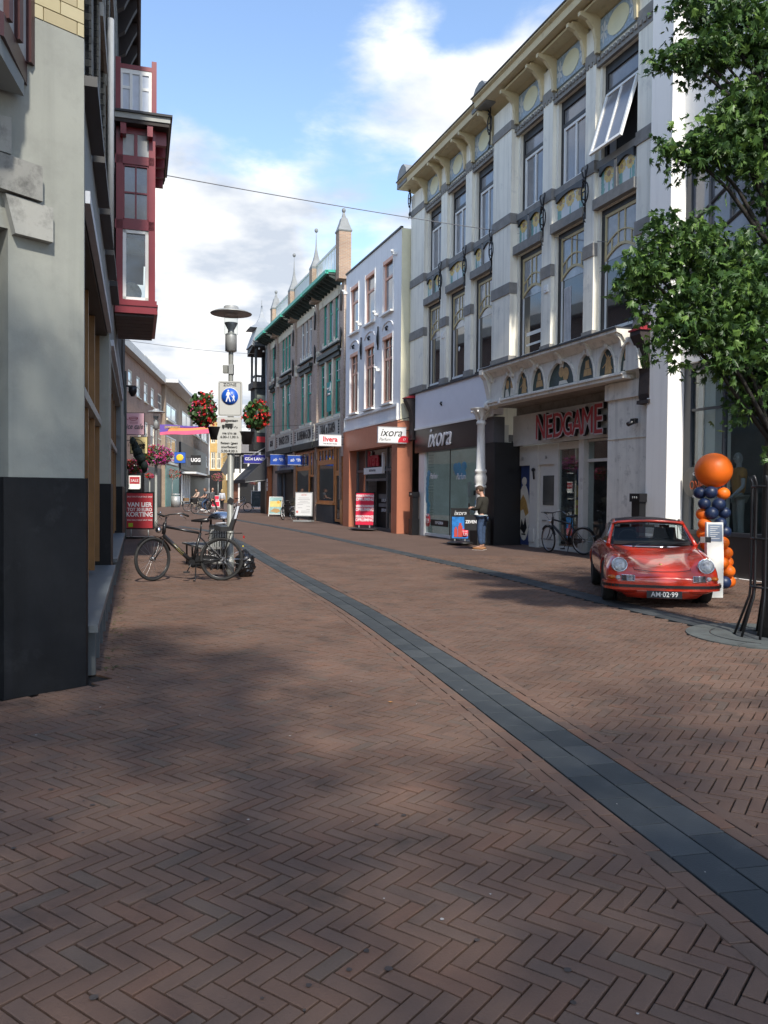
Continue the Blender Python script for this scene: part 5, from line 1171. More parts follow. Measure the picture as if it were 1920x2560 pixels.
# upper brickwork with dark sills and window recesses
wins = [(.15, 1.35), (1.75, 2.9), (3.35, 4.6), (5.1, 6.3), (6.9, 8.1)]
holes = [(a, b, 4.90, 7.1) for a, b in wins]+[(a, b, 7.9, 9.6) for a, b in wins]
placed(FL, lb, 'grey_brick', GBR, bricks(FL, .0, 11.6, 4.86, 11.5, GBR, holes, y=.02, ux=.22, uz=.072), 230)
q = MB(); wall(q, 0, 17.6, 4.84, 12.75, holes, .035, .2); q.xf(FL.M); q.build('brick_backing', MOR, lb)
q = MB(); q.box(.3, 17.6, .7, 6, 4.0, 12.7).box(17.6, 22, .0, 6, 4.84, 7.5); q.xf(FL.M); q.build('body', MOR, lb)
for a, b in wins:
    q = MB(); q.box(a-.12, b+.12, -.10, .03, 4.80, 4.88); q.xf(FL.M); q.build('dark_sill', BLK, lb)
    for z0, z1 in ((4.9, 7.1), (7.9, 9.6)):
        q = MB(); q.box(a, b, .16, .2, z0, z1); q.xf(FL.M); q.build('window', BLK, lb)
        q = MB(); q.box(a, a+.07, .08, .16, z0, z1).box(b-.07, b, .08, .16, z0, z1).box(a+.07, b-.07, .08, .16, z1-.07, z1); q.xf(FL.M); q.build('window_frame', mat('frame_maroon_dark', (.05, .02, .02), .5), lb)
        q = MB(); q.box(a-.08, b+.08, -.02, .03, z1, z1+.16); q.xf(FL.M); q.build('stone_lintel', ST, lb)
# roof eaves, dark brown with brackets
EV = mat('eave_brown', (.022, .014, .012), .7, var=.3)
q = MB(); q.box(2, 17.6, -.42, .3, 12.75, 12.9).box(16.4, 17.6, -.36, .03, 12.3, 12.75); q.xf(FL.M); q.build('eave', EV, lb)
for k in range(15):
    x = 2.9+k*1.0; q = MB(); q.prism([(.03, 11.9), (-.12, 12.0), (-.3, 12.4), (-.38, 12.55), (-.38, 12.74), (.03, 12.74)], x, x+.16, 'x'); q.xf(FL.M); q.build('eave_bracket', EV, lb)
q = MB(); q.box(2, 17.6, -.47, -.42, 12.80, 12.95); q.xf(FL.M); q.build('gutter', mat('gutter_grey', (.22, .22, .23), .5), lb)
q = MB(); q.box(17.0, 17.7, -.45, -.0, 12.0, 12.1); q.xf(FL.M); q.build('eave_end', mat('gutter_grey', (.22, .22, .23)), lb)
q = MB(); q.tube([(5.0, -.05, 4.9), (5.0, -.05, 8)], .045, 8); q.xf(FL.M); q.build('drainpipe', mat('pipe_white', (.45, .46, .45), .5), lb)
# corner bay window at the top left
bv = thing('corner_bay_window', 'dark red framed bay window with white panels at the top left corner', 'bay window', (0, 0, 0))
A, B_, Cc, D_ = Vector((-2.718, 6.316)), Vector((-2.60, 5.61)), Vector((-3.1, 4.9)), Vector((-3.7, 5.4))
MRN = mat('maroon_wood', (.060, .022, .022), .4, var=.1); PNL = mat('white_panel', (.40, .41, .41), .5)
MB().prism([tuple(p) for p in (A, B_, Cc, D_)], 4.78, 9, 'z').build('panel', PNL, bv)
MB().prism([tuple(p) for p in (A+(A-B_)*.05, B_+(B_-Cc)*.04, Cc, D_)], 4.62, 4.78, 'z').build('bottom_rail', MRN, bv)
MB().prism([tuple(p) for p in (A+(B_-A)*.12, B_, Cc, D_)], 4.5, 4.62, 'z').build('under_moulding', GP2, bv)
for t in (0, .45, .82): p = A+(B_-A)*t; n_ = Vector((.98, .17))*.04; MB().box(p.x-.03+n_.x*.3, p.x+.045, p.y-.03, p.y+.03, 4.781, 9).build('mullion', MRN, bv)
# ================================================================ dark red oriel
orl = thing('red_oriel', 'dark red wooden oriel window with white panelled balcony on the left facade', 'oriel', FL.o, FL.rz)
RDW = mat('dark_red_wood', (.19, .010, .018), .35, var=.12, spec=.6); SOFB = mat('soffit_planks', (.055, .038, .034), .6, var=.25)
o0 = FL.X(287, 0, 700); PR = -.72
zo = lambda py, px=330: FL.Z(px, py, PR*.5)
s = o0; o1 = s+2.6
Zb, Zs, Zm, Zw, Zr = 4.95, 5.12, 6.62, 7.83, 8.20
def ob(name, x0, x1, y0, y1, z0, z1, m, par=None): return MB().box(x0, x1, y0, y1, z0, z1).build(name, m, par or orl)
ob('base_rail', s-.03, o1, PR-.03, 0, Zb-.02, Zs, RDW); ob('base_moulding', s-.05, o1, PR-.05, 0, Zb+.06, Zb+.10, RDW); ob('base_moulding', s-.045, o1, PR-.045, 0, Zb-.08, Zb-.02, RDW)
for k in range(7): ob('soffit_plank', s+.02+k*.36, s+.36+k*.36, PR+.02, 0, Zb-.13, Zb-.085, SOFB)
for (x, y) in ((s, PR), (s, -.14), (o1-.14, PR)): ob('corner_post', x, x+.12, y, y+.12, Zs, Zr, RDW)
ob('top_rail', s+.001, o1, PR+.001, -.02, Zr-.02, Zr+.10, RDW)
def opane(z0, z1, fm, gm, cross=False, inner=.04):
    """one glazed field in the near side face and one in the street face"""
    y0, y1 = PR+.12, -.14
    q = MB(); q.box(s+.02, s+.09, y0, y1, z0, z0+inner).box(s+.02, s+.09, y0, y1, z1-inner, z1).box(s+.02, s+.09, y0, y0+inner, z0, z1).box(s+.02, s+.09, y1-inner, y1, z0, z1)
    if cross: q.box(s+.03, s+.08, (y0+y1)/2-.015, (y0+y1)/2+.015, z0, z1).box(s+.03, s+.08, y0, y1, (z0+z1)/2-.015, (z0+z1)/2+.015)
    o = q.build('side_window', fm, orl); MB().box(s+.055, s+.065, y0+inner, y1-inner, z0+inner, z1-inner).build('pane', gm, o)
    q = MB(); x0, x1 = s+.12, o1-.14; q.box(x0, x1, PR+.02, PR+.09, z0, z0+inner).box(x0, x1, PR+.02, PR+.09, z1-inner, z1)
    for k in range(5): x = x0+(x1-x0-inner)*k/4; q.box(x, x+inner, PR+.02, PR+.09, z0+inner, z1-inner)
    o = q.build('street_window', fm, orl); MB().box(x0, x1, PR+.055, PR+.065, z0+inner, z1-inner).build('pane', gm, o)
ORG = mat('oriel_clear_glass', (.06, .07, .08), .03, var=.8, scale=1.5, spec=1.)
opane(Zs, 6.42, WHITE2, SGLASS, inner=.06); opane(6.60, 7.62, RDW, ORG, True, .03)
ob('mid_rail', s, o1, PR+.02, 0, 6.425, 6.595, RDW)
ob('mid_rail', s, o1, PR+.02, 0, 7.625, 7.78, RDW)
ob('room_back', s+.1, o1, -.02, .0, Zs, Zr, mat('room_dark', (.02, .022, .025), .8)); ob('blind_box', s+.15, o1-.1, PR+.2, -.05, 6.0, 6.3, BLK)
ob('white_field', s+.015, s+.05, PR+.12, (PR-.02)/2-.03, 7.79, Zr-.02, PNL); ob('white_field', s+.015, s+.05, (PR-.02)/2+.03, -.14, 7.79, Zr-.02, PNL); ob('field_mullion', s, s+.06, (PR-.02)/2-.03, (PR-.02)/2+.03, 7.78, Zr-.02, RDW)
cu = thing('striped_cushion', 'striped beige cushion standing in the red oriel window', 'cushion', FL.wp(s+.35, -.30, Zs+.22), FL.rz+.4)
MB().ell((0, 0, 0), (.08, .20, .19), 12, 8).build('cover', mat('beige_stripe', (.34, .26, .17), .9, var=.3, scale=12), cu)
# oriel roof and balcony
ob('roof_board', s-.22, o1+.2, PR-.26, 0, Zr+.17, Zr+.27, WGR); ob('roof_edge', s-.26, o1+.24, PR-.30, 0, Zr+.27, Zr+.31, BLKM); ob('roof_soffit', s-.2, o1+.2, PR-.24, 0, Zr+.101, Zr+.169, EV)
for k in range(5): ob('roof_bracket', s+.05+k*.55, s+.15+k*.55, PR-.2, PR+.0, Zr-.15, Zr+.10, RDW)
for y in (PR+.05, -.2): ob('roof_bracket', s-.18, s, y, y+.1, Zr-.1, Zr+.10, RDW)
zB = Zr+.31
for y in (PR-.02, -.1): ob('balcony_post', s, s+.09, y, y+.09, zB, zB+1.05, RDW)
ob('balcony_rail', s+.01, s+.08, PR+.07, -.1, zB+.86, zB+.94, RDW); ob('balcony_rail', s+.02, o1, PR-.0, PR+.06, zB+.86, zB+.94, RDW)
q = MB(); y0, y1 = PR+.07, -.1; w = y1-y0; q.box(s+.02, s+.07, y0, y1, zB+.03, zB+.09).box(s+.02, s+.07, y0, y1, zB+.78, zB+.86)
for t in (0, .30, .62, .93): q.box(s+.02, s+.07, y0+w*t, y0+w*t+.05, zB+.09, zB+.78)
q.box(s+.025, s+.065, y0, y0+w*.3, zB+.5, zB+.55).box(s+.025, s+.065, y0+w*.62, y1, zB+.5, zB+.55)
q.build('balcony_panel', WHITE2, orl); MB().box(s+.04, s+.05, y0, y1, zB+.09, zB+.78).build('milky_pane', mat('milky_glass', (.55, .60, .68), .2), orl)
MB().box(s+.05, o1, PR+.02, PR+.04, zB+.05, zB+.85).build('balcony_front', WHITE2, orl)
# next small shop front with black column
bc = thing('black_shop_column', 'tall dark green shop column with lamp at the end of the grey building', 'column', FL.wp(s3b+.5, 0, 0), FL.rz)
MB().box(-.3, .6, -.06, .4, 0, 5.4).build('shaft', mat('green_black', (.05, .065, .06), .5), bc); MB().box(-.3, -.2, -.35, -.05, 4.9, 4.95).lathe([(.05, 4.6), (.14, 4.75), (.14, 4.9)], 10, (-.25, -.25, 0)).build('lamp', BLKM, bc)
q = MB()
for k in range(9): q.ell((-.3+R.uniform(-.08, .08), -.30-.04*k+R.uniform(-.05, .05), 3.15-.11*k), (.12, .10+.02*(4-abs(4-k)), .14), 7, 5)
q.build('rolled_canvas', mat('dark_green_canvas', (.012, .022, .018), .8, bump=.5), bc)
MB().box(.6, 6, .0, .4, 0, 5.0).build('dark_front', mat('dark_front', (.03, .032, .03), .6), bc)
# ================================================================ far left row: brick building with white cornice etc.
fb = thing('brick_corner_block', 'brown brick building with white cornice and narrow windows, far left', 'building', FF.o, FF.rz)
BR2 = brickmat('red_brown_wall_brick', (.36, .20, .13), (.28, .16, .11), (.36, .29, .24))
f0, f1 = -30, FF.X(412, 0, 1100); zt = FF.Z(360, 905)
upx = [(320, 330), (341, 350), (359.7, 368.4), (377, 385), (394, 403.6)]; hh = []
for a, b in upx: hh.append((FF.X(a), FF.X(b), FF.Z(325, 980), FF.Z(325, 925)))
lpx = [(345, 352), (360, 369), (376, 385), (395, 404)]
lh_ = [(FF.X(a), FF.X(b), FF.Z(365, 1110), FF.Z(365, 1055)) for a, b in lpx]
q = MB(); wall(q, f0, f1, 3.6, zt-.5, hh+lh_, 0, .2); q.build('front_wall', BR2, fb); MB().box(f0, f1, .3, 10, 0, zt).build('body', BR2, fb)
for h in hh+lh_: window(fb, h[0], h[1], h[2], h[3], .02, CST, CURT, fw=.12, hs=(.5,), sill=CST)
MB().box(f0, f1+.3, -.5, .3, zt-.5, zt+.1).build('cornice', mat('cornice_white', (.55, .54, .50), .6), fb); MB().box(f0, f1, -.02, .3, 0, 3.6).build('dark_shops', mat('dark_shops', (.02, .018, .018), .5, var=.5, scale=.6), fb)
MB().box(FF.X(400), f1, -.6, 0, 4.9, 5.05).build('balcony_slab', CST, fb)
MB().box(f1-4, f1-1, 1.5, 5, zt, zt+1.6).build('chimney', mat('yellow_chimney', (.42, .26, .11), .8), fb); MB().box(f1-4.4, f1-.6, 1.2, 5.3, zt+1.6, zt+1.9).build('chimney_cap', CST, fb)
BR3 = brickmat('tan_far_brick', (.34, .25, .17), (.28, .20, .14), (.34, .30, .25))
def block(label, pa, pb, off, ytop, m, rows_, sh, nm='far_block'):
    t = thing(nm, label, 'building', FF.o, FF.rz); a, b = FF.X(pa, off, 1150), FF.X(pb, off, 1150); z = FF.Z(pa, ytop, off)
    hs_ = []
    for (y0, y1, n) in rows_:
        for k in range(n): hs_.append((a+(b-a)*(.08+.9*k/n), a+(b-a)*(.08+.9*k/n+.74/n), FF.Z(pa, y1, off), FF.Z(pa, y0, off)))
    q = MB(); wall(q, a, b, 0, z, hs_, off, .2); q.build('front_wall', m, t); MB().box(a, b, off+.3, 10, 0, z-.01).build('body', m, t)
    MB().add([(a, off, 0), (a, off+.3, 0), (a, off+.3, z), (a, off, z)], [(0, 1, 2, 3)]).build('side_wall', m, t)
    for h in hs_: window(t, h[0], h[1], h[2], h[3], off+.04, WHITE2, CURT, fw=.14, vs=(.5,))
    MB().box(a-.8, b+.3, off-1.3, 9, z, z+.32).build('flat_roof', mat('flat_roof_white', (.6, .6, .58), .6), t)
    MB().box(a+.2, b-.2, off-.05, off, 0, 4.0).build('shop_front', sh, t)
    for h in hs_: MB().box(h[0]-.1, h[1]+.1, off-.12, off, h[2]-.3, h[2]-.12).build('sill', CST, t)
    return t, a, b, z
TEAL = mat('teal_shop_front', (.10, .25, .21), .4, var=.3)
t, a, b, z = block('tan brick house with projecting flat white roof beside the banner', 413, 447, -.35, 958, BR3, [(1002, 1040, 1), (1085, 1150, 1)], TEAL)
t, a, b, z = block('long tan brick block with big flat roof above the dark shoe shop', 447, 522, 0, 988, BR3, [(1018, 1058, 3), (1108, 1140, 3)], BLK)
BLF = mat('black_shop_fascia', (.03, .03, .032), .5)
MB().box(a, b-8, -.25, 0, 4.0, 7.0).build('shop_fascia', BLF, t); text('SANOUK', 1.6, MT['notice_grey'], t, (a+7, -.3, 4.9), sx=1.6)
q = MB(); [q.box(a+1.5+k*2, a+2.0+k*2, -.2, -.1, 0, 3.4) for k in range(5)]; q.build('white_door_frame', WHITE2, t)
MB().box(a+1, b-6, -1.8, -.2, 3.5, 3.7).build('white_awning', WHITE2, t)
# ================================================================ street furniture
def flowers(name, loc, rx, rz, n, cols, label, group, seed, leafn=260, hang=.3):
    """hanging basket or ring of geraniums: leaves and florets as small faces through the volume"""
    t = thing(name, label, 'flowers', loc, 0, group); rr = random.Random(seed)
    lf = MB(); fl = [MB() for _ in cols]
    def pt(k):
        a, b = rr.uniform(0, 2*PI), rr.uniform(-1, 1); r = rr.uniform(.6, 1.05)*(1 if k else .92); s = math.sqrt(1-b*b)
        return Vector((rx*r*s*math.cos(a), rx*r*s*math.sin(a), rz*r*b - hang*abs(s)*rx*rr.random()*.5))
    for _ in range(leafn):
        p = pt(0); a = Vector((rr.gauss(0, 1), rr.gauss(0, 1), rr.gauss(0, 1))).normalized(); b = a.orthogonal().normalized()*rr.uniform(.028, .05); c = a.cross(b)
        lf.add([p+b*math.cos(k*PI/3)+c*math.sin(k*PI/3)*.9 for k in range(6)], [(0, 1, 2, 3, 4, 5)])
    for _ in range(n):
        p = pt(1); i = min(len(cols)-1, int(len(cols)*(.5+.5*p.x/rx+rr.gauss(0, .28)))); i = max(0, i)
        for _k in range(9):
            q = p+Vector((rr.gauss(0, .022), rr.gauss(0, .022), rr.gauss(0, .022))); a = Vector((rr.gauss(0, 1), rr.gauss(0, 1), rr.gauss(0, 1))).normalized(); b = a.orthogonal().normalized()*.022; c = a.cross(b)
            fl[i].add([q+b, q+c, q-b, q-c], [(0, 1, 2, 3)])
    lf.build('foliage', mat('geranium_leaf', (.035, .085, .018), .6, var=.5, scale=14), t, kind='stuff')
    for i, m in enumerate(cols): fl[i].build('blossoms', m, t, kind='stuff') if fl[i].v else None
    return t
PK = mat('blossom_pink', (.62, .10, .22), .6, var=.3, scale=30); MG = mat('blossom_magenta', (.50, .06, .30), .6, var=.3, scale=30); RD = mat('blossom_red', (.58, .02, .02), .6, var=.3, scale=30)
PS = mat('blossom_salmon', (.70, .22, .18), .6, var=.3, scale=30)
def lamp(loc, label, top=4.92):
    t = thing('street_lamp', label, 'street lamp', loc, 0, 'disc topped grey street lamps')
    MB().lathe([(.075, 0), (.075, .35), (.058, .36), (.058, 2.95), (.045, 2.97), (.045, 4.12), (.045, 4.125)], 16).build('pole', GPOLE, t)
    MB().lathe([(.05, 4.10), (.105, 4.12), (.105, 4.40), (.095, 4.43), (.06, 4.44), (.055, 4.50), (.12, 4.62), (.12, 4.63), (.001, 4.63)], 20).build('lamp_housing', STEEL, t)
    MB().lathe([(.125, 4.42), (.125, 4.78)], 20).build('glass_cylinder', glassmat('lamp_glass', (.86, .88, .88), .1), t)
    MB().lathe([(.001, 4.80), (.37, 4.79), (.375, 4.80), (.30, 4.835), (.14, 4.86), (.13, 4.92), (.12, 4.93), (.001, 4.935)], 28).build('disc_shade', STEEL, t)
    return t
lp = lamp(G(575, 1443), 'nearest grey street lamp carrying the pedestrian zone signs')
MB().box(-.14, -.05, -.05, .05, 3.72, 3.86).build('sensor_box', GPOLE, lp); MB().box(-.03, .05, -.06, .06, 3.7, 3.88).build('clamp', STEEL, lp)
l2 = lamp(G(389.7, 1321), 'farther street lamp rising out of a ring of pink flowers')
# zone signs
SW = mat('sign_white_grey', (.50, .50, .47), .45, var=.04, scale=2); SBLU = mat('sign_traffic_blue', (.012, .10, .52), .4, var=0); GRY = mat('sign_grey_text', (.10, .10, .10), .5, var=0)
lo = G(575, 1443)
zs = thing('zone_sign', 'grey ZONE sign with blue pedestrian disc on the nearest lamp post', 'traffic sign', (lo.x, lo.y-.075, 0), .02)
def rrect(x0, x1, z0, z1, r, n=4):
    P = []
    for cx, cz, a0 in ((x1-r, z1-r, 0), (x0+r, z1-r, PI/2), (x0+r, z0+r, PI), (x1-r, z0+r, 3*PI/2)):
        for k in range(n+1): P.append((cx+r*math.cos(a0+k*PI/2/n), cz+r*math.sin(a0+k*PI/2/n)))
    return P
MB().prism(rrect(-.215, .22, 2.93, 3.565, .035), -.012, .012).build('plate', SW, zs)
P = rrect(-.195, .20, 2.95, 3.545, .03); P2_ = rrect(-.188, .193, 2.957, 3.538, .026); q = MB()
for k in range(len(P)): j = (k+1) % len(P); q.prism([P[k], P[j], P2_[j], P2_[k]], -.0145, -.0122)
q.build('border_line', GRY, zs)
q = MB(); q.lathe([(.001, -.014), (.160, -.014), (.160, -.0125), (.001, -.0125)], 32, (0, 0, 0), 'y'); q.xf(Matrix.Translation((0, 0, 3.29))); q.build('white_ring', mat('sign_pure_white', (.62, .62, .6), .45, var=0), zs)
q = MB(); q.lathe([(.001, -.016), (.150, -.016), (.150, -.0142), (.001, -.0142)], 32, (0, 0, 0), 'y'); q.xf(Matrix.Translation((0, 0, 3.29))); q.build('blue_disc', SBLU, zs)
def figure(cx, cz, h, par):
    q = MB(); y0, y1 = -.019, -.0165; s = h
    q.prism([(cx+.075*s*math.cos(k*PI/5), cz+.43*s+.085*s*math.sin(k*PI/5)) for k in range(10)], y0, y1)
    q.prism([(cx-.10*s, cz+.33*s), (cx+.10*s, cz+.33*s), (cx+.20*s, cz+.08*s), (cx+.15*s, cz+.05*s), (cx+.09*s, cz+.15*s), (cx+.08*s, cz-.05*s), (cx+.22*s, cz-.5*s), (cx+.13*s, cz-.5*s), (cx, cz-.12*s), (cx-.12*s, cz-.5*s), (cx-.21*s, cz-.5*s), (cx-.09*s, cz-.05*s), (cx-.10*s, cz+.12*s), (cx-.15*s, cz-.02*s), (cx-.20*s, cz+.02*s)], y0, y1)
    q.build('walking_figure', WT, par)
figure(-.03, 3.30, .215, zs); figure(.068, 3.262, .115, zs)
MB().prism([(.005, 3.315), (.02, 3.305), (.05, 3.285), (.045, 3.275)], -.019, -.0165).build('joined_hands', WT, zs)
text('ZONE', .075, GRY, zs, (0, -.016, 3.50), sx=1.15)
lo2 = thing('time_sign', 'grey toegestaan delivery times plate below the blue disc sign', 'traffic sign', (lo.x-.005, lo.y-.075, 0), .02)
MB().prism(rrect(-.22, .215, 2.265, 2.915, .012), -.012, .012).build('plate', SW, lo2)
for s, z, h in (('toegestaan', 2.855, .068), ('ma t/m za', 2.625, .062), ('6.00-11.00 h', 2.555, .062), ('fietsen (geen', 2.445, .058), ('snorfietsen)', 2.375, .058), ('5.00-9.00 h', 2.30, .062)):
    text(s, h, INK, lo2, (0, -.015, z), sx=1.05, bold=.0008)
q = MB(); q.box(-.08, .055, -.017, -.0125, 2.725, 2.80).box(-.135, -.085, -.017, -.0125, 2.725, 2.775).box(.06, .07, -.017, -.0125, 2.725, 2.80)
for x in (-.11, -.02, .03): q.prism([(x+.018*math.cos(k*PI/5), 2.718+.018*math.sin(k*PI/5)) for k in range(10)], -.019, -.0172)
q.prism([(.085, 2.72), (.10, 2.76), (.115, 2.75), (.10, 2.72)], -.017, -.0125).prism([(.12, 2.71), (.135, 2.75), (.15, 2.72)], -.017, -.0125); q.build('lorry_symbol', INK, lo2)
text('(O', .07, LR, lo2, (-.12, -.018, 2.855))['kind'] = 'stuff'
st = thing('post_sticker', 'small crooked black sticker on the lamp post', 'sticker', (lo.x+.02, lo.y-.066, 1.40), .1); q = MB(); q.box(-.05, .05, -.003, .003, -.05, .05).xf(Matrix.Rotation(.6, 4, 'Y')); q.build('print', BLK, st)
f1 = flowers('flower_basket', (lo.x-.50, lo.y-.02, 3.06), .28, .34, 80, [PK, RD, RD], 'pink and magenta geranium basket left of the zone sign', 'hanging flower baskets', 3, 420)
f2 = flowers('flower_basket', (lo.x+.47, lo.y-.02, 2.98), .25, .28, 60, [RD, RD, RD], 'bright red geranium basket right of the zone sign', 'hanging flower baskets', 4, 380)
for f, s in ((f1, .22), (f2, -.17)):
    MB().lathe([(.08, -.5), (.13, -.28), (.14, -.27), (.001, -.27)], 14, (s, 0, -.05)).build('pot', BLK, f); MB().tube([(s, 0, -.35), (s*2.1, 0.02, -.35)], .012, 6).build('hanger', BLKM, f)
a = G(389.7, 1321)
flowers('flower_ring', (a.x-.0, a.y, 3.05), .70, .42, 330, [RD, PK, MG], 'wide ring of pink and red geraniums round the farther lamp', 'flower balls on poles', 5, 900)
def fpole(px, py, ptop, h, w, label, seed, cols, d=None):
    g = G(px, py); z = AT(px, ptop, g.y).z; r = w*g.y/FPX/2
    t = flowers('flower_ball', (g.x, g.y, z-r*.6), r, r*.62, 150, cols, label, 'flower balls on poles', seed, 420)
    MB().tube([(0, 0, -(z-r*.6)), (0, 0, 0)], .05, 8).build('pole', GPOLE, t)
g = G(341, 1326)
flowers('flower_ball', (AT(342, 1165, 33.0).x, 33.0, AT(342, 1163, 33).z), .44, .30, 150, [RD, RD, PK], 'red geranium ball beside the yellow sign on the left', 'flower balls on poles', 6, 450)
fpole(430.7, 1266, 1172, 0, 42, 'red geranium ball in front of the teal shop front', 7, [RD, RD, PS])
fpole(545, 1264, 1183, 0, 32, 'pink geranium ball near the walking woman in white', 8, [PS, PK])
fpole(634, 1262, 1198, 0, 22, 'pale pink geranium ball beneath the black awning', 9, [PK, PS])
fpole(374, 1290, 1183, 0, 20, 'small red geranium ball behind the farther lamp', 10, [RD, PK])
# ---- signs hanging on the left
def boardsign(label, px0, px1, py0, py1, d, m, name='hanging_sign', th=.08, cat='sign'):
    a, b = AT(px0, py1, d), AT(px1, py0, d); t = thing(name, label, cat, ((a.x+b.x)/2, d, (a.z+b.z)/2)); w, h = b.x-a.x, b.z-a.z
    MB().box(-w/2, w/2, 0, th, -h/2, h/2).build('panel', m, t); MB().box(-w/2-.02, w/2+.02, .01, th-.01, -h/2-.02, h/2+.02).build('rim', BLKM, t)
    MB().tube([(-w/2, th/2, h*.3), (-w/2-.5, th/2, h*.3)], .015, 5).build('arm', BLKM, t)
    return t, w, h
t, w, h = boardsign('pink cafe sign with cup drawing hanging on the left', 310, 360, 1033, 1086, 30, mat('sign_pink', (.90, .55, .60), .5, var=.03))
CR = mat('crimson', (.45, .03, .08), .5, var=0)
text('ice cafe', .27, GRY, t, (.02, -.012, -.10), shear=.3, sx=.75)
q = MB(); q.tube([(-.16+.16*math.cos(PI+k*PI/10)+.14, -.01, .22+.10*math.sin(PI+k*PI/10)) for k in range(11)], .008, 4).tube([(-.16+.16*math.cos(k*PI/5)+.14, -.01, .22+.03*math.sin(k*PI/5)) for k in range(11)], .007, 4).tube([(-.3, -.01, .2), (-.2, -.01, .14)], .008, 4).tube([(-.15, -.01, .03), (.15, -.01, .03)], .007, 4); q.build('cup_drawing', CR, t)
t, w, h = boardsign('yellow ngs sign below the pink sign', 326, 368, 1093, 1133, 31, mat('sign_yellow', (.85, .70, .32), .5, var=.03))
text('ngs', .34, INK, t, (.0, -.012, -.02), shear=.25, bold=.01); q = MB(); q.tube([(-.1+.28*math.cos(k*PI/12), -.01, .0+.22*math.sin(k*PI/12)) for k in range(-4, 14)], .008, 4); q.build('oval_line', INK, t)
t, w, h = boardsign('square blue sign with yellow ball over the teal shop', 436, 463.5, 1131, 1157, 60, mat('sign_blue_edge', (.03, .12, .50), .5, var=0))
MB().ell((0, -.02, 0), (.27, .03, .25), 14, 8).build('yellow_ball', mat('ball_yellow', (.80, .55, .05), .5), t)
t, w, h = boardsign('black square sign with three white letters', 477.5, 501.5, 1139, 1162, 70, mat('sign_black', (.02, .02, .02), .5)); text('UGG', .42, WT, t, (0, -.02, 0), bold=.02, sx=.9)
# banner across the street
ban = thing('rainbow_banner', 'purple pink and orange banner stretched over the left side of the street', 'banner', AT(470, 1074, 40))
bw = 70/FPX*40; cols = [('banner_purple', (.14, .08, .38)), ('banner_pink', (.80, .13, .24)), ('banner_orange', (.85, .32, .12))]
n = 16
def band_(f0, f1, key, col, xs0=0., xs1=1.):
    q = MB()
    for k in range(n):
        t0, t1 = xs0+(xs1-xs0)*k/n, xs0+(xs1-xs0)*(k+1)/n; g = lambda t, f: (-.27+.5*f(t))*(1-.35*t)+.02*math.sin(9*t)
        x0, x1 = -bw+2*bw*t0, -bw+2*bw*t1; q.prism([(x0, g(t0, f0)), (x1, g(t1, f0)), (x1, g(t1, f1)), (x0, g(t0, f1))], -.01, .01)
    q.build('banner_field', mat(key, col, .7, var=.08), ban)
band_(lambda t: .0, lambda t: .25+.4*t, 'banner_pink', cols[1][1]); band_(lambda t: .25+.4*t, lambda t: .62+.22*t, 'banner_orange', cols[2][1], .15, 1); band_(lambda t: .25+.4*t+.37*(t > .15)*1.0-.0, lambda t: 1., 'banner_purple', cols[0][1])
q = MB(); q.prism([(-bw, -.265), (bw, -.17), (bw, .135), (-bw, .215)], .012, .02).build('banner_cloth', mat('banner_pink', cols[1][1], .7), ban)
text('ZOMERFEEST', .16, mat('banner_yellow', (.8, .6, .1), .6), ban, (-.75, -.03, .10), sx=.8); text('LOCHEM', .20, MT['banner_orange'], ban, (.1, -.03, -.05)) if False else None
MB().tube([(-bw-5, 0, .35), (-bw, 0, .2)], .008, 4).tube([(bw, 0, .1), (bw+9, 2, .6)], .008, 4).build('guy_wire', BLKM, ban)
# wires across the street
def wire(label, A, B, sag, r=.012):
    t = thing('street_wire', label, 'wire', A); A, B = Vector(A), Vector(B); D = B-A
    MB().tube([D*(k/24)+Vector((0, 0, -sag*4*(k/24)*(1-k/24))) for k in range(25)], r, 5).build('strand', mat('wire_grey', (.16, .16, .17), .6), t)
wA = FL.wp(FL.X(402, 0, 400)+.0, -.7); 
wire('long wire from the oriel across the sky to the white building', AT(370, 430, 18.0), AT(1262, 580, 25.0), .05, .011)
wire('wire running on over the white facade to its right windows', AT(1262, 580, 24.6), AT(1520, 605, 19.6), .02, .008)
wire('thin far wire crossing behind the lamp head', AT(310, 850, 40), AT(640, 885, 58), .1, .012)
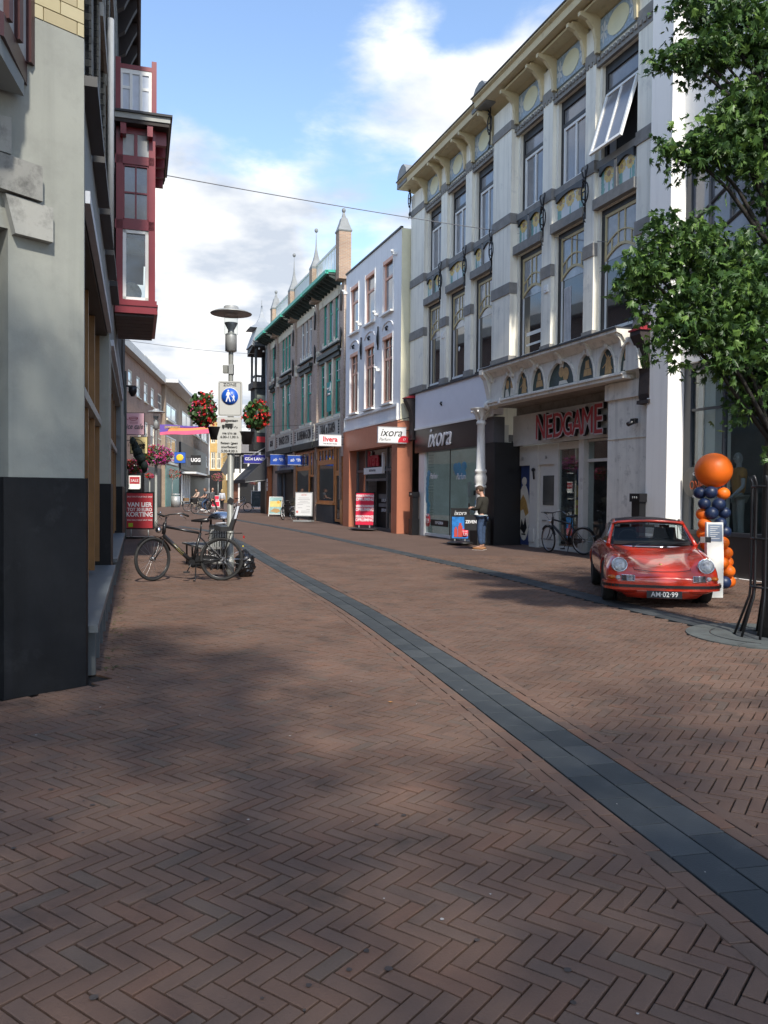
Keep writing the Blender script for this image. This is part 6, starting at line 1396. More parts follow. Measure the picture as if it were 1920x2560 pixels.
# ---- A-boards
def aboard(name, label, px, pyb, w, h, face, rz=0., lean=.0, base='feet', fr=BLKM, tex=(), z0=.16):
    g = G(px, pyb); t = thing(name, label, 'sign board', g, rz, None)
    Mx = Matrix.Translation((0, 0, z0)) @ Matrix.Rotation(-lean, 4, 'X')
    def pb(nm, mb, m): return mb.xf(Mx).build(nm, m, t)
    pb('frame', MB().box(-w/2, -w/2+.04, -.03, .03, 0, h).box(w/2-.04, w/2, -.03, .03, 0, h).box(-w/2+.04, w/2-.04, -.03, .03, h-.04, h).box(-w/2+.04, w/2-.04, -.03, .03, 0, .04), fr)
    pb('poster', MB().box(-w/2+.04, w/2-.04, -.02, .02, .04, h-.04), face)
    if base == 'feet':
        MB().box(-w/2-.02, w/2+.02, -.22, .22, 0.01, .06).build('base_plate', BLKM, t); MB().tube([(-w*.3, 0, .06), (-w*.3, 0, z0)], .02, 6).tube([(w*.3, 0, .06), (w*.3, 0, z0)], .02, 6).build('spring_foot', STEEL, t)
    elif base == 'bag':
        MB().ell((0, 0, .07), (w*.72, .28, .07), 16, 8).build('rubber_base', BLK, t); MB().box(-w*.3, -w*.24, -.03, .03, .08, z0+.02).box(w*.24, w*.3, -.03, .03, .08, z0+.02).build('spring_foot', STEEL, t)
    elif base == 'metal':
        MB().box(-w/2, w/2, -.25, .25, .02, .10).build('base_plate', STEEL, t); MB().box(-w*.36, -w*.28, -.04, .04, .1, z0).box(w*.28, w*.36, -.04, .04, .1, z0).build('spring_foot', BLKM, t)
    elif base == 'trestle':
        q = MB(); [q.box(sx*w/2-.02, sx*w/2+.02, -.02, .02, -z0, 0) for sx in (-1, 1)]; q.xf(Mx); q.build('leg', fr, t)
        Mb = Matrix.Translation((0, .0, z0)) @ Matrix.Rotation(.22, 4, 'X'); q = MB(); [q.box(sx*w/2-.02, sx*w/2+.02, -.02, .02, -z0, h*.98) for sx in (-1, 1)]; q.xf(Matrix.Translation((0, .40, 0)) @ Mb); q.build('rear_leg', fr, t)
    for s, size, m, x, z, kw in tex:
        sx_ = kw.pop('sx', 1); o = text(s, size, m, t, (x, -.032, z), sx=sx_, **kw)
        o.matrix_local = Mx @ Matrix.Translation((x, -.024, z)) @ Matrix.Rotation(PI/2, 4, 'X') @ Matrix.Rotation(kw.get('r', 0), 4, 'Z') @ Matrix.Diagonal((sx_, 1, 1, 1))
    return t, Mx
CRED = mat('poster_crimson', (.42, .035, .045), .5, var=.12, scale=1.4); BRED = mat('poster_bright_red', (.66, .02, .06), .5, var=0)
t, Mx = aboard('sale_board', 'dark red discount board on a dark base at the left', 349.5, 1346, .92, 1.22, CRED, .05, .0, 'feet', BLKM,
  [('VAN LIER', .20, PNL if False else WT, 0, .80, dict(bold=.006, sx=.93)), ('TOT 30 EURO', .15, WT, 0, .64, dict(bold=.004, sx=.85)), ('KORTING', .21, WT, 0, .48, dict(bold=.006, sx=.95)), ('SALE SALE SALE SALE SALE', .07, WT, 0, 1.06, {}), ('SALE SALE SALE SALE SALE', .07, WT, 0, .30, {}), ], z0=.3)
MB().box(-.36, -.22, -.03, -.021, .08, .20).xf(Mx).build('green_square', mat('lime', (.35, .5, .03), .5), t)
t, Mx = aboard('red_sale_board', 'bright red clearance sale board by the terracotta shop', 911, 1327, .84, 1.38, BRED, -.28, .06, 'bag', BLKM,
  [(s, h, WT, 0, z, dict(bold=.005, sx=k)) for s, h, z, k in (('VERBOUWINGS', .13, 1.22, .85), ('OPRUIMING', .17, 1.08, .85), ('VERBOUWINGS', .13, .80, .85), ('OPRUIMING', .17, .66, .85), ('VERBOUWINGS', .13, .38, .85), ('OPRUIMING', .17, .24, .85))], z0=.2)
t, Mx = aboard('perfume_board', 'black board with blue and red perfume poster beside the man', 1150, 1363, .58, .95, mat('poster_blue', (.03, .20, .55), .4, var=.5, scale=5), -.25, .03, 'bag', BLK,
  [('ixora', .20, WT, 0, .80, dict(sx=.9, shear=.2)), ('17,95', .12, WT, .14, .16, dict(sx=.75)), ('50 ml', .07, WT, .14, .25, {})], z0=.17)
MB().box(-.25, .25, -.026, -.021, .69, .91).xf(Mx).build('black_header', BLK, t)
q = MB(); q.box(-.18, -.08, -.03, -.021, .08, .32).box(-.06, .07, -.03, -.021, .08, .42).box(-.155, -.105, -.03, -.021, .32, .38).box(-.03, .04, -.03, -.021, .42, .50); q.xf(Mx); q.build('printed_bottles', mat('bottle_red', (.55, .08, .06), .3), t)
q = MB(); q.lathe([(.001, -.022), (.13, -.022), (.13, -.0215), (.001, -.0215)], 18, (0, 0, 0), 'y').xf(Mx @ Matrix.Translation((.14, 0, .2))); q.build('price_disc', BRED, t)
t, Mx = aboard('menu_board', 'big white menu board with red heading before the wood framed shop', 759, 1305, .98, 1.25, mat('poster_white', (.72, .72, .70), .5, var=.02), -.30, .04, 'metal', STEEL, [('AKTIE', .11, mat('pale_red', (.6, .2, .17), .5), 0, 1.10, {})], z0=.3)
q = MB()
for k, (x, w_) in enumerate(((0, .3), (0, .34), (0, .22), (0, .34), (-.2, .16), (.25, .1), (-.2, .12), (.25, .1), (.1, .25), (.1, .25))): q.box(x-w_, x+w_, -.024, -.0205, .94-k*.085, .952-k*.085)
q.xf(Mx); q.build('menu_lines', MT['notice_grey'], t); q = MB(); q.ell((-.36, -.02, .22), (.07, .008, .07), 8, 4).xf(Mx); q.build('red_blossom_print', MT['pale_red'], t)
t, Mx = aboard('holiday_board', 'white framed pavement board with yellow and sea coloured poster', 688, 1291, .88, 1.12, mat('poster_sea', (.32, .50, .48), .5, var=.35, scale=2), -.25, .12, 'trestle', WHITE2, [], z0=.12)
MB().box(-.38, .38, -.024, -.0205, .48, .84).xf(Mx).build('yellow_field', mat('poster_yellow', (.75, .62, .22), .5), t); MB().ell((.18, -.024, .78), (.10, .006, .10), 12, 4).xf(Mx).build('printed_sun', mat('poster_orange', (.8, .4, .06), .5), t)
q = MB(); q.prism([(-.35, .2), (-.1, .38), (.2, .36), (.36, .2), (.1, .1)], -.024, -.0205).xf(Mx); q.build('printed_sandal', mat('sandal_brown', (.45, .28, .12), .6), t)
t, Mx = aboard('chalk_board', 'dark chalk board with white base under the awning', 643, 1276, 1.02, 1.35, mat('chalk_dark', (.05, .075, .08), .6, var=.5, scale=3), -.1, .03, 'metal', WHITE2, [('menu', .2, MT['notice_grey'], 0, 1.1, {}), ('koffie', .16, MT['notice_grey'], 0, .85, {})], z0=.25)
t, Mx = aboard('distant_sale_board', 'small red SALE board behind the cyclists', 539, 1271, .75, 1.0, BRED, 0, .03, 'metal', WHITE2, [('SALE', .30, WT, 0, .55, dict(bold=.01))], z0=.15)
# ---- shoe shop display
sd = thing('shoe_display', 'white shelved shoe display window with red SALE card at the left', 'display case', AT(318, 1320, 35.6)*Vector((1, 1, 0)) if False else (AT(318, 1320, 35.6).x, 35.6, 0))
w = AT(354, 1300, 35.6).x-AT(318, 1300, 35.6).x; 
MB().box(0, w, .35, .4, 0, 2.7).build('back_panel', BLK, sd); bx = [(0, .04, 0, .35, 0, 2.7), (w-.04, w, 0, .35, 0, 2.7)]
for b in bx: MB().box(*b).build('side_panel', BLK, sd)
for z in (.25, .75, 1.3, 1.62, 2.62): MB().box(.04, w-.1, .02, .34, z, z+.04).build('shelf', WHITE2, sd)
MB().box(.04, w-.08, .1, .12, 1.66, 2.2).build('sale_card', WHITE2, sd); MB().box(.07, w-.12, .09, .099, 1.85, 2.15).build('red_card', CRED, sd); text('SALE', .16, WT, sd, (w/2-.02, .08, 1.98))
q = MB(); [q.ell((.12+.11*(k % 4), .15, z+.09), (.05, .12, .045), 8, 5) for k, z in enumerate((.79, .79, .79, .79, 1.34, 1.34, 1.34, 1.34, .29, .29, .29, .29))]; q.build('shoe', mat('shoe_black', (.02, .018, .016), .4), sd)
# ---- litter bin, bench, rubbish bag
b0 = G(545, 1425)
bn = thing('litter_bin', 'ribbed metal litter bin with domed lid behind the black bicycle', 'bin', (b0.x, b0.y+.35, 0)); br_ = .235
q = MB(); q.lathe([(br_-.03, .12), (br_-.03, .86)], 20); q.build('liner', BLKM, bn)
q = MB(); [q.box(br_*math.cos(k*PI/15)-.012, br_*math.cos(k*PI/15)+.012, br_*math.sin(k*PI/15)-.012, br_*math.sin(k*PI/15)+.012, .12, .86) for k in range(30)]; q.lathe([(br_+.01, .10), (br_+.02, .13), (br_+.01, .16)], 24).lathe([(br_+.01, .83), (br_+.02, .86), (br_+.01, .89)], 24); q.build('ribs', STEEL, bn)
MB().lathe([(.001, 1.16), (.12, 1.15), (.22, 1.11), (.27, 1.04), (.27, 1.0), (.25, 1.0)], 28).build('domed_lid', mat('brushed_lid', (.55, .56, .58), .25, metal=.9, var=.08), bn); MB().box(-.02, .02, .2, .24, 0, 1.02).box(-.24, -.2, -.02, .02, .86, 1.02).box(.2, .24, -.02, .02, .86, 1.02).build('lid_stay', BLKM, bn)
MB().lathe([(.12, 0), (.12, .1), (.2, .12)], 16).build('foot', BLKM, bn)
wbn = thing('slatted_bench', 'grey slatted bench behind the black bicycle', 'bench', (AT(515, 1385, 17.3).x, 17.3, 0), math.radians(115))
SLT = mat('weathered_grey_wood', (.16, .16, .155), .8, var=.2, scale=6)
for k in range(6): MB().box(-.95, .95, -.30+k*.105, -.215+k*.105, .42, .455).build('slat', SLT, wbn)
for s in (-.9, .9):
    for k in range(5): MB().box(s-.02, s+.02, -.28+k*.12, -.25+k*.12, 0, .419).build('leg', BLKM, wbn)
bg_ = thing('rubbish_bag', 'knotted black rubbish bag leaning at the foot of the lamp post', 'rubbish bag', (G(612, 1443).x-.02, G(612, 1443).y+.12, 0)); bg_.scale = (.82, .82, .80)
q = MB(); rr = random.Random(12); rings = []
for j in range(15):
    t_ = j/14; z = .62*t_; r = .24*math.sin(min(1, t_*1.35+.28)*PI*.62)*(1 if t_ < .72 else 1-(t_-.72)*3.0); r = max(r, .02)
    rings.append([(r*(1+.13*math.sin(5*a+j*1.3)+rr.uniform(-.10, .10))*math.cos(a)*.9, r*(1+rr.uniform(-.1, .1))*math.sin(a), z+rr.uniform(-.012, .012)) for a in [k*2*PI/22 for k in range(22)]])
q.loft(rings, smooth=False); q.build('sack', mat('bin_bag_plastic', (.008, .008, .009), .22, spec=.7, bump=.8, bscale=9), bg_)
# ---- far bench and bin
g = G(490, 1266); fb_ = thing('far_bench', 'low dark bench in front of the far black shoe shop', 'bench', g, .1)
MB().box(-1.6, 1.6, -.3, .3, .42, .5).build('seat', SLT, fb_); [MB().box(x-.06, x+.06, -.25, .25, 0, .42).build('leg', BLKM, fb_) for x in (-1.3, -.4, .4, 1.3)]
g = G(439, 1268); fb_ = thing('far_bin', 'cylindrical grey bin beside the far flower pole', 'bin', g); MB().lathe([(.42, 0), (.42, 1.05), (.001, 1.05)], 16).build('drum', STEEL, fb_); MB().lathe([(.44, 1.15), (.4, 1.25), (.001, 1.3)], 16).build('lid', STEEL, fb_)
# ================================================================ bicycles
RUB = mat('tyre_rubber', (.018, .018, .018), .8); BFR = mat('bike_black', (.013, .013, .014), .3, spec=.6); RIMM = mat('rim_silver', (.45, .45, .46), .3, metal=.9, var=0)
def wheel(par, c, r, ax, rim=RIMM, spokes=22, reflex=True, nm='wheel'):
    """ax: unit vector of the wheel's travel direction in the bike's x-y plane"""
    rot = Matrix.Translation(c) @ Matrix.Rotation(math.atan2(ax[1], ax[0]), 4, 'Z')
    ring = lambda rad, y, tr, n=36, m=7: MB().tube([(rad*math.cos(k*2*PI/n), y, rad*math.sin(k*2*PI/n)) for k in range(n)], tr, m, closed=True)
    o = ring(r-.021, 0, .024).xf(rot).build(nm, RUB, par)
    ring(r-.045, 0, .011).xf(rot).build('rim', rim, o)
    if reflex:
        for y in (-.016, .016): ring(r-.028, y, .0022, 36, 4).xf(rot).build('reflector_band', mat('reflector_white', (.6, .6, .6), .4), o)
    q = MB(); rr = random.Random(2)
    for k in range(spokes):
        a = k*2*PI/spokes; b = a+(.5 if k % 2 else -.5); q.tube([(.03*math.cos(b), (-.02 if k % 4 < 2 else .02), .03*math.sin(b)), ((r-.05)*math.cos(a), 0, (r-.05)*math.sin(a))], .0016, 3, cap=False)
    q.xf(rot).build('spokes', RIMM, o)
    MB().lathe([(.03, -.045), (.035, -.03), (.02, 0), (.035, .03), (.03, .045)], 12, (0, 0, 0), 'y').xf(rot).build('hub', RIMM, o)
    return o
def bike(label, loc, rz, s=1., steer=0., lady=False, fr=BFR, lean=0., carrier=True, guard=True, full=True, name='bicycle', rim=RIMM):
    t = thing(name, label, 'bicycle', loc, rz); t.scale = (s, s, s); t.rotation_euler = (lean, 0, rz)
    r = .345; xr, xf = .56, -.56     # travels towards -x
    hb = Vector((-.32, 0, .92)); ha = Vector((-.36, 0, .74))
    wheel(t, (xr, 0, r), r, (1, 0), rim, spokes=22 if full else 12)
    sc, ss = math.cos(steer), math.sin(steer)
    piv = Vector((-.39, 0, 0)); Rm = Matrix.Translation(piv) @ Matrix.Rotation(steer, 4, 'Z') @ Matrix.Translation(-piv)
    fc = Rm @ Vector((xf, 0, r)); wheel(t, fc, r, (sc, ss), rim, spokes=22 if full else 12, nm='front_wheel')
    bb = Vector((.10, 0, .29)); st = Vector((.20, 0, .70)); sd_ = Vector((.235, 0, .93))
    q = MB(); q.tube([bb, ha+Vector((-.005, 0, -.02))], .033, 8)
    if lady: q.tube([ha+Vector((-.01, 0, .12)), Vector((-.1, 0, .55)), Vector((.14, 0, .45))], .016, 8)
    else: q.tube([ha+Vector((.0, 0, .12)), st+Vector((0, 0, .06))], .020, 8)
    q.tube([bb, st+Vector((.02, 0, .06))], .022, 8).tube([ha, hb+Vector((-.02, 0, 0))], .030, 8)
    for y in (-.045, .045): q.tube([bb+Vector((0, y*.6, 0)), (xr, y, r)], .011, 6).tube([st+Vector((.01, y*.5, 0)), (xr, y, r)], .009, 6)
    q.build('frame', fr, t)
    MB().tube([st+Vector((.02, 0, .05)), sd_], .013, 6).build('seat_post', BFR if True else CHROME, t)
    q = MB(); q.loft([[(sd_.x-.16, -.02, sd_.z+.01), (sd_.x-.16, .02, sd_.z+.01), (sd_.x-.16, .018, sd_.z+.04), (sd_.x-.16, -.018, sd_.z+.04)], [(sd_.x-.04, -.035, sd_.z), (sd_.x-.04, .035, sd_.z), (sd_.x-.04, .03, sd_.z+.055), (sd_.x-.04, -.03, sd_.z+.055)], [(sd_.x+.09, -.085, sd_.z), (sd_.x+.09, .085, sd_.z), (sd_.x+.09, .075, sd_.z+.07), (sd_.x+.09, -.075, sd_.z+.07)], [(sd_.x+.13, -.06, sd_.z+.02), (sd_.x+.13, .06, sd_.z+.02), (sd_.x+.13, .05, sd_.z+.06), (sd_.x+.13, -.05, sd_.z+.06)]]); q.build('saddle', BFR, t)
    q = MB(); 
    for y in (-.05, .05): q.tube([Rm @ Vector((-.37, y*.7, .70)), Rm @ Vector((-.43, y, .50)), Rm @ Vector((xf, y, r))], .012, 6)
    q.tube([Rm @ Vector((-.355, 0, .68)), Rm @ Vector((-.30, 0, 1.02))], .014, 6); q.build('fork', BFR, t)
    q = MB(); P = [(-.10, -.30, 1.03), (-.24, -.29, 1.07), (-.34, -.12, 1.05), (-.33, 0, 1.03), (-.34, .12, 1.05), (-.24, .29, 1.07), (-.10, .30, 1.03)]
    q.tube([Rm @ Vector(p) for p in P], .011, 8); q.build('handlebar', mat('handlebar_grey', (.12, .12, .12), .3, metal=.7), t)
    for y in (-.295, .295): MB().tube([Rm @ Vector((-.10, y, 1.03)), Rm @ Vector((-.22, y, 1.065))], .018, 8).build('grip', RUB, t); MB().tube([Rm @ Vector((-.26, y*.9, 1.05)), Rm @ Vector((-.15, y*1.02, .985))], .006, 5).build('brake_lever', CHROME, t)
    if full:
        MB().ell(tuple(Rm @ Vector((-.455, 0, .80))), (.05, .04, .045), 10, 6).build('headlight', CHROME, t)
        MB().tube([Rm @ Vector((-.33, -.1, 1.04)), Rm @ Vector((-.42, -.12, .95)), (-.38, -.03, .8)], .004, 4).tube([Rm @ Vector((-.33, .1, 1.04)), Rm @ Vector((-.44, .1, .93)), (-.36, .03, .78)], .004, 4).build('brake_cable', BLKM, t)
        MB().tube([Rm @ Vector((-.28, .18, 1.07)), Rm @ Vector((-.28, .18, 1.10))], .022, 8).build('bell', CHROME, t)
    if guard:
        rg = r+.018
        for cx, a0, a1, M_ in ((xr, .05, 2.9, Matrix.Identity(4)), (xf, .35, 2.5, Rm)):
            q = MB()
            for k in range(14):
                b0_, b1_ = a0+(a1-a0)*k/14, a0+(a1-a0)*(k+1)/14; V = [M_ @ Vector((cx+rg*math.cos(b), y, r+rg*math.sin(b))) for b, y in ((b0_, -.027), (b0_, .027), (b1_, .027), (b1_, -.027))]
                V += [v+Vector((0, 0, .003)) for v in V]; q.add(V, [(0, 1, 2, 3), (4, 5, 6, 7), (0, 1, 5, 4), (2, 3, 7, 6)])
            q.build('mudguard', BFR, t)
        q = MB()
        for y in (-.03, .03): q.tube([(xr, y, r), (xr+.34, y, r+.15)], .003, 4).tube([(xr, y, r), (xr+.36, y, r-.0)], .003, 4)
        q.build('guard_stay', CHROME, t)
    if carrier:
        q = MB()
        for y in (-.06, .06): q.tube([(.30, y, .735), (.42, y, .76), (.88, y, .76)], .007, 5).tube([(.70, y, .76), (xr, y*.8, r)], .006, 5)
        q.tube([(.42, -.06, .76), (.42, .06, .76)], .006, 5).tube([(.62, -.06, .76), (.62, .06, .76)], .006, 5).tube([(.88, -.06, .76), (.88, .06, .76)], .006, 5); q.build('luggage_rack', BFR, t)
        MB().box(.90, .92, -.04, .04, .68, .72).build('rear_light', mat('rear_red', (.4, .01, .01), .3), t)
    MB().prism([(.03, .24), (.10, .20), (.5, .30), (.58, .31), (.58, .39), (.5, .40), (.12, .40), (.03, .36)], .03, .06).build('chain_case', BFR, t)
    q = MB(); q.tube([bb+Vector((0, -.05, 0)), bb+Vector((-.07, -.09, -.15))], .010, 5).tube([bb+Vector((0, .07, 0)), bb+Vector((.07, .09, .15))], .010, 5).lathe([(.05, -.055), (.05, -.045)], 12, tuple(bb), 'y'); q.build('crank', CHROME if not full else BFR, t)
    for sgn in (-1, 1): MB().box(bb.x+.07*sgn-.045, bb.x+.07*sgn+.045, sgn*.09-.0, sgn*.09+sgn*.08, bb.z+.15*sgn-.012, bb.z+.15*sgn+.012).build('pedal', BLK, t)
    MB().tube([(.16, -.03, .27), (.17, -.15, .02), (.14, -.17, .005)], .010, 5).build('kickstand', STEEL if not full else BFR, t)
    return t
pr, pf = G(553, 1455), G(372, 1447)
ang = .07; mid = (pr+pf)/2
b1 = bike('black city bicycle with child seat parked by the lamp post', (mid.x+.03, mid.y-.02, 0), ang, 1.10, math.radians(50), fr=BFR, lean=-.05, rim=BFR)
CS = mat('seat_grey_cushion', (.42, .44, .48), .7)
cst = link('child_seat', None, b1); cst.scale = (.75, .8, .64); cst.location = (.165, 0, .27); 
q = MB(); q.loft([[(.38, -.13, .86), (.38, .13, .86), (.38, .13, .98), (.38, -.13, .98)], [(.52, -.16, .80), (.52, .16, .80), (.52, .16, .92), (.52, -.16, .92)], [(.72, -.16, .82), (.72, .16, .82), (.72, .16, .90), (.68, -.16, .93)]], smooth=False)
q.loft([[(.66, -.16, .82), (.66, .16, .82), (.74, .15, .82), (.74, -.15, .82)], [(.74, -.17, 1.10), (.74, .17, 1.10), (.82, .15, 1.10), (.82, -.15, 1.10)], [(.84, -.12, 1.42), (.84, .12, 1.42), (.89, .10, 1.42), (.89, -.10, 1.42)]], smooth=False)
q.build('seat_shell', BLK, cst)
for y in (-.15, .15): MB().tube([(.42, y, 1.00), (.60, y, 1.02)], .02, 8).build('arm_pad', CS, cst)
MB().loft([[(.725, -.10, 1.08), (.725, .10, 1.08), (.735, .10, 1.08), (.735, -.10, 1.08)], [(.825, -.10, 1.42), (.825, .10, 1.42), (.84, .10, 1.42), (.84, -.10, 1.42)]], smooth=False).build('back_cushion', CS, cst)
MB().loft([[(.845, -.172, 1.12), (.845, -.168, 1.12), (.80, -.168, 1.12), (.80, -.172, 1.12)], [(.905, -.125, 1.44), (.905, -.12, 1.44), (.86, -.12, 1.44), (.86, -.125, 1.44)]], smooth=False).build('reflective_strip', CS, cst)
MB().tube([(.24, 0, .62), (.32, -.04, .84), (.45, 0, .84)], .012, 6).build('seat_bracket', STEEL, cst)
q = MB(); [q.box(.02+.0*k, .03, -.028, -.025, .3, .31) for k in range(1)]
tx_ = text('GAZELLE', .055, mat('bike_lettering', (.30, .24, .05), .4, var=0), b1, (0, 0, 0)); tx_.matrix_local = Matrix.Translation((-.12, -.026, .50)) @ Matrix.Rotation(.78, 4, 'Y') @ Matrix.Rotation(PI/2, 4, 'X')
MB().ell((.60+.30, -.03, .55), (.012, .006, .012), 6, 4).build('yellow_reflector', mat('yellow_dot', (.8, .6, .02), .4), b1)
# bicycle at the NEDGAME shop window
pA, pB = G(1381, 1372), G(1443, 1378)
b2 = bike('old dark bicycle leaning at the game shop window', (FR.wp(FR.X(1412, .35, 1380), .35)[:]), FR.rz+math.radians(24), 1.04, math.radians(-25), fr=BFR, lean=.06, carrier=False, full=True)
b3 = bike('bicycle with white panniers between the holiday board and the menu board', tuple(G(720, 1299)), math.radians(60), 1., .3, full=False)
for y in (-.14, .14): MB().box(.5, .82, y-.05, y+.05, .42, .74).build('pannier', mat('pannier_white', (.5, .48, .46), .7), b3)
b4 = bike('silver bicycle standing behind the lamp post', tuple(G(600, 1280)), math.radians(200), 1.05, .1, fr=mat('bike_silver', (.55, .55, .55), .3, metal=.5, var=0), full=False)
b5 = bike('dark bicycle ridden by the woman in jeans', tuple(G(509, 1284)), math.radians(35), 1.05, .0, lady=True, full=False)
b6 = bike('pale bicycle of the cyclist behind', tuple(G(488, 1279)), math.radians(30), 1.05, .0, lady=True, fr=mat('bike_beige', (.4, .35, .28), .4), full=False)
MB().box(-.85, -.5, -.2, .2, .72, .98).build('front_crate', BLK, b5); MB().box(-.85, -.5, -.18, .18, .75, .98).build('wicker_basket', mat('wicker', (.2, .13, .07), .8, bump=.5), b6)
# ================================================================ red classic sports car
CARR = mat('car_red', (.56, .034, .012), .2, var=.03, coat=1., spec=.6)
BLT = mat('black_trim', (.012, .012, .013), .4)
def evalmesh(me, mods, name, m):
    o = bpy.data.objects.new('tmp_eval', me); COL.objects.link(o)
    for typ, kw in mods:
        md = o.modifiers.new(typ, typ)
        for k, v in kw.items(): setattr(md, k, v)
    dg = bpy.context.evaluated_depsgraph_get(); dg.update(); r = bpy.data.meshes.new_from_object(o.evaluated_get(dg)); r.name = name
    bpy.data.objects.remove(o); r.materials.clear(); r.materials.append(m); r.polygons.foreach_set('use_smooth', [True]*len(r.polygons)); r.update(); return r
front = G(1640, 1505)
car = thing('red_sports_car', 'red classic sports car with round headlights and dark targa roof', 'car', (3.90, 11.50, 0), -.175); car.scale = (.94, .94, .94)
# local axes: y from the nose backwards, x to the viewer's right
St = [ # y, w, zb, zm, zs, (xc,zc) crest, (xv,zv) valley, zcentre
 (-.02, .50, .24, .33, .40, (.44, .43), (.32, .44), .45),
 (.05, .72, .20, .35, .44, (.60, .48), (.42, .48), .50),
 (.14, .80, .18, .38, .50, (.64, .60), (.45, .53), .55),
 (.24, .825, .17, .42, .60, (.640, .765), (.47, .60), .60),
 (.50, .83, .17, .44, .68, (.645, .83), (.48, .695), .675),
 (.90, .83, .17, .46, .72, (.655, .87), (.49, .775), .76),
 (1.22, .83, .17, .48, .75, (.67, .86), (.55, .84), .835),
 (1.60, .825, .17, .50, .78, (.73, .875), (.60, .88), .885),
 (2.50, .83, .17, .50, .79, (.73, .88), (.60, .90), .91),
 (3.05, .845, .18, .50, .77, (.72, .87), (.55, .93), .95),
 (3.60, .845, .20, .50, .72, (.66, .80), (.45, .83), .84),
 (4.02, .78, .24, .46, .60, (.60, .64), (.40, .65), .66),
 (4.14, .68, .28, .42, .50, (.52, .52), (.36, .52), .53)]
q = MB(); rings = []
for y, w, zb, zm, zs, c, v, zc in St:
    half = [(0, zb), (w*.55, zb), (w*.93, zb+.03), (w, zm), (w*.985, (zm+zs)/2+.02), (w*.95, zs), c, v, (v[0]*.5, (v[1]+zc)/2+.005), (0, zc)]
    ring = [(x, y, z) for x, z in half] + [(-x, y, z) for x, z in reversed(half[1:-1])]
    rings.append(ring)
q.loft(rings, caps=True)
me = evalmesh(q.mesh('body', CARR), [('SUBSURF', dict(levels=2, render_levels=2))], 'body', CARR)
# wheel arches cut out
cut = MB()
for y in (.83, 3.10): cut.lathe([(.36, -1.2), (.36, -.60)], 24, (0, y, .32), 'x'); cut.lathe([(.36, .60), (.36, 1.2)], 24, (0, y, .32), 'x')
co = bpy.data.objects.new('cut', cut.mesh('cut')); COL.objects.link(co)
me = evalmesh(me, [('BOOLEAN', dict(operation='DIFFERENCE', object=co, solver='EXACT'))], 'body', CARR); bpy.data.objects.remove(co)
link('body', me, car)
for y in (.83, 3.10):
    for s in (-1, 1):
        MB().lathe([(.001, .60), (.355, .60), (.355, .61), (.001, .61)], 24, (0, y, .32), 'x').xf(Matrix.Diagonal((s, 1, 1, 1))).build('arch_liner', BLT, car)
        t = MB().lathe([(.20, .64), (.26, .63), (.30, .645), (.318, .67), (.318, .78), (.30, .81), (.24, .815), (.20, .80)], 28, (0, y, .318), 'x').xf(Matrix.Diagonal((s, 1, 1, 1))).build('wheel', RUB, car)
        MB().lathe([(.001, .77), (.07, .785), (.12, .76), (.19, .79), (.21, .80), (.21, .70)], 28, (0, y, .318), 'x').xf(Matrix.Diagonal((s, 1, 1, 1))).build('rim', CHROME, t)
# bonnet line, cowl grille, badge
q = MB(); L_ = [(.46, 1.13, .822), (.475, .9, .779), (.46, .55, .704), (.44, .3, .63), (.40, .14, .555)]
for s in (-1, 1): q.tube([(s*x, y, z-.002) for x, y, z in L_], .004, 5)
q.tube([(-.40, .14, .555), (-.2, .10, .535), (0, .09, .53), (.2, .10, .535), (.40, .14, .555)], .004, 5).build('bonnet_gap', mat('gap_dark', (.05, .005, .005), .5), car)
MB().box(-.26, .26, 1.135, 1.165, .824, .836).build('cowl_grille', BLT, car)
MB().ell((0, .33, .622), (.032, .035, .012), 10, 5).build('badge', mat('badge_gold', (.55, .42, .16), .3, metal=.7, var=.4, scale=60), car)
HG = mat('headlight_glass', (.42, .43, .44), .06, var=.5, scale=22, spec=1.)
for s in (-1, 1):
    Mh = Matrix.Translation((s*.622, .12, .625)) @ Matrix.Rotation(math.radians(-24), 4, 'X')
    MB().lathe([(.118, .10), (.122, .02), (.112, -.008), (.104, -.004), (.102, .01)], 28, (0, 0, 0), 'y').xf(Mh).build('headlight_ring', CHROME, car)
    hl = MB().lathe([(.001, -.028), (.04, -.026), (.08, -.014), (.103, .004)], 28, (0, 0, 0), 'y').xf(Mh).build('headlight', HG, car)
    MB().lathe([(.10, .42), (.121, .06)], 28, (0, 0, 0), 'y').xf(Mh).build('headlight_bowl', CARR, car)
    # horn grille with fog lamp and amber indicator
    GF = Matrix.Translation((0, -.045, 0)); a = s; q = MB(); q.add([(a*.42, .045, .475), (a*.60, .075, .475), (a*.60, .060, .40), (a*.42, .03, .40), (a*.42, .10, .475), (a*.60, .12, .475), (a*.60, .12, .40), (a*.42, .10, .40)], [(0, 1, 2, 3), (0, 1, 5, 4), (3, 2, 6, 7), (0, 3, 7, 4), (1, 2, 6, 5)]); q.xf(GF).build('horn_grille', BLT, car)
    for k in range(4): MB().tube([(a*.425, .030, .412+k*.017), (a*.595, .063, .412+k*.017)], .0045, 5).xf(GF).build('grille_bar', CHROME, car)
    MB().tube([(a*.415, .028, .478), (a*.61, .062, .480), (a*.612, .062, .397), (a*.415, .02, .395), (a*.415, .028, .478)], .006, 5).xf(GF).build('grille_rim', CHROME, car)
    MB().ell((a*.645, .085, .437), (.04, .03, .034), 10, 6).xf(GF).build('fog_lamp', HG, car); MB().ell((a*.725, .12, .437), (.075, .095, .036), 10, 6).build('indicator', mat('amber_lens', (.50, .12, .01), .2), car)
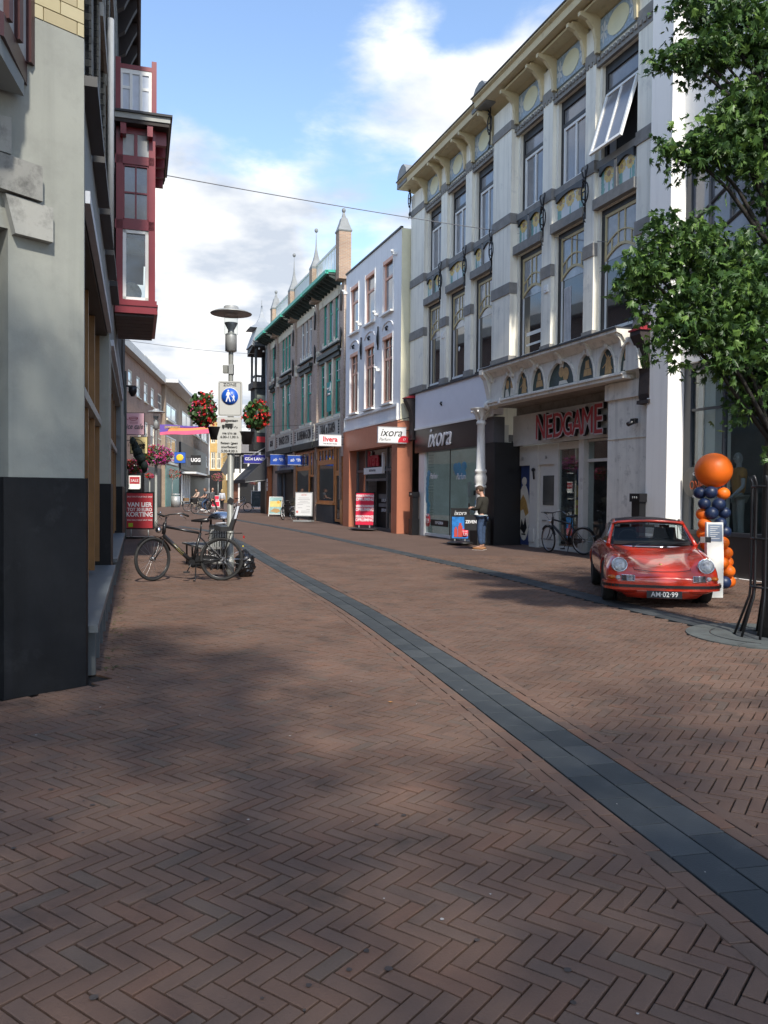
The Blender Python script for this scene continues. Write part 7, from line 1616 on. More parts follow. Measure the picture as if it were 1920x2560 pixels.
# bumper with rubber strip and over-riders
P = [(-.82, .42, .325), (-.81, .20, .325), (-.72, .04, .325), (-.5, -.04, .325), (0, -.08, .325), (.5, -.04, .325), (.72, .04, .325), (.81, .20, .325), (.82, .42, .325)]
def strip(pts, y_out, z0, z1, m, nm):
    q = MB()
    for k in range(len(pts)-1):
        a, b = Vector(pts[k]), Vector(pts[k+1]); d = Vector((b.y-a.y, a.x-b.x, 0)).normalized()*y_out*-1
        d = Vector(((b-a).y, -(b-a).x, 0)).normalized()*y_out
        q.add([a+d+Vector((0, 0, z0)), b+d+Vector((0, 0, z0)), b+d+Vector((0, 0, z1)), a+d+Vector((0, 0, z1)), a+Vector((0, 0, z0)), b+Vector((0, 0, z0)), b+Vector((0, 0, z1)), a+Vector((0, 0, z1))], [(0, 1, 2, 3), (0, 1, 5, 4), (3, 2, 6, 7), (4, 5, 6, 7)])
    q.build(nm, m, car)
strip(smooth(P, 4), .03, -.06, .055, CARR, 'bumper'); strip(smooth(P, 4), .045, -.018, .022, BLT, 'bumper_strip')
MB().loft([[(-.70, .10, .30), (-.4, -.02, .30), (0, -.05, .30), (.4, -.02, .30), (.70, .10, .30), (.66, .2, .30), (-.66, .2, .30)], [(-.50, .16, .135), (-.3, .06, .135), (0, .03, .135), (.3, .06, .135), (.50, .16, .135), (.5, .25, .135), (-.5, .25, .135)]]).build('front_valance', CARR, car)
pl = MB().box(-.25, .25, -.10, -.09, .155, .265).build('number_plate', mat('plate_dark', (.012, .014, .02), .4, var=0), car)
text('AM·02·99', .105, mat('plate_text', (.62, .62, .62), .5, var=0), pl, (0, -.106, .21), sx=.92, bold=.0005)
# cabin
RIN = mat('car_interior', (.03, .03, .032), .7)
MB().box(-.60, .60, 1.3, 3.0, .86, .915).build('cabin_floor', RIN, car)
ws = lambda t, u: (u*(.665-.135*t), 1.20+.52*t+.13*u*u*(1-.25*t), .835+.385*t)   # windscreen surface
q = MB(); n = 12; vs = [ws(j/4, -1+2*k/n) for j in range(5) for k in range(n+1)]
q.add(vs, [(j*(n+1)+k, j*(n+1)+k+1, (j+1)*(n+1)+k+1, (j+1)*(n+1)+k) for j in range(4) for k in range(n)], True)
CG = glassmat('car_glass', (.55, .62, .64), .06); q.build('windscreen', CG, car)
q = MB(); ed = [ws(0, -1+2*k/n) for k in range(n+1)]+[ws(j/4, 1) for j in range(1, 5)]+[ws(1, 1-2*k/n) for k in range(1, n+1)]+[ws(j/4, -1) for j in (3, 2, 1)]
q.tube(ed, .010, 6, closed=True).build('windscreen_trim', CHROME, car)
for s in (-1, 1):
    MB().tube([(s*.69, 1.30, .85), (s*.625, 1.56, 1.03), (s*.555, 1.82, 1.215), (s*.54, 2.0, 1.24)], [.035, .028, .028, .03], 8).build('windscreen_pillar', CARR, car)
    q = MB(); q.add([(s*.70, 1.36, .87), (s*.70, 2.55, .90), (s*.575, 2.45, 1.20), (s*.56, 1.86, 1.19)], [(0, 1, 2, 3)]); q.build('side_window', CG, car)
    MB().tube([(s*.70, 1.36, .87), (s*.70, 2.55, .90)], .012, 6).tube([(s*.69, 1.75, .88), (s*.575, 1.9, 1.19)], .008, 5).build('window_trim', CHROME, car)
rf = [[(x, y, z) for x, z in ((-.56, z0-.03), (-.50, z0+.015), (-.25, z0+.045), (0, z0+.055), (.25, z0+.045), (.50, z0+.015), (.56, z0-.03), (.48, z0-.02), (0, z0+.02), (-.48, z0-.02))] for y, z0 in ((1.71, 1.19), (1.80, 1.215), (2.1, 1.24), (2.5, 1.235))]
MB().loft(rf).build('targa_roof', mat('roof_vinyl', (.02, .012, .014), .55, bump=.2), car)
q = MB(); q.tube([(-.57, 1.74, 1.185), (-.50, 1.705, 1.215), (-.25, 1.675, 1.235), (0, 1.665, 1.24), (.25, 1.675, 1.235), (.5, 1.705, 1.215), (.57, 1.74, 1.185)], .022, 6).build('header_rail', CARR, car)
q = MB(); ro = lambda y, z0, w: [(x*w, y, z) for x, z in ((-1, .88), (-.97, z0-.05), (-.75, z0+.01), (0, z0+.04), (.75, z0+.01), (.97, z0-.05), (1, .88))]
rings = [ro(2.50, 1.21, .62), ro(2.64, 1.20, .63)]; q.loft(rings, caps=False, closed=False).build('roll_bar', CARR, car)
q = MB(); q.loft([ro(2.64, 1.195, .61), ro(2.95, 1.10, .60), ro(3.3, .93, .56)], caps=False, closed=False).build('rear_window', CG, car)
for s in (-.33, .33):
    MB().loft([[(s-.2, 2.05, .88), (s+.2, 2.05, .88), (s+.2, 2.2, .88), (s-.2, 2.2, .88)], [(s-.17, 2.15, 1.12), (s+.17, 2.15, 1.12), (s+.16, 2.22, 1.12), (s-.16, 2.22, 1.12)]], smooth=False).box(s-.08, s+.08, 2.16, 2.2, 1.10, 1.16).build('seat', RIN, car)
MB().tube([(-.33+.17*math.cos(k*PI/8), 1.62+.03*math.sin(k*PI/8), .93+.16*math.sin(k*PI/8)) for k in range(16)], .010, 6, closed=True).build('steering_wheel', BLT, car)
MB().box(-.6, .6, 1.42, 1.55, .88, .93).build('dashboard', RIN, car)
MB().box(-.09, .09, 1.64, 1.66, 1.13, 1.18).tube([(0, 1.66, 1.17), (0, 1.70, 1.21)], .008, 5).build('rear_mirror', BLT, car)
for x0 in (-.30, .20): MB().tube([(x0, 1.17, .845), (x0+.12, 1.25, .875), (x0+.42, 1.33, .905)], .007, 5).box(x0-.02, x0+.02, 1.15, 1.19, .835, .855).build('wiper', BLT, car)
MB().tube([(.74, 1.42, .87), (.78, 1.38, .93)], .012, 6).build('mirror_stalk', CHROME, car); MB().box(.77, .93, 1.34, 1.38, .91, 1.0).build('wing_mirror', BLT, car)
MB().box(.765, .84, 1.335, 1.385, .905, 1.005).build('mirror_chrome', CHROME, car)
MB().tube([(.80, 1.50, .62), (.80, 1.62, .62)], .01, 5).build('door_handle', CHROME, car)
# ================================================================ balloons and totem
ORB = mat('balloon_orange', (.85, .16, .012), .45, var=.03, spec=.4); NVB = mat('balloon_navy', (.012, .026, .075), .42, var=.05, spec=.5)
bd = 13.1
def bxy(px, py, d=bd): return AT(px, py, d)
bc_ = bxy(1784, 1176); bal = thing('giant_balloon', 'giant orange balloon on top of the balloon column', 'balloon', bc_)
MB().ell((0, 0, 0), (.285, .285, .275), 32, 24).build('balloon_skin', ORB, bal); MB().lathe([(.03, -.30), (.012, -.27)], 8).build('knot', ORB, bal)
BL = [(1750, 1232, 0, 'n'), (1777, 1231, -.12, 'n'), (1808, 1234, -.06, 'o'), (1761, 1259, -.08, 'n'), (1797, 1261, -.10, 'n'), (1757, 1285, 0, 'o'), (1779, 1283, -.12, 'n'), (1811, 1282, -.02, 'n'), (1762, 1310, -.06, 'o'), (1801, 1308, -.10, 'n'), (1758, 1333, .02, 'o'), (1812, 1329, -.04, 'n'), (1786, 1330, -.02, 'n'), (1806, 1357, -.08, 'o'), (1768, 1362, .05, 'o'), (1816, 1382, -.02, 'o'), (1790, 1385, .03, 'n'), (1806, 1407, -.08, 'o'), (1818, 1405, .08, 'o'), (1821, 1428, -.02, 'o'), (1795, 1430, .04, 'o'), (1810, 1456, -.08, 'n'), (1822, 1454, .08, 'o'), (1775, 1410, .1, 'o'), (1778, 1450, .08, 'n')]
for i, (px, py, dy, c) in enumerate(BL):
    p = bxy(px, py, bd+dy); p.z = max(p.z, .105)
    rowk = py
    row = ['top', 'second', 'third', 'fourth', 'fifth', 'sixth', 'seventh', 'lowest'][min(7, int((py-1225)/31))]
    t = thing('balloon', '%s balloon in the %s row of the balloon column, %s' % ('orange' if c == 'o' else 'navy blue', row, 'left side' if px < 1772 else ('middle' if px < 1803 else 'right side')) + (', set back' if dy > 0 else '') + ('', ', its left one', ', its right one')[{(1761, 1259): 1, (1777, 1231): 1, (1797, 1261): 2, (1779, 1283): 1, (1816, 1382): 1}.get((px, py), 0)], 'balloon', p, 0, 'balloons of the column beside the car')
    r = .100*R.uniform(.94, 1.06); q = MB().ell((0, 0, 0), (r*1.04, r, r*.96), 20, 14); q.build('balloon_skin', ORB if c == 'o' else NVB, t)
tp_ = bxy(1787, 1476, 12.75); tot = thing('info_totem', 'slim white information totem with tilted panel between car and balloons', 'totem', (tp_.x, 12.75, 0), -.05)
w = .115; zt_ = bxy(1780, 1306, 12.75).z; zm_ = bxy(1780, 1397, 12.75).z
TW = mat('totem_white', (.84, .84, .78), .5, var=.02)
q = MB(); q.prism([(-.03, 0), (-.03, zm_), (.02, zt_), (.09, zt_), (.11, 0)], -w-.02, w, 'x'); q.build('cabinet', TW, tot)
q = MB(); q.add([(-w+.01, .0, zm_+.28), (w-.03, .0, zm_+.28), (w-.03, .0, zt_-.04), (-w+.01, .0, zt_-.04)], [(0, 1, 2, 3)])
f_ = lambda z: -.032+(z-zm_)/(zt_-zm_)*.05
q = MB(); z0, z1 = zm_+.27, zt_-.03; q.add([(-w, f_(z0)-.003, z0), (w-.02, f_(z0)-.003, z0), (w-.02, f_(z1)-.003, z1), (-w, f_(z1)-.003, z1)], [(0, 1, 2, 3)]); q.build('grey_blue_panel', mat('panel_grey_blue', (.20, .25, .33), .5, var=.1), tot)
q = MB()
for k in range(7): z = z1-.04-k*.03; q.add([(-w+.03, f_(z)-.006, z), (w-.06-.03*(k % 3), f_(z)-.006, z), (w-.06-.03*(k % 3), f_(z+.008)-.006, z+.008), (-w+.03, f_(z+.008)-.006, z+.008)], [(0, 1, 2, 3)])
q.build('panel_print', WHITE2, tot)
# ================================================================ tree with guard and ring
ring = thing('tree_ring', 'round grey concrete ring set in the paving under the tree', 'tree ring', (TREE.x, TREE.y, 0))
RG = mat('ring_concrete', (.085, .095, .09), .7, var=.25, scale=3, bump=.3, dirt=((.05, .052, .05), .5, .75, 5))
for k in range(8):
    a0, a1 = k*PI/4+.008, (k+1)*PI/4-.008; q = MB(); V = []
    for j in range(9):
        a = a0+(a1-a0)*j/8
        for r in (.38, TR): V.append((r*math.cos(a), r*math.sin(a), .012))
    V2 = [(x, y, -.05) for x, y, z in V]; nn = len(V); F = [(2*j, 2*j+1, 2*j+3, 2*j+2) for j in range(8)]+[(2*j+1, 2*j+1+nn, 2*j+3+nn, 2*j+3) for j in range(8)]+[(2*j, 2*j+nn, 2*j+2+nn, 2*j+2) for j in range(8)]+[(0, 1, 1+nn, nn), (16, 17, 17+nn, 16+nn)]
    q.add(V+V2, F); q.build('ring_segment', RG, ring)
MB().lathe([(.001, -.02), (.385, -.02)], 28).build('soil', mat('soil_dark', (.03, .022, .016), .95, var=.5, bump=1), ring)
MB().tube([(.62*math.cos(a), .62*math.sin(a), .012) for a in [PI*.75+k*.12 for k in range(16)]], .006, 4).build('groove', BLK, ring)
tg = thing('tree_guard', 'black steel tree guard with flared feet round the trunk', 'tree guard', (TREE.x, TREE.y, 0))
for k in range(10):
    a = k*PI/5+.25; c, s = math.cos(a), math.sin(a)
    MB().tube([(.36*c, .36*s, 0), (.21*c, .21*s, .45), (.20*c, .20*s, .55), (.20*c, .20*s, 1.72), (.235*c, .235*s, 1.80)], .014, 6).build('bar', BLKM, tg)
for z in (.56, 1.1, 1.68): MB().tube([(.20*math.cos(k*PI/12), .20*math.sin(k*PI/12), z) for k in range(24)], .014, 6, closed=True).build('hoop', BLKM, tg)
tr = thing('street_tree', 'green star leaved street tree reaching in from the right', 'tree', (TREE.x, TREE.y, 0))
BARK = mat('tree_bark', (.022, .018, .014), .9, var=.4, scale=12, bump=1, bscale=30)
MB().tube([(0, 0, -.02), (.02, 0, .3), (.0, .02, 1.5), (.03, .0, 3), (.0, 0, 4.5), (.05, .03, 6.2), (.0, 0, 8)], [.13, .10, .095, .085, .07, .045, .015], 12).build('trunk', BARK, tr)
LF = mat('star_leaf', (.04, .085, .016), .42, var=.15, scale=2, island_cols=[(0, (.034, .074, .022)), (.2, (.052, .108, .028)), (.45, (.075, .15, .034)), (.7, (.110, .20, .042)), (.87, (.17, .28, .06))], spec=.35)
for m in (LF,):      # light comes through the leaves
    nt = m.node_tree; p = [n for n in nt.nodes if n.type == 'BSDF_PRINCIPLED'][0]; o = [n for n in nt.nodes if n.type == 'OUTPUT_MATERIAL'][0]
    tl = nt.nodes.new('ShaderNodeBsdfTranslucent'); mxs = nt.nodes.new('ShaderNodeMixShader'); mxs.inputs[0].default_value = .28
    src = p.inputs['Base Color'].links[0].from_socket; nt.links.new(src, tl.inputs[0]); nt.links.new(p.outputs[0], mxs.inputs[1]); nt.links.new(tl.outputs[0], mxs.inputs[2]); nt.links.new(mxs.outputs[0], o.inputs[0])
def leafverts(c, nrm, up, s):
    u = up-nrm*up.dot(nrm)
    if u.length < 1e-3: u = nrm.orthogonal()
    u.normalize(); v = nrm.cross(u); out = [c-u*s*.35]
    for k, (a, r) in enumerate(((-2.3, .55), (-1.85, .28), (-1.25, .85), (-.85, .36), (-.62, .95), (-.32, .38), (0, 1.15), (.32, .38), (.62, .95), (.85, .36), (1.25, .85), (1.85, .28), (2.3, .55))):
        out.append(c+(u*math.cos(a)+v*math.sin(a))*s*r*.62-nrm*s*.10*(r > .5))
    return out
LFF = [(0, k, k+1) for k in range(1, 13)]
cl = [] # crown clumps: pixel centre, pixel radii, depth
for px, py, rx, ry, d, n in ((1640, 690, 75, 75, 9.0, 380), (1720, 620, 85, 100, 9.1, 520), (1720, 760, 90, 80, 8.9, 480), (1800, 700, 100, 130, 9.2, 900), (1890, 660, 90, 90, 9.4, 700), (1890, 800, 90, 120, 9.1, 900), (1660, 570, 55, 45, 9.0, 130), (1780, 575, 60, 45, 9.3, 200), (1660, 800, 30, 45, 9.0, 90), (1760, 830, 70, 45, 8.8, 260), (1830, 850, 60, 70, 9.0, 360),
    (1870, 930, 60, 70, 9.4, 190), (1800, 930, 35, 40, 9.5, 40), (1915, 960, 35, 110, 9.2, 220), (1620, 620, 40, 40, 9.0, 90), (1600, 680, 30, 30, 8.9, 50),
    (1700, 362, 42, 24, 9.3, 130), (1760, 375, 60, 34, 9.3, 240), (1830, 345, 70, 50, 9.3, 420), (1900, 330, 50, 70, 9.4, 380), (1790, 300, 50, 30, 9.3, 150), (1860, 250, 60, 40, 9.4, 300), (1905, 240, 50, 60, 9.4, 350), (1880, 400, 60, 40, 9.3, 240), (1950, 480, 40, 70, 9.4, 200),
    (1690, 125, 34, 24, 9.4, 100), (1740, 128, 50, 34, 9.4, 220), (1800, 145, 50, 30, 9.4, 220), (1870, 110, 60, 40, 9.4, 300), (1925, 150, 40, 60, 9.4, 260), (1730, 30, 45, 45, 9.5, 220), (1790, 70, 50, 24, 9.5, 110), (1850, 40, 70, 40, 9.5, 340), (1920, 40, 60, 60, 9.5, 300), (1800, -30, 90, 40, 9.5, 250)):
    cl.append((AT(px, py, d)-Vector((TREE.x, TREE.y, 0)), rx*.88*d/FPX, ry*.9*d/FPX, n))
for k in range(26):   # the part of the crown outside the frame
    a = R.uniform(-1.6, 1.6); cl.append((Vector((R.uniform(.5, 1.9), R.uniform(-1.3, 1.5), R.uniform(3.0, 7.6))), .55, .42, 160))
leaves = []
for c, rx, rz, n in cl:
    for _ in range(int(n*.098)):      # twigs, each with its spray of leaves
        v = Vector((R.gauss(0, .5), R.gauss(0, .5), R.gauss(0, .5))); b = c+Vector((v.x*rx, v.y*rx, v.z*rz))
        dr = Vector((R.gauss(-.5, .8), R.gauss(0, .8), R.gauss(-.05, .35))).normalized(); Lt = R.uniform(.18, .42); m_ = R.randint(9, 16)
        for k in range(m_):
            t = (k+R.random())/m_; p = b+dr*Lt*t+Vector((R.gauss(0, .055), R.gauss(0, .055), R.gauss(-.03, .045)-.10*t*t))
            nr = Vector((R.gauss(0, .75), R.gauss(-.3, .75), R.gauss(.6, .6))).normalized()
            leaves.append((p, nr, Vector((R.gauss(0, .7)+dr.x*.5, R.gauss(0, .7), -1.0)), R.choice((.065, .08, .095, .11, .125))*R.uniform(.85, 1.12)))
cpos = Vector((-TREE.x, -TREE.y, CAMZ)); leaves.sort(key=lambda l: (l[0]-cpos).length+.0)
vis = [l for l in leaves if abs((l[0]+Vector((TREE.x, TREE.y, 0))).x/(l[0].y+TREE.y)) < .455 and l[0].z < 7.2]
big = set(id(l) for l in sorted(vis, key=lambda l: (l[0]-cpos).length-l[3]*30)[:280])
me_l = []
for k in range(4):
    q = MB(); q.add(leafverts(Vector((0, 0, 0)), Vector((0, 0, 1)), Vector((0, 1, 0)), .10), LFF); me_l.append(q.mesh('leaf', LF, fix=False))
q = MB()
for l in leaves:
    if id(l) in big:
        u = l[2]-l[1]*l[2].dot(l[1]); u.normalize(); v = u.cross(l[1]); o = link('leaf', me_l[0], tr)
        o.matrix_local = Matrix.Translation(l[0]) @ Matrix(((v.x, u.x, l[1].x, 0), (v.y, u.y, l[1].y, 0), (v.z, u.z, l[1].z, 0), (0, 0, 0, 1))) @ Matrix.Scale(l[3]/.10, 4)
    else: q.add(leafverts(*l), LFF)
link('crown', q.mesh('crown', LF, fix=False), tr, kind='stuff')
q = MB()
for c, rx, rz, n in cl[:36]:
    b = Vector((R.uniform(-.05, .05), R.uniform(-.05, .05), min(7.5, max(2.2, c.z-.9-abs(c.x)*.3)))); m_ = (b+c)/2+Vector((0, 0, .12))
    q.tube([b, m_, c, c+Vector((rx*-.6, 0, 0))], [.03, .02, .010, .004], 6)
q.build('branches', BARK, tr)

# unseen trees added behind the viewer to shade the near paving and corner pier
def added_shade_tree(x, y, label, seed, n=260, ry=1.9, cy=0.):
    rr = random.Random(seed); t = thing('street_tree', label, 'tree', (x, y, 0)); q = MB()
    for _ in range(n):
        a, b, r = rr.uniform(0, 2*PI), rr.uniform(-1, 1), rr.uniform(.2, 1)**.5; s_ = math.sqrt(1-b*b); c = Vector((2.5*r*s_*math.cos(a), cy+ry*r*s_*math.sin(a), 6.4+1.7*r*b))
        dr = Vector((rr.gauss(0, 1), rr.gauss(0, 1), rr.gauss(0, .3))).normalized()
        for k in range(16):
            p = c+dr*.045*k+Vector((rr.gauss(0, .08), rr.gauss(0, .08), rr.gauss(0, .06))); nr = Vector((rr.gauss(0, .5), rr.gauss(0, .5), .8)).normalized()
            q.add(leafverts(p, nr, Vector((rr.gauss(0, 1), rr.gauss(0, 1), -.5)), rr.uniform(.09, .15)), LFF)
    link('crown', q.mesh('crown', LF, fix=False), t, kind='stuff')
    MB().tube([(0, 0, 0), (.03, 0, 2.5), (0, .05, 4.5), (0, 0, 7.2)], [.14, .11, .09, .03], 10).build('trunk', BARK, t)
added_shade_tree(-1.3, -1.2, 'unseen tree added behind the viewer on the left to shade the corner pier', 21, 560, 2.9, 1.5)
added_shade_tree(4.6, -1.9, 'unseen tree added behind the viewer on the right to shade the near paving', 22)
added_shade_tree(1.7, -3.6, 'unseen tree added farthest behind the viewer to shade the nearest bricks', 23, 380, 2.2, 0.)
# ================================================================ people
def skin(name, pts, edges, m, sub=1):
    """one continuous skinned surface grown over a joint graph; pts: (x,y,z,rx,ry)"""
    b = bmesh.new(); ly = b.verts.layers.skin.verify(); vs = []
    for i, p in enumerate(pts):
        v = b.verts.new(p[:3]); v[ly].radius = (p[3], p[4] if len(p) > 4 else p[3]); v[ly].use_root = (i == 0); vs.append(v)
    for a, c in edges: b.edges.new((vs[a], vs[c]))
    me = bpy.data.meshes.new(name); b.to_mesh(me); b.free()
    return evalmesh(me, [('SKIN', dict(use_smooth_shade=True)), ('SUBSURF', dict(levels=sub, render_levels=sub))], name, m)
SKN = mat('skin_tone', (.48, .27, .19), .55, var=.05)
def person(label, loc, rz, J, top, legs, shoe, hair, h=1.8, group=None, longhair=False, cat='person', bare=(), bald=False, skinm=None, sole=None):
    """J: joints for head, neck, chest, pelvis, arms and legs in metres for a 1.8 m body facing -y"""
    t = thing(cat.split()[0] if cat == 'person' else cat, label, cat, loc, rz); s = h/1.8; t.scale = (s, s, s); SK = skinm or SKN
    g = lambda k: Vector(J[k])
    body = [(*g('pelvis'), .11, .085), (*g('waist'), .10, .075), (*g('chest'), .14, .09), (*g('neck'), .055, .055), (*(g('neck')*.5+g('head')*.5), .055, .055), (*(g('head')+Vector((0, 0, -.04))), .075, .085), (*(g('head')+Vector((0, 0, .06))), .075, .09)]
    E = [(0, 1), (1, 2), (2, 3), (3, 4), (4, 5), (5, 6)]
    for sd in ('l', 'r'):
        b = len(body); body += [(*g('sh'+sd), .055), (*g('el'+sd), .042), (*g('wr'+sd), .03), (*(g('wr'+sd)+(g('wr'+sd)-g('el'+sd)).normalized()*.09), .035, .018)]; E += [(2, b), (b, b+1), (b+1, b+2), (b+2, b+3)]
        b = len(body); body += [(*g('hip'+sd), .085), (*g('kn'+sd), .055), (*g('an'+sd), .04), (*(g('an'+sd)+Vector((J.get('toe'+sd, (0, -.14, -.04))))), .035, .028)]; E += [(0, b), (b, b+1), (b+1, b+2), (b+2, b+3)]
    link('body', skin('body', body, E, SK), t)
    pts = [(*(g('pelvis')+Vector((0, 0, -.01))), .175, .14), (*g('waist'), .155, .12), (*g('chest'), .215, .15), (*(g('neck')+Vector((0, 0, -.03))), .085, .08)]; E = [(0, 1), (1, 2), (2, 3)]
    for sd in ('l', 'r'):
        b = len(pts); sl = bare == 'short'
        if bare != 'sleeveless':
            mid_ = g('sh'+sd)*.45+g('el'+sd)*.55
            pts += [(*g('sh'+sd), .090)]+([(*mid_, .068)] if sl else [(*g('el'+sd), .062), (*(g('wr'+sd)*.9+g('el'+sd)*.1), .045)]); E += [(2, b), (b, b+1)]+([] if sl else [(b+1, b+2)])
    link('jacket' if bare != 'short' else 'shirt', skin('top', pts, E, top), t)
    pts = [(*(g('pelvis')+Vector((0, 0, .03))), .155, .12)]; E = []
    for sd in ('l', 'r'):
        b = len(pts); pts += [(*g('hip'+sd), .10), (*g('kn'+sd), .073), (*(g('an'+sd)+Vector((0, 0, .03))), .062)]; E += [(0, b), (b, b+1), (b+1, b+2)]
    link('trousers', skin('trousers', pts, E, legs), t)
    for sd in ('l', 'r'):
        a = g('an'+sd); d = Vector(J.get('toe'+sd, (0, -.14, -.04))); d2 = Vector((d.x, d.y, 0)).normalized()
        q = MB(); c = a+Vector((0, 0, -.05)); R_ = Matrix.Translation((c.x, c.y, c.z-.012)) @ Matrix.Rotation(math.atan2(d2.y, d2.x), 4, 'Z')
        q.ell((.07, 0, .01), (.15, .052, .05), 12, 8).box(-.075, .20, -.047, .047, -.042, -.022).xf(R_); o = q.build('shoe', shoe, t)
        if sole: MB().box(-.08, .205, -.05, .05, -.046, -.024).xf(R_).build('sole', sole, o)
    H = g('head'); f = Vector(J.get('face', (0, -1, 0))).normalized(); sd_ = f.cross(Vector((0, 0, 1))).normalized(); up = sd_.cross(f)
    MB().ell(tuple(H+f*.02+Vector((0, 0, 0))), (.078, .085, .115), 16, 12).build('head', SK, t)
    MB().ell(tuple(H+f*.105-up*.01), .016, 8, 6).build('nose', SK, t)
    for k in (-1, 1):
        MB().ell(tuple(H+f*.092+sd_*.032*k+up*.02), .011, 6, 5).build('eye', BLK, t); MB().ell(tuple(H+sd_*.082*k+f*.01), (.014, .02, .03), 6, 5).build('ear', SK, t)
    MB().ell(tuple(H+f*.094-up*.048), (.022, .012, .006), 8, 4).build('mouth', mat('lips', (.35, .1, .08), .5), t)
    if not bald:
        q = MB(); q.ell(tuple(H-f*.012+up*.03), (.090, .096, .108), 16, 10)
        if longhair: q.ell(tuple(H-f*.06-up*.06), (.10, .07, .15), 12, 8)
        q.build('hair', hair, t)
    return t
def J0(**k):
    d = dict(head=(0, 0, 1.67), neck=(0, 0, 1.50), chest=(0, 0, 1.33), waist=(0, 0, 1.10), pelvis=(0, 0, .95), shl=(.19, 0, 1.42), ell=(.23, .02, 1.14), wrl=(.24, -.06, .88), shr=(-.19, 0, 1.42), elr=(-.23, .02, 1.14), wrr=(-.24, -.06, .88),
             hipl=(.09, 0, .88), knl=(.10, 0, .50), anl=(.10, .02, .09), hipr=(-.09, 0, .88), knr=(-.10, 0, .50), anr=(-.10, .02, .09)); d.update(k); return d
JEAN = mat('denim_blue', (.035, .065, .13), .85, var=.35, scale=9, bump=.3); DKJ = mat('dark_jumper', (.028, .026, .020), .9, var=.2, bump=.2)
TAN = mat('tan_shoe', (.30, .14, .055), .6); HBR = mat('hair_brown', (.055, .032, .018), .7, var=.3, scale=30); SOL = mat('white_sole', (.6, .6, .58), .6)
gm = G(1205, 1374)
man = person('man in dark jumper and jeans looking down at his phone by the perfume shop window', gm, math.radians(-118), J0(head=(0, -.07, 1.655), neck=(0, -.01, 1.50), face=(0, -1, -.55),
    ell=(.25, -.02, 1.13), wrl=(.10, -.26, 1.14), elr=(-.25, -.02, 1.13), wrr=(-.08, -.27, 1.16), hipl=(.09, .0, .88), knl=(.12, -.02, .5), anl=(.13, .02, .09), knr=(-.11, -.03, .5), anr=(-.12, -.02, .09)),
    DKJ, JEAN, TAN, HBR, 1.80, sole=SOL)
man.scale = (1.12, 1.18, 1); MB().box(-.03, .05, -.345, -.33, 1.17, 1.29).build('phone', BLK, man)
MB().ell((0, 0, .955), (.172, .130, .03), 16, 6).build('shirt_hem', mat('pale_blue_shirt', (.35, .42, .45), .8), man)
hb_ = thing('carrier_bag', 'black paper carrier bag held beside the perfume board', 'bag', (gm.x-.33, gm.y-.02, .72), math.radians(-8)); hb_.scale = (.78, 1, .9)
MB().box(-.22, .22, -.05, .05, -.20, .28).build('bag_body', BLK, hb_); text('ZEVEN', .13, WT, hb_, (.02, -.055, .06), bold=.004)
MB().tube([(-.1, 0, .28), (-.04, .02, .45), (.12, .02, .45), (.14, 0, .28)], .006, 5).build('handle', BLK, hb_)
# far group
gp = G(507, 1284)
person('woman in grey t-shirt and jeans on the dark bicycle', (gp.x+.25, gp.y+.05, .12), math.radians(-60), J0(head=(0, -.12, 1.60), neck=(0, -.08, 1.46), chest=(0, -.06, 1.30), ell=(.27, -.16, 1.10), wrl=(.24, -.42, 1.03), elr=(-.27, -.16, 1.10), wrr=(-.24, -.42, 1.03),
    hipl=(.09, -.05, .90), knl=(.12, -.38, .62), anl=(.12, -.30, .22), knr=(-.10, -.12, .45), anr=(-.10, .02, .05)), mat('grey_tshirt', (.14, .15, .17), .85), JEAN, mat('white_shoe', (.6, .6, .6), .6), mat('hair_auburn', (.11, .05, .03), .7), 1.72, bare='short', longhair=True)
gp = G(490, 1278)
person('cyclist in a pale top behind the woman in grey', (gp.x+.1, gp.y+.1, .12), math.radians(-50), J0(head=(0, -.1, 1.60), neck=(0, -.05, 1.46), ell=(.27, -.16, 1.10), wrl=(.24, -.40, 1.03), elr=(-.27, -.16, 1.10), wrr=(-.24, -.40, 1.03), knl=(.12, -.35, .6), anl=(.12, -.28, .22)), mat('pale_top', (.52, .38, .30), .85), mat('grey_trousers', (.06, .06, .07), .85), BLK, HBR, 1.65, longhair=True)
gp = G(531, 1281)
person('walking man in grey shirt and black trousers beside the cyclists', gp, math.radians(70), J0(knl=(.10, -.22, .52), anl=(.10, -.30, .12), knr=(-.10, .10, .50), anr=(-.10, .38, .16), toer=(0, -.08, -.12)), mat('grey_shirt', (.10, .105, .11), .85), mat('black_trousers', (.015, .015, .017), .85), MT['white_shoe'], HBR, 1.80, bald=True)
gp = G(555, 1277)
person('blonde woman in white cardigan and black trousers walking away', gp, math.radians(175), J0(knl=(.07, -.06, .50), anl=(.07, .06, .10), knr=(-.07, .03, .5), anr=(-.07, -.03, .09)), mat('white_cardigan', (.55, .57, .62), .85), MT['black_trousers'], mat('brown_boot', (.06, .03, .02), .6), mat('hair_blonde', (.45, .32, .15), .7), 1.70, longhair=True)
# mannequin in the sports shop window
fx = FR.X(1845, .9, 1300); mp_ = FR.wp(fx, .9, .60)
DUM = mat('mannequin_white', (.38, .37, .36), .4)
person('mannequin in ochre polo shirt and pale trousers behind the shop window', mp_, FR.rz+math.radians(-20), J0(ell=(.26, -.02, 1.12), wrl=(.30, -.22, .95), elr=(-.25, -.06, 1.14), wrr=(-.34, -.30, 1.02)), mat('ochre_polo', (.46, .22, .04), .8), mat('pale_chinos', (.38, .37, .34), .85), mat('dark_trainers', (.05, .05, .055), .6), DUM, 1.86, bare='short', cat='mannequin', bald=True, skinm=DUM)
fx2 = FR.X(1885, 1.3, 1300)
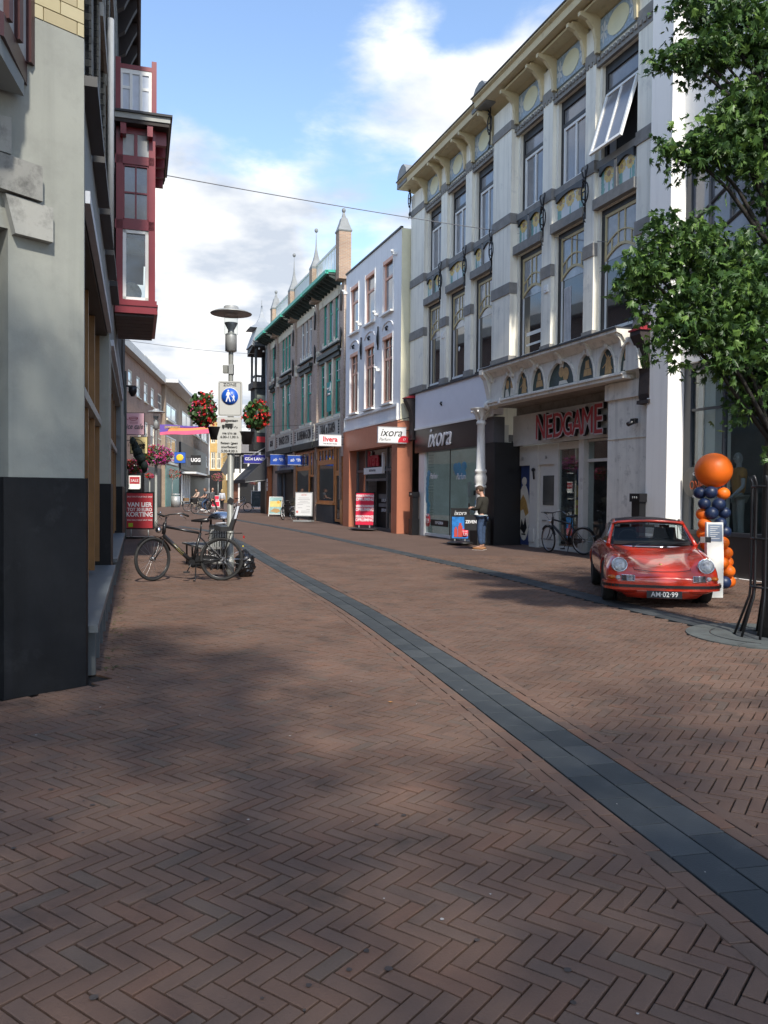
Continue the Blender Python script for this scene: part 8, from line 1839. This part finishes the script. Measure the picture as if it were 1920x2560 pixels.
# ================================================================ small things on the ground
lf = thing('fallen_leaf', 'dry orange leaf lying on the paving left of the stone band', 'leaf', G(977, 1757)+Vector((0, 0, .004)), .4)
MB().add(leafverts(Vector((0, 0, .006)), Vector((.1, 0, 1)).normalized(), Vector((0, 1, 0)), .045), LFF).build('blade', mat('dry_leaf', (.40, .19, .06), .8), lf)
q = MB(); rr = random.Random(5)
GUM = [(694, 1541), (804, 1588), (358, 1680), (1072, 1783), (620, 2052), (1226, 2239), (1763, 2184), (1594, 2539), (1104, 2302), (320, 1720), (365, 1826), (1155, 1727), (1041, 1762), (878, 1705), (882, 2057), (1542, 2013), (1665, 1549), (1474, 1559), (500, 1790), (250, 1770), (90, 1840), (330, 1700), (1171, 1935), (960, 2250), (725, 1842), (1330, 1980), (1800, 1500)]
for px, py in GUM[::1]:
    p = G(px, py); r = rr.uniform(.004, .009); a0 = rr.random()*6
    q.add([(p.x+r*math.cos(a0+k*PI/3)*rr.uniform(.6, 1.3), p.y+r*math.sin(a0+k*PI/3)*rr.uniform(.6, 1.3), .007) for k in range(6)], [(0, 1, 2, 3, 4, 5)])
q.build('paper_specks', mat('speck_white', (.40, .38, .35), .8), kind='stuff')
q = MB()
for k in range(60):
    y = 2.3*math.exp(rr.random()*1.5); x = rr.uniform(-.45, .45)*y; r = rr.uniform(.006, .015)
    q.add([(x+r*math.cos(j*PI/4)*rr.uniform(.8, 1.2), y+r*math.sin(j*PI/4)*rr.uniform(.8, 1.2), .0045) for j in range(8)], [tuple(range(8))])
q.build('gum_spots', mat('old_gum', (.060, .046, .039), .8, var=.4), kind='stuff')
q = MB()
for k in range(260):
    x = rr.uniform(.1, 13); y = -.13-abs(rr.gauss(0, .09)); p = FL.wp(x, y); s = rr.uniform(.008, .03)
    q.add([(p.x+rr.gauss(0, s), p.y+rr.gauss(0, s), rr.uniform(.004, .02)) for _ in range(3)], [(0, 1, 2)])
q.build('moss_litter', mat('moss', (.06, .06, .02), .9, var=.4), kind='stuff')
